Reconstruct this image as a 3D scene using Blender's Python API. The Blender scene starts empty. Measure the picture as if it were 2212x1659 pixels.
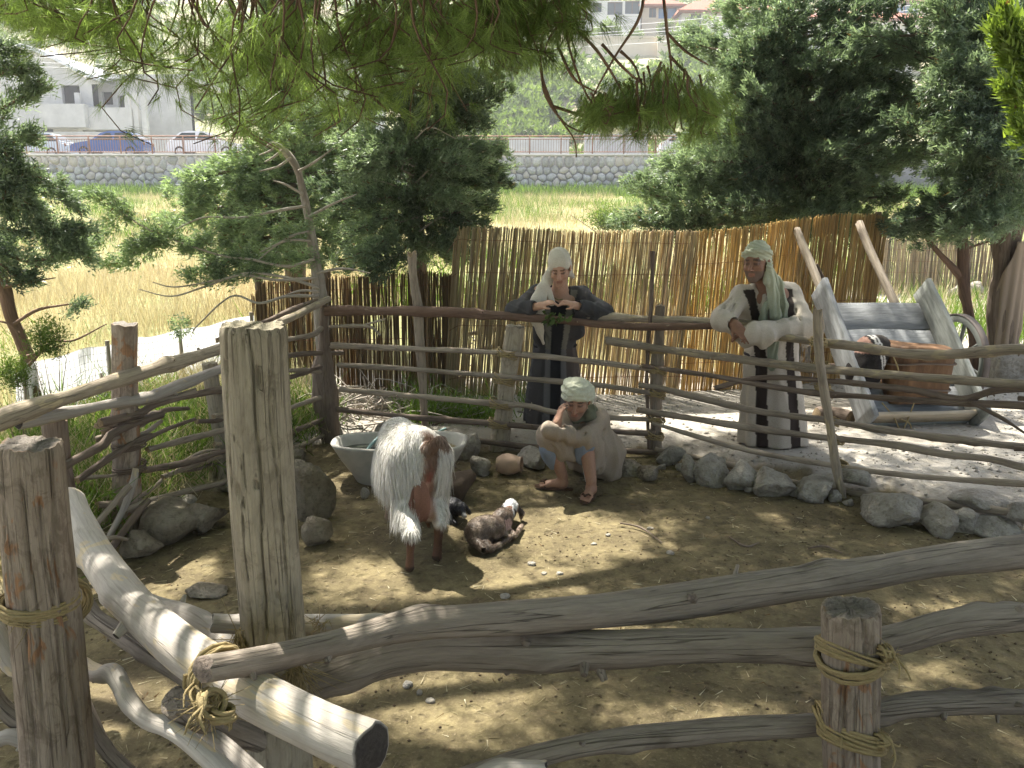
import bpy, math, random
import numpy as np

# ------------------------------------------------------------------ camera, sky, sun, exposure
SC = bpy.context.scene
COL = SC.collection
R = math.radians
CAM_Z, PITCH, FOC = 1.9, 12.0, 1840.0          # eye height (m), tilt down (deg), focal length for a 2212 px wide picture
cam = bpy.data.cameras.new('camera'); cam.lens = 36 * FOC / 2212; cam.sensor_width = 36
cam.clip_start = 0.05; cam.clip_end = 2000
cam_ob = bpy.data.objects.new('camera', cam); COL.objects.link(cam_ob)
cam_ob.location = (0, 0, CAM_Z); cam_ob.rotation_euler = (R(90 - PITCH), 0, 0)
SC.camera = cam_ob

SUN = np.array([-0.30, 0.50, 1.0])              # towards the sun: high, behind the scene
SUN = SUN / np.linalg.norm(SUN)
elev = math.asin(SUN[2]); azim = math.atan2(SUN[0], SUN[1])
world = bpy.data.worlds.new('World'); SC.world = world; world.use_nodes = True
wn = world.node_tree.nodes; wn.clear()
sky = wn.new('ShaderNodeTexSky'); sky.sky_type = 'NISHITA'; sky.sun_disc = False
sky.sun_elevation = elev; sky.sun_rotation = azim
sky.air_density = 1.0; sky.dust_density = 4.0; sky.ozone_density = 1.0
bg = wn.new('ShaderNodeBackground'); bg.inputs['Strength'].default_value = 0.115
wo = wn.new('ShaderNodeOutputWorld')
hs = wn.new('ShaderNodeHueSaturation'); hs.inputs['Saturation'].default_value = .62   # milky summer sky
world.node_tree.links.new(sky.outputs[0], hs.inputs['Color']); world.node_tree.links.new(hs.outputs[0], bg.inputs[0]); world.node_tree.links.new(bg.outputs[0], wo.inputs[0])
sl = bpy.data.lights.new('sun', 'SUN'); sl.energy = 5.0; sl.angle = R(0.55); sl.color = (1.0, 0.95, 0.85)
sun_ob = bpy.data.objects.new('sun', sl); COL.objects.link(sun_ob)
from mathutils import Vector
sun_ob.rotation_euler = Vector(SUN).to_track_quat('Z', 'Y').to_euler(); sun_ob.location = (-6, 10, 20)
vs = SC.view_settings
vs.view_transform = 'Standard'; vs.look = 'None'; vs.gamma = 1.0; vs.use_curve_mapping = False; vs.exposure = 1.72
SC.render.engine = 'CYCLES'
SC.cycles.use_denoising = True
SC.cycles.max_bounces = 8; SC.cycles.diffuse_bounces = 4; SC.cycles.transmission_bounces = 4
SC.cycles.caustics_reflective = False; SC.cycles.caustics_refractive = False
SC.cycles.sample_clamp_indirect = 6.0

# ------------------------------------------------------------------ measuring helpers (survey of the place)
_cp, _sp = math.cos(R(PITCH)), math.sin(R(PITCH))
def ray(u, v):
    dx = (u - 1106.0) / FOC; dy = -(v - 829.5) / FOC
    return np.array([dx, _cp + dy * _sp, -_sp + dy * _cp])
def at(u, v, Y):
    d = ray(u, v); return np.array([0, 0, CAM_Z]) + d * (Y / d[1])
def gnd(u, v, z=0.0):
    d = ray(u, v); return np.array([0, 0, CAM_Z]) + d * ((z - CAM_Z) / d[2])
def online(u, v, line, off=0.0):
    """the point where a sight line meets the upright surface over a plan polyline"""
    d = ray(u, v); s = d[0] / d[1]; best = None
    L = [np.array(p, float) for p in line]
    L = [L[0] + (L[0] - L[1]) * 3] + L[1:-1] + [L[-1] + (L[-1] - L[-2]) * 3]
    for a, b in zip(L[:-1], L[1:]):
        e = b - a; den = e[0] - s * e[1]
        if abs(den) < 1e-9: continue
        t = (s * a[1] - a[0]) / den
        if -1e-6 <= t <= 1 + 1e-6:
            Y = a[1] + t * e[1]
            if Y > 0.5 and (best is None or Y < best): best = Y
    return at(u, v, (best if best else L[0][1]) + off)
def lerp(a, b, t): return a + (b - a) * t
def smooth01(t):
    t = np.clip(t, 0, 1); return t * t * (3 - 2 * t)
def hash2(ix, iy, seed=0):
    n = np.sin(ix * 127.1 + iy * 311.7 + seed * 74.7) * 43758.5453
    return n - np.floor(n)
def vnoise(x, y, seed=0):
    ix, iy = np.floor(x), np.floor(y); fx, fy = x - ix, y - iy
    fx = fx * fx * (3 - 2 * fx); fy = fy * fy * (3 - 2 * fy)
    a = hash2(ix, iy, seed); b = hash2(ix + 1, iy, seed); c = hash2(ix, iy + 1, seed); d = hash2(ix + 1, iy + 1, seed)
    return (a * (1 - fx) + b * fx) * (1 - fy) + (c * (1 - fx) + d * fx) * fy
def fbm(x, y, oct=4, seed=0):
    s = 0; a = .5
    for i in range(oct):
        s = s + a * vnoise(x * 2 ** i, y * 2 ** i, seed + i * 7); a *= .5
    return s
def noise3(p, seed=0):
    """cheap smooth pseudo-noise in 3D, about -1..1"""
    rs = np.random.RandomState(seed); out = 0
    for i in range(5):
        k = rs.normal(size=3); k /= np.linalg.norm(k); k *= rs.uniform(.7, 1.6)
        q = rs.normal(size=3); q /= np.linalg.norm(q)
        out = out + np.sin(p @ k + rs.uniform(0, 6.28) + 1.3 * np.sin(p @ q + rs.uniform(0, 6.28)))
    return out / 3.2

# ------------------------------------------------------------------ mesh helpers
class MB:
    """collects vertices and faces of ONE object"""
    def __init__(s): s.v = []; s.f = []; s.g = []; s.c = []; s.n = 0
    def add(s, v, faces, g=None, c=None):
        v = np.asarray(v, float).reshape(-1, 3); n = len(v)
        s.v.append(v)
        s.g.append(np.zeros((n, 3)) if g is None else np.asarray(g, float).reshape(-1, 3))
        if c is None: c = np.zeros((n, 3))
        c = np.asarray(c, float)
        if c.ndim == 1: c = np.tile(c, (n, 1))
        s.c.append(c)
        if not isinstance(faces, (list, tuple)) or (len(faces) and isinstance(faces[0], (int, np.integer))): faces = [faces]
        for f in faces:
            f = np.asarray(f, np.int64)
            if f.ndim == 1: f = f[None, :]
            if f.size: s.f.append(f + s.n)
        s.n += n
        return s
    def mesh(s, name, smooth=True):
        me = bpy.data.meshes.new(name)
        V = np.concatenate(s.v); nv = len(V)
        loops = np.concatenate([f.ravel() for f in s.f]); counts = np.concatenate([np.full(len(f), f.shape[1]) for f in s.f])
        me.vertices.add(nv); me.vertices.foreach_set('co', V.ravel())
        me.loops.add(len(loops)); me.loops.foreach_set('vertex_index', loops.astype(np.int32))
        st = np.zeros(len(counts), np.int32); st[1:] = np.cumsum(counts)[:-1]
        me.polygons.add(len(counts)); me.polygons.foreach_set('loop_start', st)
        try: me.polygons.foreach_set('loop_total', counts.astype(np.int32))
        except Exception: pass
        me.polygons.foreach_set('use_smooth', np.full(len(counts), bool(smooth)))
        me.update(calc_edges=True)
        a = me.attributes.new('grain', 'FLOAT_VECTOR', 'POINT'); a.data.foreach_set('vector', np.concatenate(s.g).ravel())
        c = np.concatenate(s.c); c4 = np.ones((nv, 4)); c4[:, :3] = c
        a = me.attributes.new('col', 'FLOAT_COLOR', 'POINT'); a.data.foreach_set('color', c4.ravel())
        return me
    def build(s, name, mat, parent=None, smooth=True, loc=None):
        me = s.mesh(name, smooth)
        if mat is not None: me.materials.append(mat)
        return link(name, me, parent, loc)
def link(name, me, parent=None, loc=None):
    o = bpy.data.objects.new(name, me); COL.objects.link(o)
    if parent is not None:
        o.parent = parent
        # meshes are written in world coordinates; the Empty stands at the thing's base
        if loc is None: o.location = -np.array(_wloc.get(parent.name, (0, 0, 0)))
        else: o.location = loc
        _wloc[o.name] = (0, 0, 0)
    else:
        _wloc[o.name] = (0, 0, 0)
        if loc is not None: o.location = loc; _wloc[o.name] = tuple(loc)
    return o
_wloc = {}
def tag(o, label=None, cat=None, group=None, kind=None):
    if label: o['label'] = label
    if cat: o['category'] = cat
    if group: o['group'] = group
    if kind: o['kind'] = kind
    return o
def thing(name, label, cat, loc=(0, 0, 0), group=None):
    o = bpy.data.objects.new(name, None); COL.objects.link(o); o.location = tuple(float(t) for t in loc)
    o.empty_display_size = .1
    _wloc[o.name] = tuple(float(t) for t in loc)
    return tag(o, label, cat, group)
def grid_faces(nr, nc, wrap=False):
    """quads between nr rows of nc vertices"""
    i = np.arange(nr - 1)[:, None]; j = np.arange(nc if wrap else nc - 1)[None, :]
    j2 = (j + 1) % nc
    a = i * nc + j; b = i * nc + j2; c = (i + 1) * nc + j2; d = (i + 1) * nc + j
    return np.stack([a, b, c, d], -1).reshape(-1, 4)
def spline(pts, n, extra=None):
    """Catmull-Rom through pts, resampled evenly; extra values are carried along"""
    P = np.asarray(pts, float)
    if extra is not None: P = np.hstack([P, np.asarray(extra, float).reshape(len(P), -1)])
    if len(P) == 2:
        t = np.linspace(0, 1, n)[:, None]; return P[0] * (1 - t) + P[1] * t
    Q = np.vstack([2 * P[0] - P[1], P, 2 * P[-1] - P[-2]])
    out = []
    for i in range(1, len(Q) - 2):
        t = np.linspace(0, 1, 12, endpoint=False)[:, None]
        p0, p1, p2, p3 = Q[i - 1], Q[i], Q[i + 1], Q[i + 2]
        out.append(.5 * (2 * p1 + (p2 - p0) * t + (2 * p0 - 5 * p1 + 4 * p2 - p3) * t ** 2 + (3 * p1 - p0 - 3 * p2 + p3) * t ** 3))
    out.append(P[-1:]); C = np.vstack(out)
    d = np.r_[0, np.cumsum(np.linalg.norm(np.diff(C[:, :3], axis=0), axis=1))]
    s = np.linspace(0, d[-1], n)
    return np.stack([np.interp(s, d, C[:, k]) for k in range(C.shape[1])], 1)
def frames(C):
    T = np.gradient(C, axis=0); T /= np.linalg.norm(T, axis=1)[:, None] + 1e-12
    up = np.array([0, 0, 1.]) if abs(T[0, 2]) < .9 else np.array([0, 1., 0])
    A = np.zeros_like(T); a = up - T[0] * (up @ T[0]); a /= np.linalg.norm(a)
    for i in range(len(T)):
        a = a - T[i] * (a @ T[i]); a /= np.linalg.norm(a) + 1e-12; A[i] = a
    return T, A, np.cross(T, A)
def tube(mb, pts, rad, seg=10, step=None, n=None, rough=.06, seed=0, cap=True, cut=1.0, sq=0.0, knots=0, jag=0.0, col=None, stubs=0):
    """a limb or pole through pts with varying radius; 'grain' runs along it and col.r marks the sawn ends"""
    pts = np.asarray(pts, float); rad = np.broadcast_to(np.asarray(rad, float), (len(pts),)) if np.ndim(rad) == 0 else np.asarray(rad, float)
    L = np.linalg.norm(np.diff(pts, axis=0), axis=1).sum()
    if n is None: n = max(4, int(L / (step or max(.02, rad.mean() * .8))) + 2)
    S = spline(pts, n, rad); C = S[:, :3]; r = np.maximum(S[:, 3], 1e-4)
    T, A, B = frames(C)
    th = np.arange(seg) / seg * 2 * math.pi
    rs = np.random.RandomState(seed)
    s = np.linspace(0, L, n)[:, None]
    m = 1 + 0 * (s + th[None])
    if rough:
        for k in range(1, 5):
            m = m + rough * rs.uniform(.3, 1) / k ** .5 * np.sin(k * th[None] + rs.uniform(0, 6.28) + 2.2 * np.sin(s * rs.uniform(1, 4) / (6 * r.mean() + .05) + rs.uniform(0, 6)))
            m = m + rough * .6 * np.sin(s / (r.mean() + .01) * rs.uniform(.15, .6) + rs.uniform(0, 6))
        for k in range(knots):
            ks, kt = rs.uniform(.05, .95) * L, rs.uniform(0, 6.28)
            dd = ((s - ks) / (1.1 * r.mean())) ** 2 + ((np.angle(np.exp(1j * (th[None] - kt)))) / .55) ** 2
            m = m + .32 * np.exp(-dd)
    if sq:
        m = m * (1 - sq + sq * 1.12 / (np.abs(np.cos(th)) ** 6 + np.abs(np.sin(th)) ** 6)[None] ** (1 / 6))
    ca, sa = np.cos(th), np.sin(th)
    V = C[:, None] + (r[:, None] * m)[..., None] * (ca[None, :, None] * A[:, None] + sa[None, :, None] * B[:, None])
    off = rs.uniform(0, 50)
    G = np.stack([np.broadcast_to(r[:, None] * ca, m.shape), np.broadcast_to(r[:, None] * sa, m.shape), np.broadcast_to(s + off, m.shape)], -1)
    if jag:
        V[0] += T[0] * (rs.uniform(-jag, jag, seg))[:, None]; V[-1] += T[-1] * (rs.uniform(-jag, jag, seg))[:, None]
    c0 = np.zeros(3) if col is None else np.asarray(col, float)
    mb.add(V.reshape(-1, 3), grid_faces(n, seg, True)[:, ::-1], G.reshape(-1, 3), c0)
    for k in range(stubs):                              # sawn-off side twigs
        i = rs.randint(2, max(3, n - 2)); a_ = rs.uniform(0, 6.28); o = math.cos(a_) * A[i] + math.sin(a_) * B[i]; p0 = C[i] + o * r[i] * .7; d_ = o + T[i] * rs.uniform(-.6, .6); d_ /= np.linalg.norm(d_); r_ = r[i] * rs.uniform(.14, .26)
        tube(mb, [p0, p0 + d_ * r[i] * .6, p0 + d_ * r[i] * rs.uniform(.65, .95)], [r_ * 1.5, r_, r_ * .85], 7, n=4, rough=.1, seed=seed + k)
    if cap:
        for e, sg in ((0, -1), (n - 1, 1)):
            ring = V[e]; ctr = ring.mean(0)
            v2 = np.vstack([ring, lerp(ring, ctr, .12) + sg * T[e] * r[e] * .05, (ctr + sg * T[e] * r[e] * .05)[None]])
            g2 = np.vstack([G[e], G[e] * np.array([.88, .88, 1]), [[0, 0, off + 9]]]) * np.array([1, 1, .05])
            cc = np.zeros((2 * seg + 1, 3)); cc[seg:, 0] = cut
            if col is not None: cc = np.tile(c0, (2 * seg + 1, 1))
            j = np.arange(seg); j2 = (j + 1) % seg
            q = np.stack([j, j2, seg + j2, seg + j], 1); t = np.stack([seg + j, seg + j2, np.full(seg, 2 * seg)], 1)
            if sg < 0: q = q; t = t
            else: q = q[:, ::-1]; t = t[:, ::-1]
            # outward side: start cap faces -T, end cap faces +T
            mb.add(v2, [q[:, ::-1], t[:, ::-1]] if False else [q, t], g2, cc)
    return mb
def box(mb, lo, hi, col=None, M=None):
    lo = np.asarray(lo, float); hi = np.asarray(hi, float)
    v = np.array([[(lo, hi)[(i >> k) & 1][k] for k in range(3)] for i in range(8)])
    g = v.copy()
    if M is not None: v = v @ np.asarray(M)[:3, :3].T + np.asarray(M)[:3, 3]
    f = np.array([[0, 2, 3, 1], [4, 5, 7, 6], [0, 1, 5, 4], [2, 6, 7, 3], [0, 4, 6, 2], [1, 3, 7, 5]])
    return mb.add(v, f, g, col)
def plank(mb, a, b, w, t, up, seed=0, n=8, warp=.004, col=None):
    """a board from a to b, width w (across), thickness t along 'up', edges softened and slightly warped"""
    a = np.asarray(a, float); b = np.asarray(b, float); d = b - a; L = np.linalg.norm(d); d /= L
    up = np.asarray(up, float); up = up - d * (up @ d); up /= np.linalg.norm(up); sd = np.cross(d, up)
    rs = np.random.RandomState(seed); bv = min(w, t) * .18
    prof = np.array([[-w / 2 + bv, -t / 2], [w / 2 - bv, -t / 2], [w / 2, -t / 2 + bv], [w / 2, t / 2 - bv], [w / 2 - bv, t / 2], [-w / 2 + bv, t / 2], [-w / 2, t / 2 - bv], [-w / 2, -t / 2 + bv]])
    s = np.linspace(0, L, n); V = []; G = []
    ph = rs.uniform(0, 6.28, 3)
    for x in s:
        wob = warp * np.array([math.sin(x * 5 + ph[0]), math.sin(x * 4 + ph[1])])
        p = prof * (1 + .02 * math.sin(x * 9 + ph[2])) + wob
        V.append(a + d * x + p[:, :1] * sd + p[:, 1:] * up); G.append(np.c_[p, np.full(8, x + ph[0] * 7)])
    mb.add(np.concatenate(V), [grid_faces(n, 8, True), np.arange(8)[None, ::-1], (np.arange(8) + (n - 1) * 8)[None]], np.concatenate(G), col)
    return mb
def new_empty_like(*a): pass

# ------------------------------------------------------------------ material helpers
class NT:
    def __init__(s, name):
        s.m = bpy.data.materials.new(name); s.m.use_nodes = True
        s.t = s.m.node_tree; s.t.nodes.clear()
        s.out = s.t.nodes.new('ShaderNodeOutputMaterial')
        s.b = s.t.nodes.new('ShaderNodeBsdfPrincipled'); s.L(s.b.outputs[0], s.out.inputs[0])
        s.b.inputs['Roughness'].default_value = .85
        s.b.inputs['Specular IOR Level'].default_value = .25
    def n(s, typ, **kw):
        o = s.t.nodes.new(typ)
        for k, v in kw.items(): setattr(o, k, v)
        return o
    def L(s, a, b): s.t.links.new(a, b)
    def attr(s, name): o = s.n('ShaderNodeAttribute', attribute_name=name); return o
    def obj(s): return s.n('ShaderNodeTexCoord').outputs['Object']
    def geo(s): return s.n('ShaderNodeNewGeometry').outputs['Position']
    def mapping(s, vec, scale):
        o = s.n('ShaderNodeMapping'); o.inputs['Scale'].default_value = scale if hasattr(scale, '__len__') else (scale,) * 3
        s.L(vec, o.inputs[0]); return o.outputs[0]
    def noise(s, vec, scale=5, detail=4, rough=.55, dist=0):
        o = s.n('ShaderNodeTexNoise'); o.inputs['Scale'].default_value = scale; o.inputs['Detail'].default_value = detail
        o.inputs['Roughness'].default_value = rough; o.inputs['Distortion'].default_value = dist
        s.L(vec, o.inputs['Vector']); return o.outputs[0]
    def vor(s, vec, scale=5, feature='F1'):
        o = s.n('ShaderNodeTexVoronoi', feature=feature); o.inputs['Scale'].default_value = scale; s.L(vec, o.inputs['Vector']); return o
    def ramp(s, fac, *stops):
        o = s.n('ShaderNodeValToRGB'); cr = o.color_ramp
        while len(cr.elements) < len(stops): cr.elements.new(.5)
        for e, (p, c) in zip(cr.elements, stops):
            e.position = p; e.color = (c, c, c, 1) if not hasattr(c, '__len__') else tuple(c) + (1,) * (4 - len(c))
        s.L(fac, o.inputs[0]); return o.outputs[0]
    def mix(s, fac, a, b, blend='MIX'):
        o = s.n('ShaderNodeMix', data_type='RGBA', blend_type=blend)
        for k, v in ((0, fac), (6, a), (7, b)):
            if hasattr(v, 'is_linked') or hasattr(v, 'links'): s.L(v, o.inputs[k])
            elif k == 0: o.inputs[0].default_value = v
            else: o.inputs[k].default_value = tuple(v) + (1,) * (4 - len(v))
        return o.outputs[2]
    def math(s, op, a, b=None):
        o = s.n('ShaderNodeMath', operation=op)
        for k, v in ((0, a), (1, b)):
            if v is None: continue
            if hasattr(v, 'links'): s.L(v, o.inputs[k])
            else: o.inputs[k].default_value = v
        return o.outputs[0]
    def hsv(s, col, h=.5, sat=1, val=1):
        o = s.n('ShaderNodeHueSaturation'); s.L(col, o.inputs['Color'])
        for k, v in (('Hue', h), ('Saturation', sat), ('Value', val)):
            if hasattr(v, 'links'): s.L(v, o.inputs[k])
            else: o.inputs[k].default_value = v
        return o.outputs[0]
    def orand(s): return s.n('ShaderNodeObjectInfo').outputs['Random']
    def base(s, c):
        if hasattr(c, 'links'): s.L(c, s.b.inputs['Base Color'])
        else: s.b.inputs['Base Color'].default_value = tuple(c) + (1,) * (4 - len(c))
        return s
    def bump(s, h, dist=.01, strength=1.0):
        o = s.n('ShaderNodeBump'); o.inputs['Distance'].default_value = dist; o.inputs['Strength'].default_value = strength
        s.L(h, o.inputs['Height']); s.L(o.outputs[0], s.b.inputs['Normal']); return s
    def rough(s, v): s.b.inputs['Roughness'].default_value = v; return s
    def translucent(s, fac=.4, tint=(1, 1, .8)):
        """thin leaf, reed or cloth: part of the light passes through"""
        src = s.b.inputs['Base Color']
        tr = s.n('ShaderNodeBsdfTranslucent')
        if src.is_linked:
            c = s.mix(1.0, src.links[0].from_socket, tint, 'MULTIPLY'); s.L(c, tr.inputs[0])
        else: tr.inputs[0].default_value = tuple(a * b for a, b in zip(src.default_value[:3], tint)) + (1,)
        mx = s.n('ShaderNodeMixShader'); mx.inputs[0].default_value = fac
        s.L(s.b.outputs[0], mx.inputs[1]); s.L(tr.outputs[0], mx.inputs[2]); s.L(mx.outputs[0], s.out.inputs[0]); return s
def plain(name, c, rough=.85, var=.12, scale=8, bump=0):
    m = NT(name); p = m.obj()
    f = m.noise(p, scale, 5, .6)
    k = m.ramp(f, (.25, 1 - var), (.75, 1 + var))
    m.base(m.mix(1.0, c, k, 'MULTIPLY')).rough(rough)
    if bump: m.bump(f, bump)
    return m.m
def wood_mat(name, c1, c2, dark, patch=None, patch_amt=.5, cutc=(.42, .32, .2), crack=.5, bump=.006, pits=0.0):
    """weathered pole: streaks along the grain, cracks, optional patches of another colour (peeled bark), paler sawn ends"""
    m = NT(name); g = m.attr('grain').outputs['Vector']; r = m.orand()
    st = m.noise(m.mapping(g, (30, 30, 3.0)), 1, 5, .65, .4)
    fine = m.noise(m.mapping(g, (150, 150, 9)), 1, 4, .7)
    blot = m.noise(m.mapping(g, (9, 9, 3.2)), 1, 4, .6, .6)
    col = m.mix(m.ramp(st, (.3, 0), (.7, 1)), c1, c2)
    if patch is not None:
        pm = m.noise(m.mapping(g, (11, 11, 4.2)), 1, 3, .55, 1.2)
        col = m.mix(m.ramp(pm, (1 - patch_amt - .02, 0), (1 - patch_amt + .02, 1)), col, patch)
    col = m.mix(m.ramp(blot, (.52, 0), (.75, .75)), col, dark)
    cr = m.noise(m.mapping(g, (38, 38, .8)), 1, 3, .5, .3)
    crk = m.ramp(cr, (.488, 0), (.5, 1), (.512, 0))
    col = m.mix(m.math('MULTIPLY', crk, crack), col, tuple(x * .25 for x in dark))
    col = m.mix(m.math('MULTIPLY', m.ramp(fine, (.35, 1), (.6, 0)), .35), col, dark)
    if pits:
        vo = m.vor(m.mapping(g, (42, 42, 14)), 1).outputs['Distance']; pn = m.noise(m.mapping(g, (14, 14, 6)), 1, 4, .6)
        pm_ = m.math('MULTIPLY', m.ramp(vo, (.10, 1), (.22, 0)), m.ramp(pn, (.48, 0), (.6, pits))); col = m.mix(pm_, col, tuple(x * .5 for x in dark))
        bl = m.noise(m.mapping(g, (20, 20, 12)), 1, 5, .7, 1.5); col = m.mix(m.math('MULTIPLY', m.ramp(bl, (.5, 0), (.62, 1)), .45), col, dark)
    ends = m.noise(m.mapping(g, (60, 60, 2)), 1, 4, .6, 1.0)
    ec = m.mix(m.ramp(ends, (.35, 0), (.65, 1)), cutc, tuple(x * .55 for x in cutc))
    vl = m.n('ShaderNodeVectorMath', operation='LENGTH'); m.L(m.mapping(g, (1, 1, 0)), vl.inputs[0])
    ring = m.math('SINE', m.math('MULTIPLY', m.math('ADD', vl.outputs['Value'], m.math('MULTIPLY', ends, .006)), 1500.0)); ec = m.mix(m.ramp(ring, (.2, 0), (.9, .45)), ec, tuple(x * .5 for x in cutc))
    sep = m.n('ShaderNodeSeparateColor'); m.L(m.attr('col').outputs['Color'], sep.inputs[0])
    col = m.mix(sep.outputs[0], col, ec)
    val = m.math('ADD', m.math('MULTIPLY', r, .3), .85)
    col = m.hsv(col, .5, 1.0, val)
    m.base(col).rough(.9)
    h = m.math('ADD', m.math('MULTIPLY', st, .7), m.math('MULTIPLY', fine, .35))
    h = m.math('SUBTRACT', h, m.math('MULTIPLY', crk, .8 * crack))
    m.bump(h, bump); return m.m
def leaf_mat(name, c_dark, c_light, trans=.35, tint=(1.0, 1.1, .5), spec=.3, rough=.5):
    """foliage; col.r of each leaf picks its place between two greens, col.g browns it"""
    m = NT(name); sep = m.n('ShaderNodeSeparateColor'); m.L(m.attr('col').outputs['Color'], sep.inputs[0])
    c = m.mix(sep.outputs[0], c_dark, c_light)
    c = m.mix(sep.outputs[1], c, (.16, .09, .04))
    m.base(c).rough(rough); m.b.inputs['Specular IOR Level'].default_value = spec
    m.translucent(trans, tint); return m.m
def col_mat(name, rough=.85, bump=.0, scale=60, var=.15, trans=0, aniso=(1, 1, 1)):
    """surface whose own colours are in the 'col' attribute (skin, dyed cloth, coat patches), with fine weave or pores"""
    m = NT(name); p = m.mapping(m.obj(), aniso); f = m.noise(p, scale, 4, .6)
    k = m.ramp(f, (.25, 1 - var), (.75, 1 + var))
    m.base(m.mix(1.0, m.attr('col').outputs['Color'], k, 'MULTIPLY')).rough(rough)
    if bump: m.bump(f, bump)
    if trans: m.translucent(trans, (1, .95, .85))
    return m.m

# ------------------------------------------------------------------ implicit surfaces (bodies, rocks): smooth union of round shapes, meshed by surface nets
def cap(a, b, ra, rb=None):
    a = np.asarray(a, float); b = np.asarray(b, float); rb = ra if rb is None else rb
    ab = b - a; L2 = max(ab @ ab, 1e-12)
    def f(p):
        h = np.clip(((p - a) @ ab) / L2, 0, 1)
        return np.linalg.norm(p - a - h[:, None] * ab, axis=1) - (ra + (rb - ra) * h)
    return f
def ell(c, r, ax=None):
    c = np.asarray(c, float); r = np.asarray(r, float)
    A = None if ax is None else np.asarray(ax, float)
    def f(p):
        q = p - c
        if A is not None: q = q @ A.T
        k0 = np.linalg.norm(q / r, axis=1); k1 = np.linalg.norm(q / r ** 2, axis=1)
        return np.where(k1 < 1e-9, -r.min(), k0 * (k0 - 1) / np.maximum(k1, 1e-9))
    return f
def smin(a, b, k):
    h = np.clip(.5 + .5 * (b - a) / k, 0, 1)
    return b + (a - b) * h - k * h * (1 - h)
def union(fs, k=.03):
    """fs: functions, or (function, blend radius) pairs; a negative radius carves"""
    def f(p):
        d = None
        for g in fs:
            kk = k
            if isinstance(g, tuple): g, kk = g
            e = g(p)
            if d is None: d = e
            elif kk < 0: d = -smin(-d, e, -kk)
            else: d = smin(d, e, kk)
        return d
    return f
def sdf_mesh(f, lo, hi, h, smooth=1):
    """naive surface nets on a grid of pitch h, evaluated only in blocks near the surface"""
    lo = np.asarray(lo, float) - 2 * h; hi = np.asarray(hi, float) + 2 * h
    B = 8; N = (np.ceil((hi - lo) / h / B).astype(int)) * B + 1
    D = np.full(N, 1.0)
    nb = (N - 1) // B
    bi = np.stack(np.meshgrid(*[np.arange(k) for k in nb], indexing='ij'), -1).reshape(-1, 3)
    ctr = lo + (bi + .5) * B * h; d0 = f(ctr)
    near = np.abs(d0) < B * h * .866 * 1.35
    off = np.stack(np.meshgrid(*[np.arange(B + 1)] * 3, indexing='ij'), -1).reshape(-1, 3)
    for b, d in zip(bi[~near], d0[~near]):
        if d < 0: D[b[0] * B:b[0] * B + B + 1, b[1] * B:b[1] * B + B + 1, b[2] * B:b[2] * B + B + 1] = -1.0
    nb_ = bi[near]
    for i in range(0, len(nb_), 400):
        ch = nb_[i:i + 400]; idx = (ch[:, None] * B + off[None]).reshape(-1, 3)
        D[idx[:, 0], idx[:, 1], idx[:, 2]] = f(lo + idx * h)
    ins = D < 0
    c = np.zeros(N - 1, int)
    for dx in (0, 1):
        for dy in (0, 1):
            for dz in (0, 1): c += ins[dx:N[0] - 1 + dx, dy:N[1] - 1 + dy, dz:N[2] - 1 + dz]
    act = (c > 0) & (c < 8); cells = np.argwhere(act); vid = np.full(N - 1, -1); vid[act] = np.arange(len(cells))
    acc = np.zeros((len(cells), 3)); cnt = np.zeros(len(cells))
    corners = [(i, j, k) for i in (0, 1) for j in (0, 1) for k in (0, 1)]
    for ca in corners:
        for ax in range(3):
            if ca[ax]: continue
            cb = list(ca); cb[ax] = 1
            ia = cells + np.array(ca); ib = cells + np.array(cb)
            da = D[ia[:, 0], ia[:, 1], ia[:, 2]]; db = D[ib[:, 0], ib[:, 1], ib[:, 2]]
            m = (da < 0) != (db < 0); t = np.where(m, da / np.where(m, da - db, 1), 0)
            p = np.tile(np.array(ca, float), (len(cells), 1)); p[:, ax] += t
            acc += p * m[:, None]; cnt += m
    V = lo + (cells + acc / np.maximum(cnt, 1)[:, None]) * h
    F = []
    for ax in range(3):
        a1, a2 = (ax + 1) % 3, (ax + 2) % 3
        sl0 = [slice(None)] * 3; sl1 = [slice(None)] * 3
        sl0[ax] = slice(0, N[ax] - 1); sl1[ax] = slice(1, N[ax])
        ch = ins[tuple(sl0)] != ins[tuple(sl1)]
        e = np.argwhere(ch); e = e[(e[:, a1] > 0) & (e[:, a2] > 0) & (e[:, a1] < N[a1] - 1) & (e[:, a2] < N[a2] - 1)]
        u1 = np.eye(3, dtype=int)[a1]; u2 = np.eye(3, dtype=int)[a2]
        q = np.stack([vid[tuple((e - u1 * i - u2 * j).T)] for i, j in ((0, 0), (1, 0), (1, 1), (0, 1))], 1)
        fl = ins[tuple(e.T)]
        q = np.where(fl[:, None], q, q[:, ::-1])
        F.append(q[(q >= 0).all(1)])
    F = np.concatenate(F)
    for _ in range(smooth):
        s = np.zeros_like(V); w = np.zeros(len(V))
        for k in range(4):
            a, b = F[:, k], F[:, (k + 1) % 4]
            for d in range(3): s[:, d] += np.bincount(a, V[b, d], len(V)) + np.bincount(b, V[a, d], len(V))
            w += np.bincount(a, minlength=len(V)) + np.bincount(b, minlength=len(V))
        V = lerp(V, s / np.maximum(w, 1)[:, None], .5)
    return V, F
def vnormals(V, F):
    a = V[F[:, 2]] - V[F[:, 0]]; b = V[F[:, 3]] - V[F[:, 1]]
    n = np.cross(a, b); N = np.zeros_like(V)
    for k in range(4):
        for d in range(3): N[:, d] += np.bincount(F[:, k], n[:, d], len(V))
    return N / (np.linalg.norm(N, axis=1)[:, None] + 1e-12)

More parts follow.
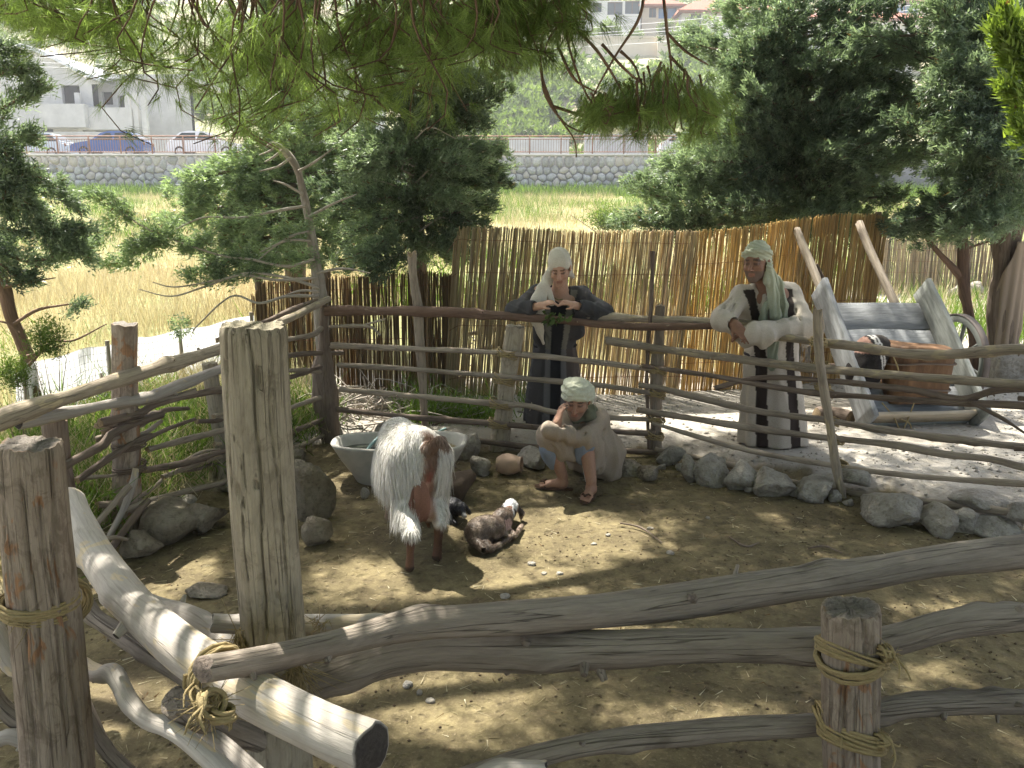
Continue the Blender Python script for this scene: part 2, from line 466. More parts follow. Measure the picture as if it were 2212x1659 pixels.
# ------------------------------------------------------------------ foliage helpers
def rand_dirs(n, rs):
    d = rs.normal(size=(n, 3)); return d / np.linalg.norm(d, axis=1)[:, None]
def leaves(mb, P, D, per, length, width, spread, rs, light=None, jitter=.02, brown=0.0, droop=0.0, quad=False, lo=.0, hi=1.0):
    """at each point P (axis D) a spray of 'per' thin leaf faces"""
    n = len(P) * per
    if n == 0: return
    p = np.repeat(P, per, 0) + rs.normal(scale=jitter, size=(n, 3))
    d = np.repeat(D, per, 0) + spread * rand_dirs(n, rs); d[:, 2] -= droop
    d /= np.linalg.norm(d, axis=1)[:, None] + 1e-9
    L = length * rs.uniform(.55, 1.25, n)[:, None]; W = width * rs.uniform(.7, 1.3, n)[:, None]
    s = np.cross(d, rand_dirs(n, rs)); s /= np.linalg.norm(s, axis=1)[:, None] + 1e-9
    lt = rs.uniform(lo, hi, n) if light is None else np.clip(np.repeat(light, per) + rs.normal(scale=.16, size=n), 0, 1)
    br = (rs.uniform(size=n) < brown) * rs.uniform(.5, 1, n)
    c = np.stack([lt, br, 0 * lt], 1)
    if quad:
        V = np.stack([p - s * W * .25, p + d * L * .45 - s * W * .5, p + d * L, p + d * L * .45 + s * W * .5], 1)
        F = np.arange(n * 4).reshape(-1, 4); k = 4
    else:
        V = np.stack([p - s * W * .5, p + s * W * .5, p + d * L], 1); F = np.arange(n * 3).reshape(-1, 3); k = 3
    mb.add(V.reshape(-1, 3), F, None, np.repeat(c, k, 0))
# ------------------------------------------------------------------ ground
LF = [(-2.95, 2.9), (-2.45, 4.1), (-2.15, 4.8), (-1.95, 5.5), (-1.52, 6.7)]                 # plan of the pen fence: west side
BF = [(-1.52, 6.7), (0.0, 6.38), (1.15, 6.28), (2.1, 5.65), (2.95, 4.8), (3.7, 3.7)]        # north and east side
PEN = np.array(LF + BF[1:] + [(4.3, 2.4), (4.4, -1.5), (-3.6, -1.5)])
def poly_dist(x, y, P):
    """signed distance to a polygon in plan (negative inside)"""
    x = np.asarray(x, float); y = np.asarray(y, float)
    d = np.full(x.shape, 1e9); ins = np.zeros(x.shape, bool)
    for (ax, ay), (bx, by) in zip(P, np.roll(P, -1, 0)):
        ex, ey = bx - ax, by - ay
        t = np.clip(((x - ax) * ex + (y - ay) * ey) / (ex * ex + ey * ey), 0, 1)
        d = np.minimum(d, np.hypot(x - ax - t * ex, y - ay - t * ey))
        c = ((ay <= y) & (by > y)) | ((by <= y) & (ay > y))
        ins ^= c & (x < ax + (y - ay) / (ey if ey else 1e-9) * ex)
    return np.where(ins, -d, d)
def H(x, y):
    x = np.asarray(x, float); y = np.asarray(y, float)
    pen = .016 * (fbm(x * 3.1, y * 3.1, 4, 3) - .5) * 2 + .02 * (fbm(x * 9, y * 9, 3, 9) - .5) + .05 * (fbm(x * .9, y * .9, 2, 5) - .5)
    path = .10 + .02 * (fbm(x * 1.7, y * 1.7, 4, 11) - .5) * 2
    path = path + np.clip(y - 16.5, 0, None) * .072
    field = .22 + .05 * (y - 5) + .10 * (fbm(x * .7, y * .7, 4, 21) - .5)
    wl = smooth01((-1.35 - x) / 1.1)
    wb = smooth01((y - 8.5) / 2.5) * (1 - smooth01((x - 2.6 - .1 * (y - 8)) / 2.5) * (1 - smooth01((y - 17) / 8)))
    wf = np.maximum(wl * smooth01((y - 1) / 2), wb)
    out = lerp(path, field, wf)
    d = poly_dist(x, y, PEN)
    return lerp(pen, out, smooth01((d + .02) / .30))
# --- materials of the ground
m = NT('trodden earth, limestone dust and meadow soil'); p = m.geo()
n1 = m.noise(p, 2.3, 6, .62); n2 = m.noise(p, 14, 6, .7); n3 = m.noise(p, 70, 4, .7)
c = m.mix(m.ramp(n1, (.35, 0), (.68, 1)), (.115, .092, .048), (.235, .192, .100))
c = m.mix(m.ramp(n2, (.42, 0), (.72, .85)), c, (.07, .052, .03))
c = m.mix(m.ramp(n3, (.55, 0), (.8, .6)), c, (.40, .33, .2))
dk = m.noise(p, 1.1, 3, .5, .5); c = m.mix(m.ramp(dk, (.56, 0), (.74, .7)), c, (.075, .055, .035))
hv = m.vor(p, 8.0).outputs['Distance']; hv2 = m.vor(p, 21.0).outputs['Distance']
c = m.mix(m.ramp(hv2, (.05, .5), (.28, 0)), c, (.06, .045, .027)); C_E = c; B_E = m.math('ADD', m.math('ADD', m.math('MULTIPLY', n2, .7), m.math('MULTIPLY', n3, .35)), m.math('ADD', m.ramp(hv, (.08, 0), (.3, .9)), m.ramp(hv2, (.08, 0), (.3, .35))))

n1 = m.noise(p, 1.3, 6, .62); n2 = m.noise(p, 22, 6, .7); n3 = m.noise(p, 7, 4, .6)
c = m.mix(m.ramp(n1, (.35, 0), (.7, 1)), (.32, .29, .245), (.47, .44, .385))
c = m.mix(m.ramp(n2, (.5, 0), (.75, .6)), c, (.26, .22, .17)); c = m.mix(m.ramp(n3, (.56, 0), (.7, .35)), c, (.30, .26, .17))
C_P = c

n1 = m.noise(p, .35, 5, .6); n2 = m.noise(p, 3, 6, .7)
c = m.mix(m.ramp(n1, (.38, 0), (.62, 1)), (.34, .27, .13), (.17, .21, .075))
c = m.mix(m.ramp(n2, (.45, 0), (.75, .7)), c, (.42, .36, .22))
sep = m.n('ShaderNodeSeparateColor'); m.L(m.attr('col').outputs['Color'], sep.inputs[0])
c = m.mix(sep.outputs[1], m.mix(sep.outputs[0], C_E, C_P), c); m.base(c).rough(.95); m.bump(B_E, .022); M_GROUND = m.m
m = NT('scrubby hillside'); p = m.geo()
n1 = m.noise(p, .09, 6, .62); n2 = m.noise(p, .7, 6, .7)
c = m.mix(m.ramp(n1, (.40, 0), (.60, 1)), (.40, .34, .235), (.21, .25, .11))
c = m.mix(m.ramp(n2, (.5, 0), (.72, .75)), c, (.48, .42, .34)); m.base(c).rough(.95); m.bump(n2, .4); M_HILL = m.m
M_ROAD = plain('asphalt', (.16, .16, .16), .9, .2, 3)
# --- near ground, split by surface
st = .035
gx = np.arange(-5.2, 6.6, st); gy = np.arange(.6, 10.2, st)
X, Y = np.meshgrid(gx, gy); Z = H(X, Y); V = np.stack([X, Y, Z], -1).reshape(-1, 3)
Q = grid_faces(len(gy), len(gx)); ctr = V[Q].mean(1)
jit = .10 * (fbm(ctr[:, 0] * 6, ctr[:, 1] * 6, 3, 31) - .5)
inpen = poly_dist(ctr[:, 0], ctr[:, 1], PEN) + jit < .06
isfield = (~inpen) & (((ctr[:, 0] + jit * 4 < -1.75) & (ctr[:, 1] > 2.5)) | (ctr[:, 1] + jit * 4 > 8.75 + .1 * np.clip(ctr[:, 0], 0, 9)) & (ctr[:, 0] < 4.1))
def submesh(name, mask, mat):
    q = Q[mask]; u, inv = np.unique(q, return_inverse=True)
    a, b = V[u, 0], V[u, 1]; nz = fbm(a * 6, b * 6, 4, 31) - .5
    w = smooth01((poly_dist(a, b, PEN) + .30 * nz - .02) / .10)
    wf_ = np.maximum(smooth01((-1.75 - a - nz * .5) / .3) * smooth01((b - 2) / .6), smooth01((b + nz * .6 - 8.7 - .1 * np.clip(a, 0, 9)) / .3) * np.where(b > 17, 1, smooth01((4.2 - a) / .4))) * w
    mb = MB().add(V[u], inv.reshape(-1, 4), None, np.stack([w, wf_, 0 * w], 1)); return tag(mb.build(name, mat), None, None, None, 'structure')
tag(submesh('pen_ground', inpen, M_GROUND), 'trodden brown earth floor of the animal pen', 'ground')
tag(submesh('path', (~inpen) & (~isfield), M_GROUND), 'pale dusty path around the pen and the cart', 'path')
tag(submesh('field', isfield, M_GROUND), 'dry grassy field behind the reed screens', 'field')
# --- far ground to the foot of the retaining wall
gx = np.linspace(-75, 75, 151); gy = np.linspace(-25, 48.3, 110)
X, Y = np.meshgrid(gx, gy); Z = H(X, Y)
inside = (X > -5.0) & (X < 6.4) & (Y > .9) & (Y < 10.0); Z = Z - .25 * inside
V = np.stack([X, Y, Z], -1).reshape(-1, 3); Q = grid_faces(len(gy), len(gx)); ctr = V[Q].mean(1)
isfield = ((ctr[:, 0] < 4) | (ctr[:, 1] > 17)) & (ctr[:, 1] > 1)
tag(submesh('field', isfield, M_GROUND), 'meadow sloping up to the stone retaining wall', 'field')
tag(submesh('ground', ~isfield, M_GROUND), 'pale dusty yard in the sun', 'ground')
# --- road behind the wall, then the hillside
WALL_Y, WALL_Z0, WALL_Z1 = 48.0, 2.3, 4.45
mb = MB(); xs = np.linspace(-90, 90, 40); ys = np.linspace(WALL_Y + .25, 57.5, 5); X, Y = np.meshgrid(xs, ys)
mb.add(np.stack([X, Y, WALL_Z1 - .02 + 0 * X], -1), grid_faces(5, 40)); tag(mb.build('road', M_ROAD), 'asphalt road above the retaining wall', 'road', None, 'structure')
def HILL(x, y):
    return 4.3 + .02 * np.clip(y - 57, 0, 12) + .36 * np.clip(y - 69, 0, None) + 5 * (fbm(x * .02, y * .02, 4, 40) - .5) * smooth01((y - 72) / 20) + 1.2 * (fbm(x * .12, y * .12, 4, 50) - .5) * smooth01((y - 62) / 8)
mb = MB(); xs = np.linspace(-190, 190, 191); ys = np.linspace(57, 206, 90); X, Y = np.meshgrid(xs, ys)
mb.add(np.stack([X, Y, HILL(X, Y)], -1), grid_faces(90, 191)); tag(mb.build('hillside', M_HILL), 'sunlit scrubby hillside rising behind the houses', 'hillside', None, 'structure')

# --- grass: dry straw, green weeds (uncountable)
rs = np.random.RandomState(5)
M_STRAW = leaf_mat('dry grass', (.36, .30, .18), (.60, .55, .41), .35, (1, .95, .7), .1, .8)
M_GREEN = leaf_mat('green grass', (.07, .13, .025), (.20, .30, .06), .4, (1, 1.05, .6), .15, .7)
def blades(name, n, xr, yr, hgt, wid, mat, mask=None, label=None, seed=0, lean=.45, per=5, lo=0, hi=1):
    rs = np.random.RandomState(seed); x = rs.uniform(*xr, n); y = yr[0] + (yr[1] - yr[0]) * rs.uniform(0, 1, n) ** 1.5
    k = mask(x, y, rs) if mask is not None else np.ones(n, bool)
    x, y = x[k], y[k]; P = np.stack([x, y, H(x, y) - .01], 1)
    D = np.tile([0, 0, 1.], (len(P), 1)); mb = MB()
    sc = (1 + (y / 14))
    for lv in range(3):                      # tufts get larger and sparser with distance, as drawn by eye
        s = slice(lv, None, 3)
        leaves(mb, P[s], D[s], per, hgt * (1, .75, 1.25)[lv], wid * 1.15, lean, rs, None, .05 + .03 * lv, 0, 0, False, lo, hi)
    return tag(mb.build(name, mat, None, False), label, 'grass', None, 'stuff')
def m_left(x, y, r): return (poly_dist(x, y, PEN) > .25) & (x < -1.7 + .0 * y) & (fbm(x * .9, y * .9, 3, 60) > .36) & (x > -.66 * y - .5)
blades('dry_grass', 26000, (-11, -1.4), (2.9, 15), .22, .005, M_STRAW, m_left, 'tall dry straw grass outside the west side of the pen', 1)
def m_leftg(x, y, r): return (poly_dist(x, y, PEN) > .12) & (x < -1.5) & (fbm(x * 1.1, y * 1.1, 3, 70) > .5) & (x > -.66 * y - .5)
blades('green_weeds', 9000, (-7, -1.4), (2.9, 9), .24, .010, M_GREEN, m_leftg, 'green weeds growing along the west side of the pen fence', 2, .8)
def m_strip2(x, y, r): d = poly_dist(x, y, PEN); return (d > .10) & (d < 1.6) & (x < -1.6) & (fbm(x * 2.2, y * 2.2, 3, 64) > .40)
blades('green_weeds', 26000, (-4.6, -1.4), (2.9, 7.4), .20, .008, M_GREEN, m_strip2, 'low green weeds at the foot of the field side fence', 22, .9, 3)
def m_strip3(x, y, r): d = poly_dist(x, y, PEN); return (d > .10) & (d < 1.6) & (x < -1.6)
blades('dry_grass', 16000, (-4.6, -1.4), (2.9, 7.4), .20, .005, M_STRAW, m_strip3, 'short straw at the foot of the field side fence', 23, .9, 3)
def m_mid(x, y, r): return (fbm(x * .35, y * .35, 3, 80) > .40) & (np.abs(x) < .66 * y + 1)
blades('dry_grass', 44000, (-30, 16), (9.6, 44), .32, .009, M_STRAW, m_mid, 'tall pale dry grass in the meadow behind the reed screens', 3, .4)
def m_midg(x, y, r): return (fbm(x * .25, y * .25, 3, 90) > .47 - .16 * smooth01((y - 22) / 12)) & (np.abs(x) < .66 * y + 1)
blades('green_grass', 34000, (-30, 22), (11, 47.5), .34, .017, M_GREEN, m_midg, 'bright green grass below the stone retaining wall', 4, .5)
def m_strip(x, y, r): return np.ones(len(x), bool)
blades('green_grass', 6000, (-30, 24), (45.5, 47.7), .55, .05, M_GREEN, m_strip, 'green weeds along the foot of the stone retaining wall', 6, .6)
def m_tuft(x, y, r):
    c = [(-.55, 7.1), (-.25, 7.0), (-.9, 7.5), (-.75, 7.0), (.25, 7.5)]; k = np.zeros(len(x), bool)
    for a, b in c: k |= np.hypot(x - a, y - b) < .14
    return k
blades('grass', 5000, (-1.2, .6), (6.8, 7.7), .16, .008, M_GREEN, m_tuft, 'small green grass tufts between the pen fence and the reed screen', 7, .9, 4, .4)
# straw and dung crumbs on the pen floor
rs = np.random.RandomState(8); mb = MB(); n = 2600
x = rs.uniform(-2.2, 3.4, n); y = rs.uniform(1.8, 6.3, n); k = (poly_dist(x, y, PEN) < -.1); x, y = x[k], y[k]
P = np.stack([x, y, H(x, y) + .004], 1); a = rs.uniform(0, 6.28, len(P)); D = np.stack([np.cos(a), np.sin(a), .05 + 0 * a], 1)
leaves(mb, P, D, 1, .055, .005, .1, rs, None, .0, .3)
tag(mb.build('scattered_straw', M_STRAW, None, False), 'thin bits of straw strewn over the pen floor', 'straw', None, 'stuff')
mb = MB(); n = 3600; x = rs.uniform(-2.2, 3.4, n); y = rs.uniform(1.8, 6.4, n)
k = (poly_dist(x, y, PEN) < -.05) & (fbm(x * 2, y * 2, 3, 33) > .44); x, y = x[k], y[k]; z = H(x, y)
O = np.array([[1, 0, 0], [-1, 0, 0], [0, 1, 0], [0, -1, 0], [0, 0, 1], [0, 0, -1.]])
OF = np.array([[0, 2, 4], [2, 1, 4], [1, 3, 4], [3, 0, 4], [2, 0, 5], [1, 2, 5], [3, 1, 5], [0, 3, 5]])
s = rs.uniform(.003, .009, len(x))[:, None, None] * rs.uniform(.6, 1.3, (len(x), 6, 1))
Vc = np.stack([x, y, z + .002], 1)[:, None] + O[None] * s
mb.add(Vc.reshape(-1, 3), (OF[None] + np.arange(len(x))[:, None, None] * 6).reshape(-1, 3))
CRUMB_O = (O, OF)
M_CRUMB = plain('dry dung and clods', (.11, .08, .05), .95, .3, 3)
tag(mb.build('dirt_clods', M_CRUMB, None, True), 'small dark clods and dung crumbs on the pen floor', 'clods', None, 'stuff')

# grit and small gravel on the path
mb = MB(); n = 9000; x = rs.uniform(-1.2, 6.4, n); y = rs.uniform(4.0, 10, n); k = (poly_dist(x, y, PEN) > .12) & (x > -1.3) & ((fbm(x * 1.5, y * 1.5, 3, 44) > .42) | (rs.uniform(size=n) < .2)); x, y = x[k], y[k]; z = H(x, y)
s = (rs.uniform(0, 1, len(x)) ** 3 * .018 + .004)[:, None, None] * rs.uniform(.6, 1.3, (len(x), 6, 1)); Vc = np.stack([x, y, z + .002], 1)[:, None] + O[None] * s
mb.add(Vc.reshape(-1, 3), (OF[None] + np.arange(len(x))[:, None, None] * 6).reshape(-1, 3))
tag(mb.build('path_gravel', plain('path gravel', (.36, .33, .28), .95, .4, 2), None, True), 'loose grit and small gravel strewn over the pale path', 'gravel', None, 'stuff')
# ------------------------------------------------------------------ rocks
import bmesh
def ico(sub):
    bm = bmesh.new(); bmesh.ops.create_icosphere(bm, subdivisions=sub, radius=1)
    v = np.array([x.co[:] for x in bm.verts]); f = np.array([[w.index for w in p.verts] for p in bm.faces]); bm.free(); return v, f
ICO3 = ico(4); ICOM = ico(3); ICO2 = ico(2); ICO1 = ico(1)
m = NT('limestone'); p = m.obj(); r = m.orand()
n1 = m.noise(p, 7, 6, .65); n2 = m.noise(p, 40, 5, .7); vo = m.vor(p, 18).outputs['Distance']
c = m.mix(m.ramp(n1, (.35, 0), (.65, 1)), (.36, .335, .285), (.56, .53, .475))
c = m.mix(m.ramp(n2, (.5, 0), (.72, .7)), c, (.15, .13, .10)); c = m.mix(m.ramp(r, (0, 0), (1, .35)), c, (.36, .29, .2))
m.base(c).rough(.95); m.bump(m.math('ADD', m.math('ADD', n2, n1), m.math('MULTIPLY', vo, .8)), .045); M_ROCK = m.m
m = NT('earth stained boulder'); p = m.obj(); n1 = m.noise(p, 5, 6, .65); n2 = m.noise(p, 30, 5, .7)
c = m.mix(m.ramp(n1, (.35, 0), (.65, 1)), (.20, .165, .115), (.38, .335, .265)); c = m.mix(m.ramp(n2, (.5, 0), (.72, .7)), c, (.10, .08, .05)); m.base(c).rough(.95); m.bump(m.math('ADD', n2, n1), .05); M_EARTHROCK = m.m
M_DARKROCK = plain('dark brown stone', (.07, .05, .035), .9, .3, 9, .02)  # plain dark brown with random variation
def rock_geo(mb, ctr, size, seed, rot=0, geo=None, cuts=14, bump=.13):
    v, f = geo or ICO3; rs = np.random.RandomState(seed)
    p = v.copy()
    for _ in range(cuts):                     # broken faces
        n = rs.normal(size=3); n /= np.linalg.norm(n); d = rs.uniform(.5, .86)
        h = p @ n - d; p = p - np.clip(h, 0, None)[:, None] * n * .93
    p = p * (1 + bump * noise3(v * 2.2, seed)[:, None] + bump * .45 * noise3(v * 6, seed + 1)[:, None] + bump * .28 * noise3(v * 14, seed + 2)[:, None])
    p = p * np.asarray(size) / 2 * 1.12
    c, s = math.cos(rot), math.sin(rot); p = p @ np.array([[c, s, 0], [-s, c, 0], [0, 0, 1]])
    mb.add(p + np.asarray(ctr), f); return mb
def rock(u, v, Y, w, h, label, seed, dep=None, mat=None, group=None, cuts=14, name='rock', rot=0, zoff=0):
    """a stone whose middle is seen at (u, v), at distance Y; w, h in picture units"""
    zg = 0.0
    for _ in range(6):                                  # stand it on the ground under its lower edge
        q = gnd(u, v + h * .40, zg); zg = float(H(q[0], q[1]))
    if Y < 9: Y = q[1] + .25 * (dep or w * q[1] / FOC * .8)
    k = Y / FOC; c = at(u, v, Y); mb = MB()
    rock_geo(mb, (0, 0, 0), (w * k, dep or w * k * .8, h * k * 1.06), seed, rot, ICO3 if w > 95 else ICOM if w > 45 else ICO2, cuts)
    return tag(mb.build(name, mat or M_ROCK, None, True, (c[0], c[1], c[2] + zoff)), label, 'rock', group)
def yfor(v, z=0): return gnd(1106, v, z)[1]
ER = [(1447, 986, 52, 44), (1487, 1015, 40, 56), (1536, 1020, 76, 62), (1597, 1030, 68, 68), (1677, 1044, 92, 66), (1760, 1053, 92, 54),
      (1851, 1030, 62, 36), (1925, 1102, 128, 76), (2019, 1126, 76, 60), (2083, 1128, 54, 56), (2150, 1140, 92, 44), (2122, 1082, 92, 34), (2200, 1105, 60, 44)]
EL = ['grey limestone rock at the foot of the stout post beside the squatting person', 'narrow upright grey rock in the row below the leaning person', 'rounded grey rock under the hem of the striped robe',
      'broad grey rock in the row under the striped robe', 'pale grey rock below the right side of the striped robe', 'long flat rock beside the foot of the crooked thin stake',
      'small dark rock lying on the edge beyond the crooked stake', 'largest pale rock of the row, past the crooked stake', 'rounded pale rock next to the largest rock of the row', 'small dark grey rock in the row near its east end',
      'low flat dark rock on the pen floor at the end of the row', 'flat grey slab on the path edge above the rock row', 'grey rock on the path edge at the east end of the row']
for i, (u, v, w, h) in enumerate(ER):
    p = online(u, v, BF); rock(u, v, p[1] - .03, w * 1.3, h * 1.15, EL[i], 100 + i, group='rocks along the pen edge', rot=.3 * i)
for i in range(26):
    u = 1430 + i * 31 + (i * 37 % 13); v = np.interp(u, [1430, 1600, 1800, 2000, 2212], [1008, 1058, 1080, 1130, 1165]) - (i * 29 % 17); s_ = 20 + (i * 53 % 22)
    rock(u, v, 5.5, s_, s_ * .7, 'small pale stone wedged between the larger rocks of the pen edge', 700 + i, group='small stones wedged in the pen edge', rot=i)
OT = [(672, 1065, 5.05, 105, 150, 'big weathered boulder in front of the stone trough'), (690, 1150, 4.7, 80, 70, 'low earthy rock at the foot of the big boulder'),
      (800, 968, 6.0, 150, 62, 'long mossy rock lying behind the trough'), (865, 940, 6.15, 90, 40, 'thin pale slab propped behind the trough'), (835, 928, 6.2, 50, 42, 'upright pale stone behind the goat'),
      (1012, 968, 6.0, 90, 60, 'rounded pale rock behind the end of the trough'), (1035, 1008, 5.75, 56, 44, 'wedge shaped greenish rock beside the clay pot'), (1045, 1022, 5.65, 26, 18, 'small loose stone in front of the wedge shaped rock'),
      (1150, 992, 5.95, 90, 52, 'grey block under the fence behind the squatting person'), (1345, 1010, 5.85, 110, 40, 'low brown rock behind the robe of the squatting person'), (1400, 1022, 5.8, 70, 36, 'mossy low rock at the foot of the fence by the squatting person'),
      (360, 1130, 4.75, 170, 90, 'long grey boulder under the west fence'), (300, 1175, 4.55, 110, 80, 'rounded boulder at the end of the long grey boulder'), (440, 1120, 4.9, 110, 80, 'brown earthy boulder by the tall gate post'),
      (395, 1088, 5.0, 70, 30, 'white sunlit stone under the lowest west rail'), (500, 1050, 5.5, 60, 30, 'pale stone in the weeds behind the gate post'), (445, 1275, 3.75, 100, 34, 'flat dark rock half buried in the pen floor'),
      (1005, 1035, 5.35, 36, 26, 'small pinkish stone at the end of the trough'), (788, 1065, 5.45, 24, 32, 'small upright pale stone against the trough'), (625, 985, 5.75, 100, 44, 'shaded rock under the west fence corner')]
for i, (u, v, Y, w, h, lb) in enumerate(OT): rock(u, v, Y, w, h, lb, 200 + i, rot=i, mat=M_EARTHROCK if i in (0, 1, 2, 9, 10, 11, 12, 13, 16, 19) else None)
rock(985, 1050, 5.15, 88, 80, 'dark brown round lump of stone between goat and kid', 260, mat=M_DARKROCK)
PEB = [(1282, 1176), (1313, 1157), (1448, 1195), (1405, 1143), (1175, 1240), (1210, 1240), (1150, 1220), (2190, 1512), (905, 1498), (1330, 1305), (1090, 1290), (990, 1330), (1530, 1120), (1470, 1290), (880, 1480), (930, 1515)]
for i, (u, v) in enumerate(PEB):
    p = gnd(u, v, 0); p = gnd(u, v, float(H(p[0], p[1]))); mb = MB(); s = (.028, .034, .04, .03)[i % 4]
    rock_geo(mb, (0, 0, 0), (s * 1.3, s, s * .7), 300 + i, i, ICO2, 6)
    tag(mb.build('pebble', M_ROCK, None, True, p + np.array([0, 0, s * .10])), 'small white pebble lying loose on the earth of the pen', 'pebble', 'white pebbles on the pen floor')
FR = [(2075, 630, 16.4, 60, 30, 'dark rock at the foot of the far pale screen'), (2110, 625, 16.3, 46, 28, 'white rock beside the dark rock by the far screen'), (2190, 625, 16.2, 56, 30, 'pale rock by the far screen behind the wrapped trunk'),
      (2010, 655, 15.8, 50, 18, 'flat white stone lying in front of the far screen'), (1960, 660, 15.6, 36, 14, 'low white stone by the cart side in front of the far screen'), (2050, 672, 14.8, 40, 14, 'white stone in the sunny yard before the far screen')]
for i, (u, v, Y, w, h, lb) in enumerate(FR): rock(u, v, Y, w, h, lb, 320 + i, rot=i)

# ------------------------------------------------------------------ stone retaining wall: each stone in its place, recessed mortar behind
M_MORTAR = plain('mortar', (.22, .22, .225), .95, .15, 6)
m = NT('wall stones'); r = m.orand(); p = m.obj(); n1 = m.noise(p, 9, 5, .65)
c = m.mix(m.ramp(n1, (.35, 0), (.7, 1)), (.38, .38, .375), (.56, .56, .55))
c = m.mix(m.ramp(r, (.0, 0), (.80, 0), (.84, .6)), c, (.44, .385, .32)); c = m.hsv(c, .5, 1, m.math('ADD', m.math('MULTIPLY', r, .5), .75))
sep = m.n('ShaderNodeSeparateColor'); m.L(m.attr('col').outputs['Color'], sep.inputs[0]); c = m.hsv(c, .5, 1, m.math('ADD', sep.outputs[0], 1.0))
m.base(c).rough(.9); m.bump(n1, .03); M_WSTONE = m.m
wall = thing('stone_wall', 'long retaining wall of rounded grey stones below the road', 'wall', (0, WALL_Y, WALL_Z0))
mb = MB(); box(mb, (-60, WALL_Y, WALL_Z0 - .6), (60, WALL_Y + .6, WALL_Z1 - .06)); mb.build('mortar_core', M_MORTAR, wall)
mb = MB(); box(mb, (-60, WALL_Y - .12, WALL_Z1 - .06), (60, WALL_Y + .62, WALL_Z1 + .06)); mb.build('coping', plain('pale concrete coping', (.5, .49, .47), .9, .12, 3), wall)
rs = np.random.RandomState(12)
def clip_poly(P, n, d):
    out = []
    for a, b in zip(P, P[1:] + P[:1]):
        da, db = a @ n - d, b @ n - d
        if da <= 0: out.append(a)
        if (da < 0) != (db < 0) and da != db: out.append(a + (b - a) * (da / (da - db)))
    return out
x0w, x1w = -30.0, 17.0; z0w, z1w = WALL_Z0 - .25, WALL_Z1 - .06
pts = []; gx_, gz_ = .46, .36
for j in range(int((z1w - z0w) / gz_)):
    for i in range(int((x1w - x0w) / gx_)):
        pts.append((x0w + (i + .5 + .5 * (j % 2) + rs.uniform(-.34, .34)) * gx_, z0w + (j + .5 + rs.uniform(-.34, .34)) * gz_))
pts = np.array(pts); rest = MB(); nst = 0
order = np.argsort([0 if (-27 < x < -15.5 or -.6 < x < 9.5) else 1 for x, z in pts], kind='stable')
for k in order:
    c = pts[k]; dd = np.linalg.norm(pts - c, axis=1); nbr = np.argsort(dd)[1:13]
    P = [np.array(q, float) for q in ((c[0] - .5, z0w), (c[0] + .5, z0w), (c[0] + .5, z1w), (c[0] - .5, z1w))]
    for b in nbr:
        n = pts[b] - c; l = np.linalg.norm(n); n /= l; P = clip_poly(P, n, (c @ n) + l / 2 - .018)
        if len(P) < 3: break
    if len(P) < 3: continue
    P = np.array(P); ce = P.mean(0); K = len(P)
    # round the corners: subdivide and pull in, then bulge outwards
    Q2 = np.vstack([lerp(P, np.roll(P, -1, 0), t) for t in (.25, .75)]).reshape(2, K, 2).transpose(1, 0, 2).reshape(-1, 2); n2 = len(Q2)
    bulge = rs.uniform(.07, .16); tl = rs.normal(scale=.05, size=2)
    ys = [0.0, -.05, -bulge]; sc = [1.0, .97, .68]
    Vv = []
    for y_, s_ in zip(ys, sc):
        q = ce + (Q2 - ce) * s_; Vv.append(np.c_[q[:, 0], y_ + (q - ce) @ tl * (s_ < .9), q[:, 1]])
    Vv.append(np.array([[ce[0], -bulge * 1.05, ce[1]]])); Vv = np.vstack(Vv); Vv[:, 1] += WALL_Y + .005
    i = np.arange(n2); tri = np.stack([2 * n2 + i, 2 * n2 + (i + 1) % n2, np.full(n2, 3 * n2)], 1); q4 = grid_faces(3, n2, True)
    if nst < 300: MB().add(Vv, [q4, tri], None, (0, 0, 0)).build('stone', M_WSTONE, wall, True); nst += 1
    else: rest.add(Vv, [q4, tri], None, (rs.uniform(-.3, .2), 0, 0))
o = rest.build('stone_courses', M_WSTONE, wall, True); o['kind'] = 'stuff'
# railing
M_RUST = plain('rust brown paint', (.24, .12, .07), .7, .2, 5)
ra = thing('railing', 'rust brown metal railing along the top of the retaining wall', 'railing', (0, WALL_Y + .2, WALL_Z1))
ry = WALL_Y + .25; z0 = WALL_Z1 + .06
for k in range(29):
    x = -30 + 1.72 * k; mb = MB(); box(mb, (x - .03, ry - .03, z0), (x + .03, ry + .03, z0 + .98)); mb.build('post', M_RUST, ra)
for z, r_ in ((z0 + .96, .035), (z0 + .80, .022), (z0 + .12, .025)):
    mb = MB(); tube(mb, [(-31, ry, z), (19, ry, z)], r_, 6, n=20, rough=0); mb.build('rail', M_RUST, ra)
mb = MB()
for x in np.arange(-30.9, 18.8, .14): box(mb, (x - .009, ry - .009, z0 + .12), (x + .009, ry + .009, z0 + .80))
o = mb.build('bars', M_RUST, ra); o['kind'] = 'stuff'

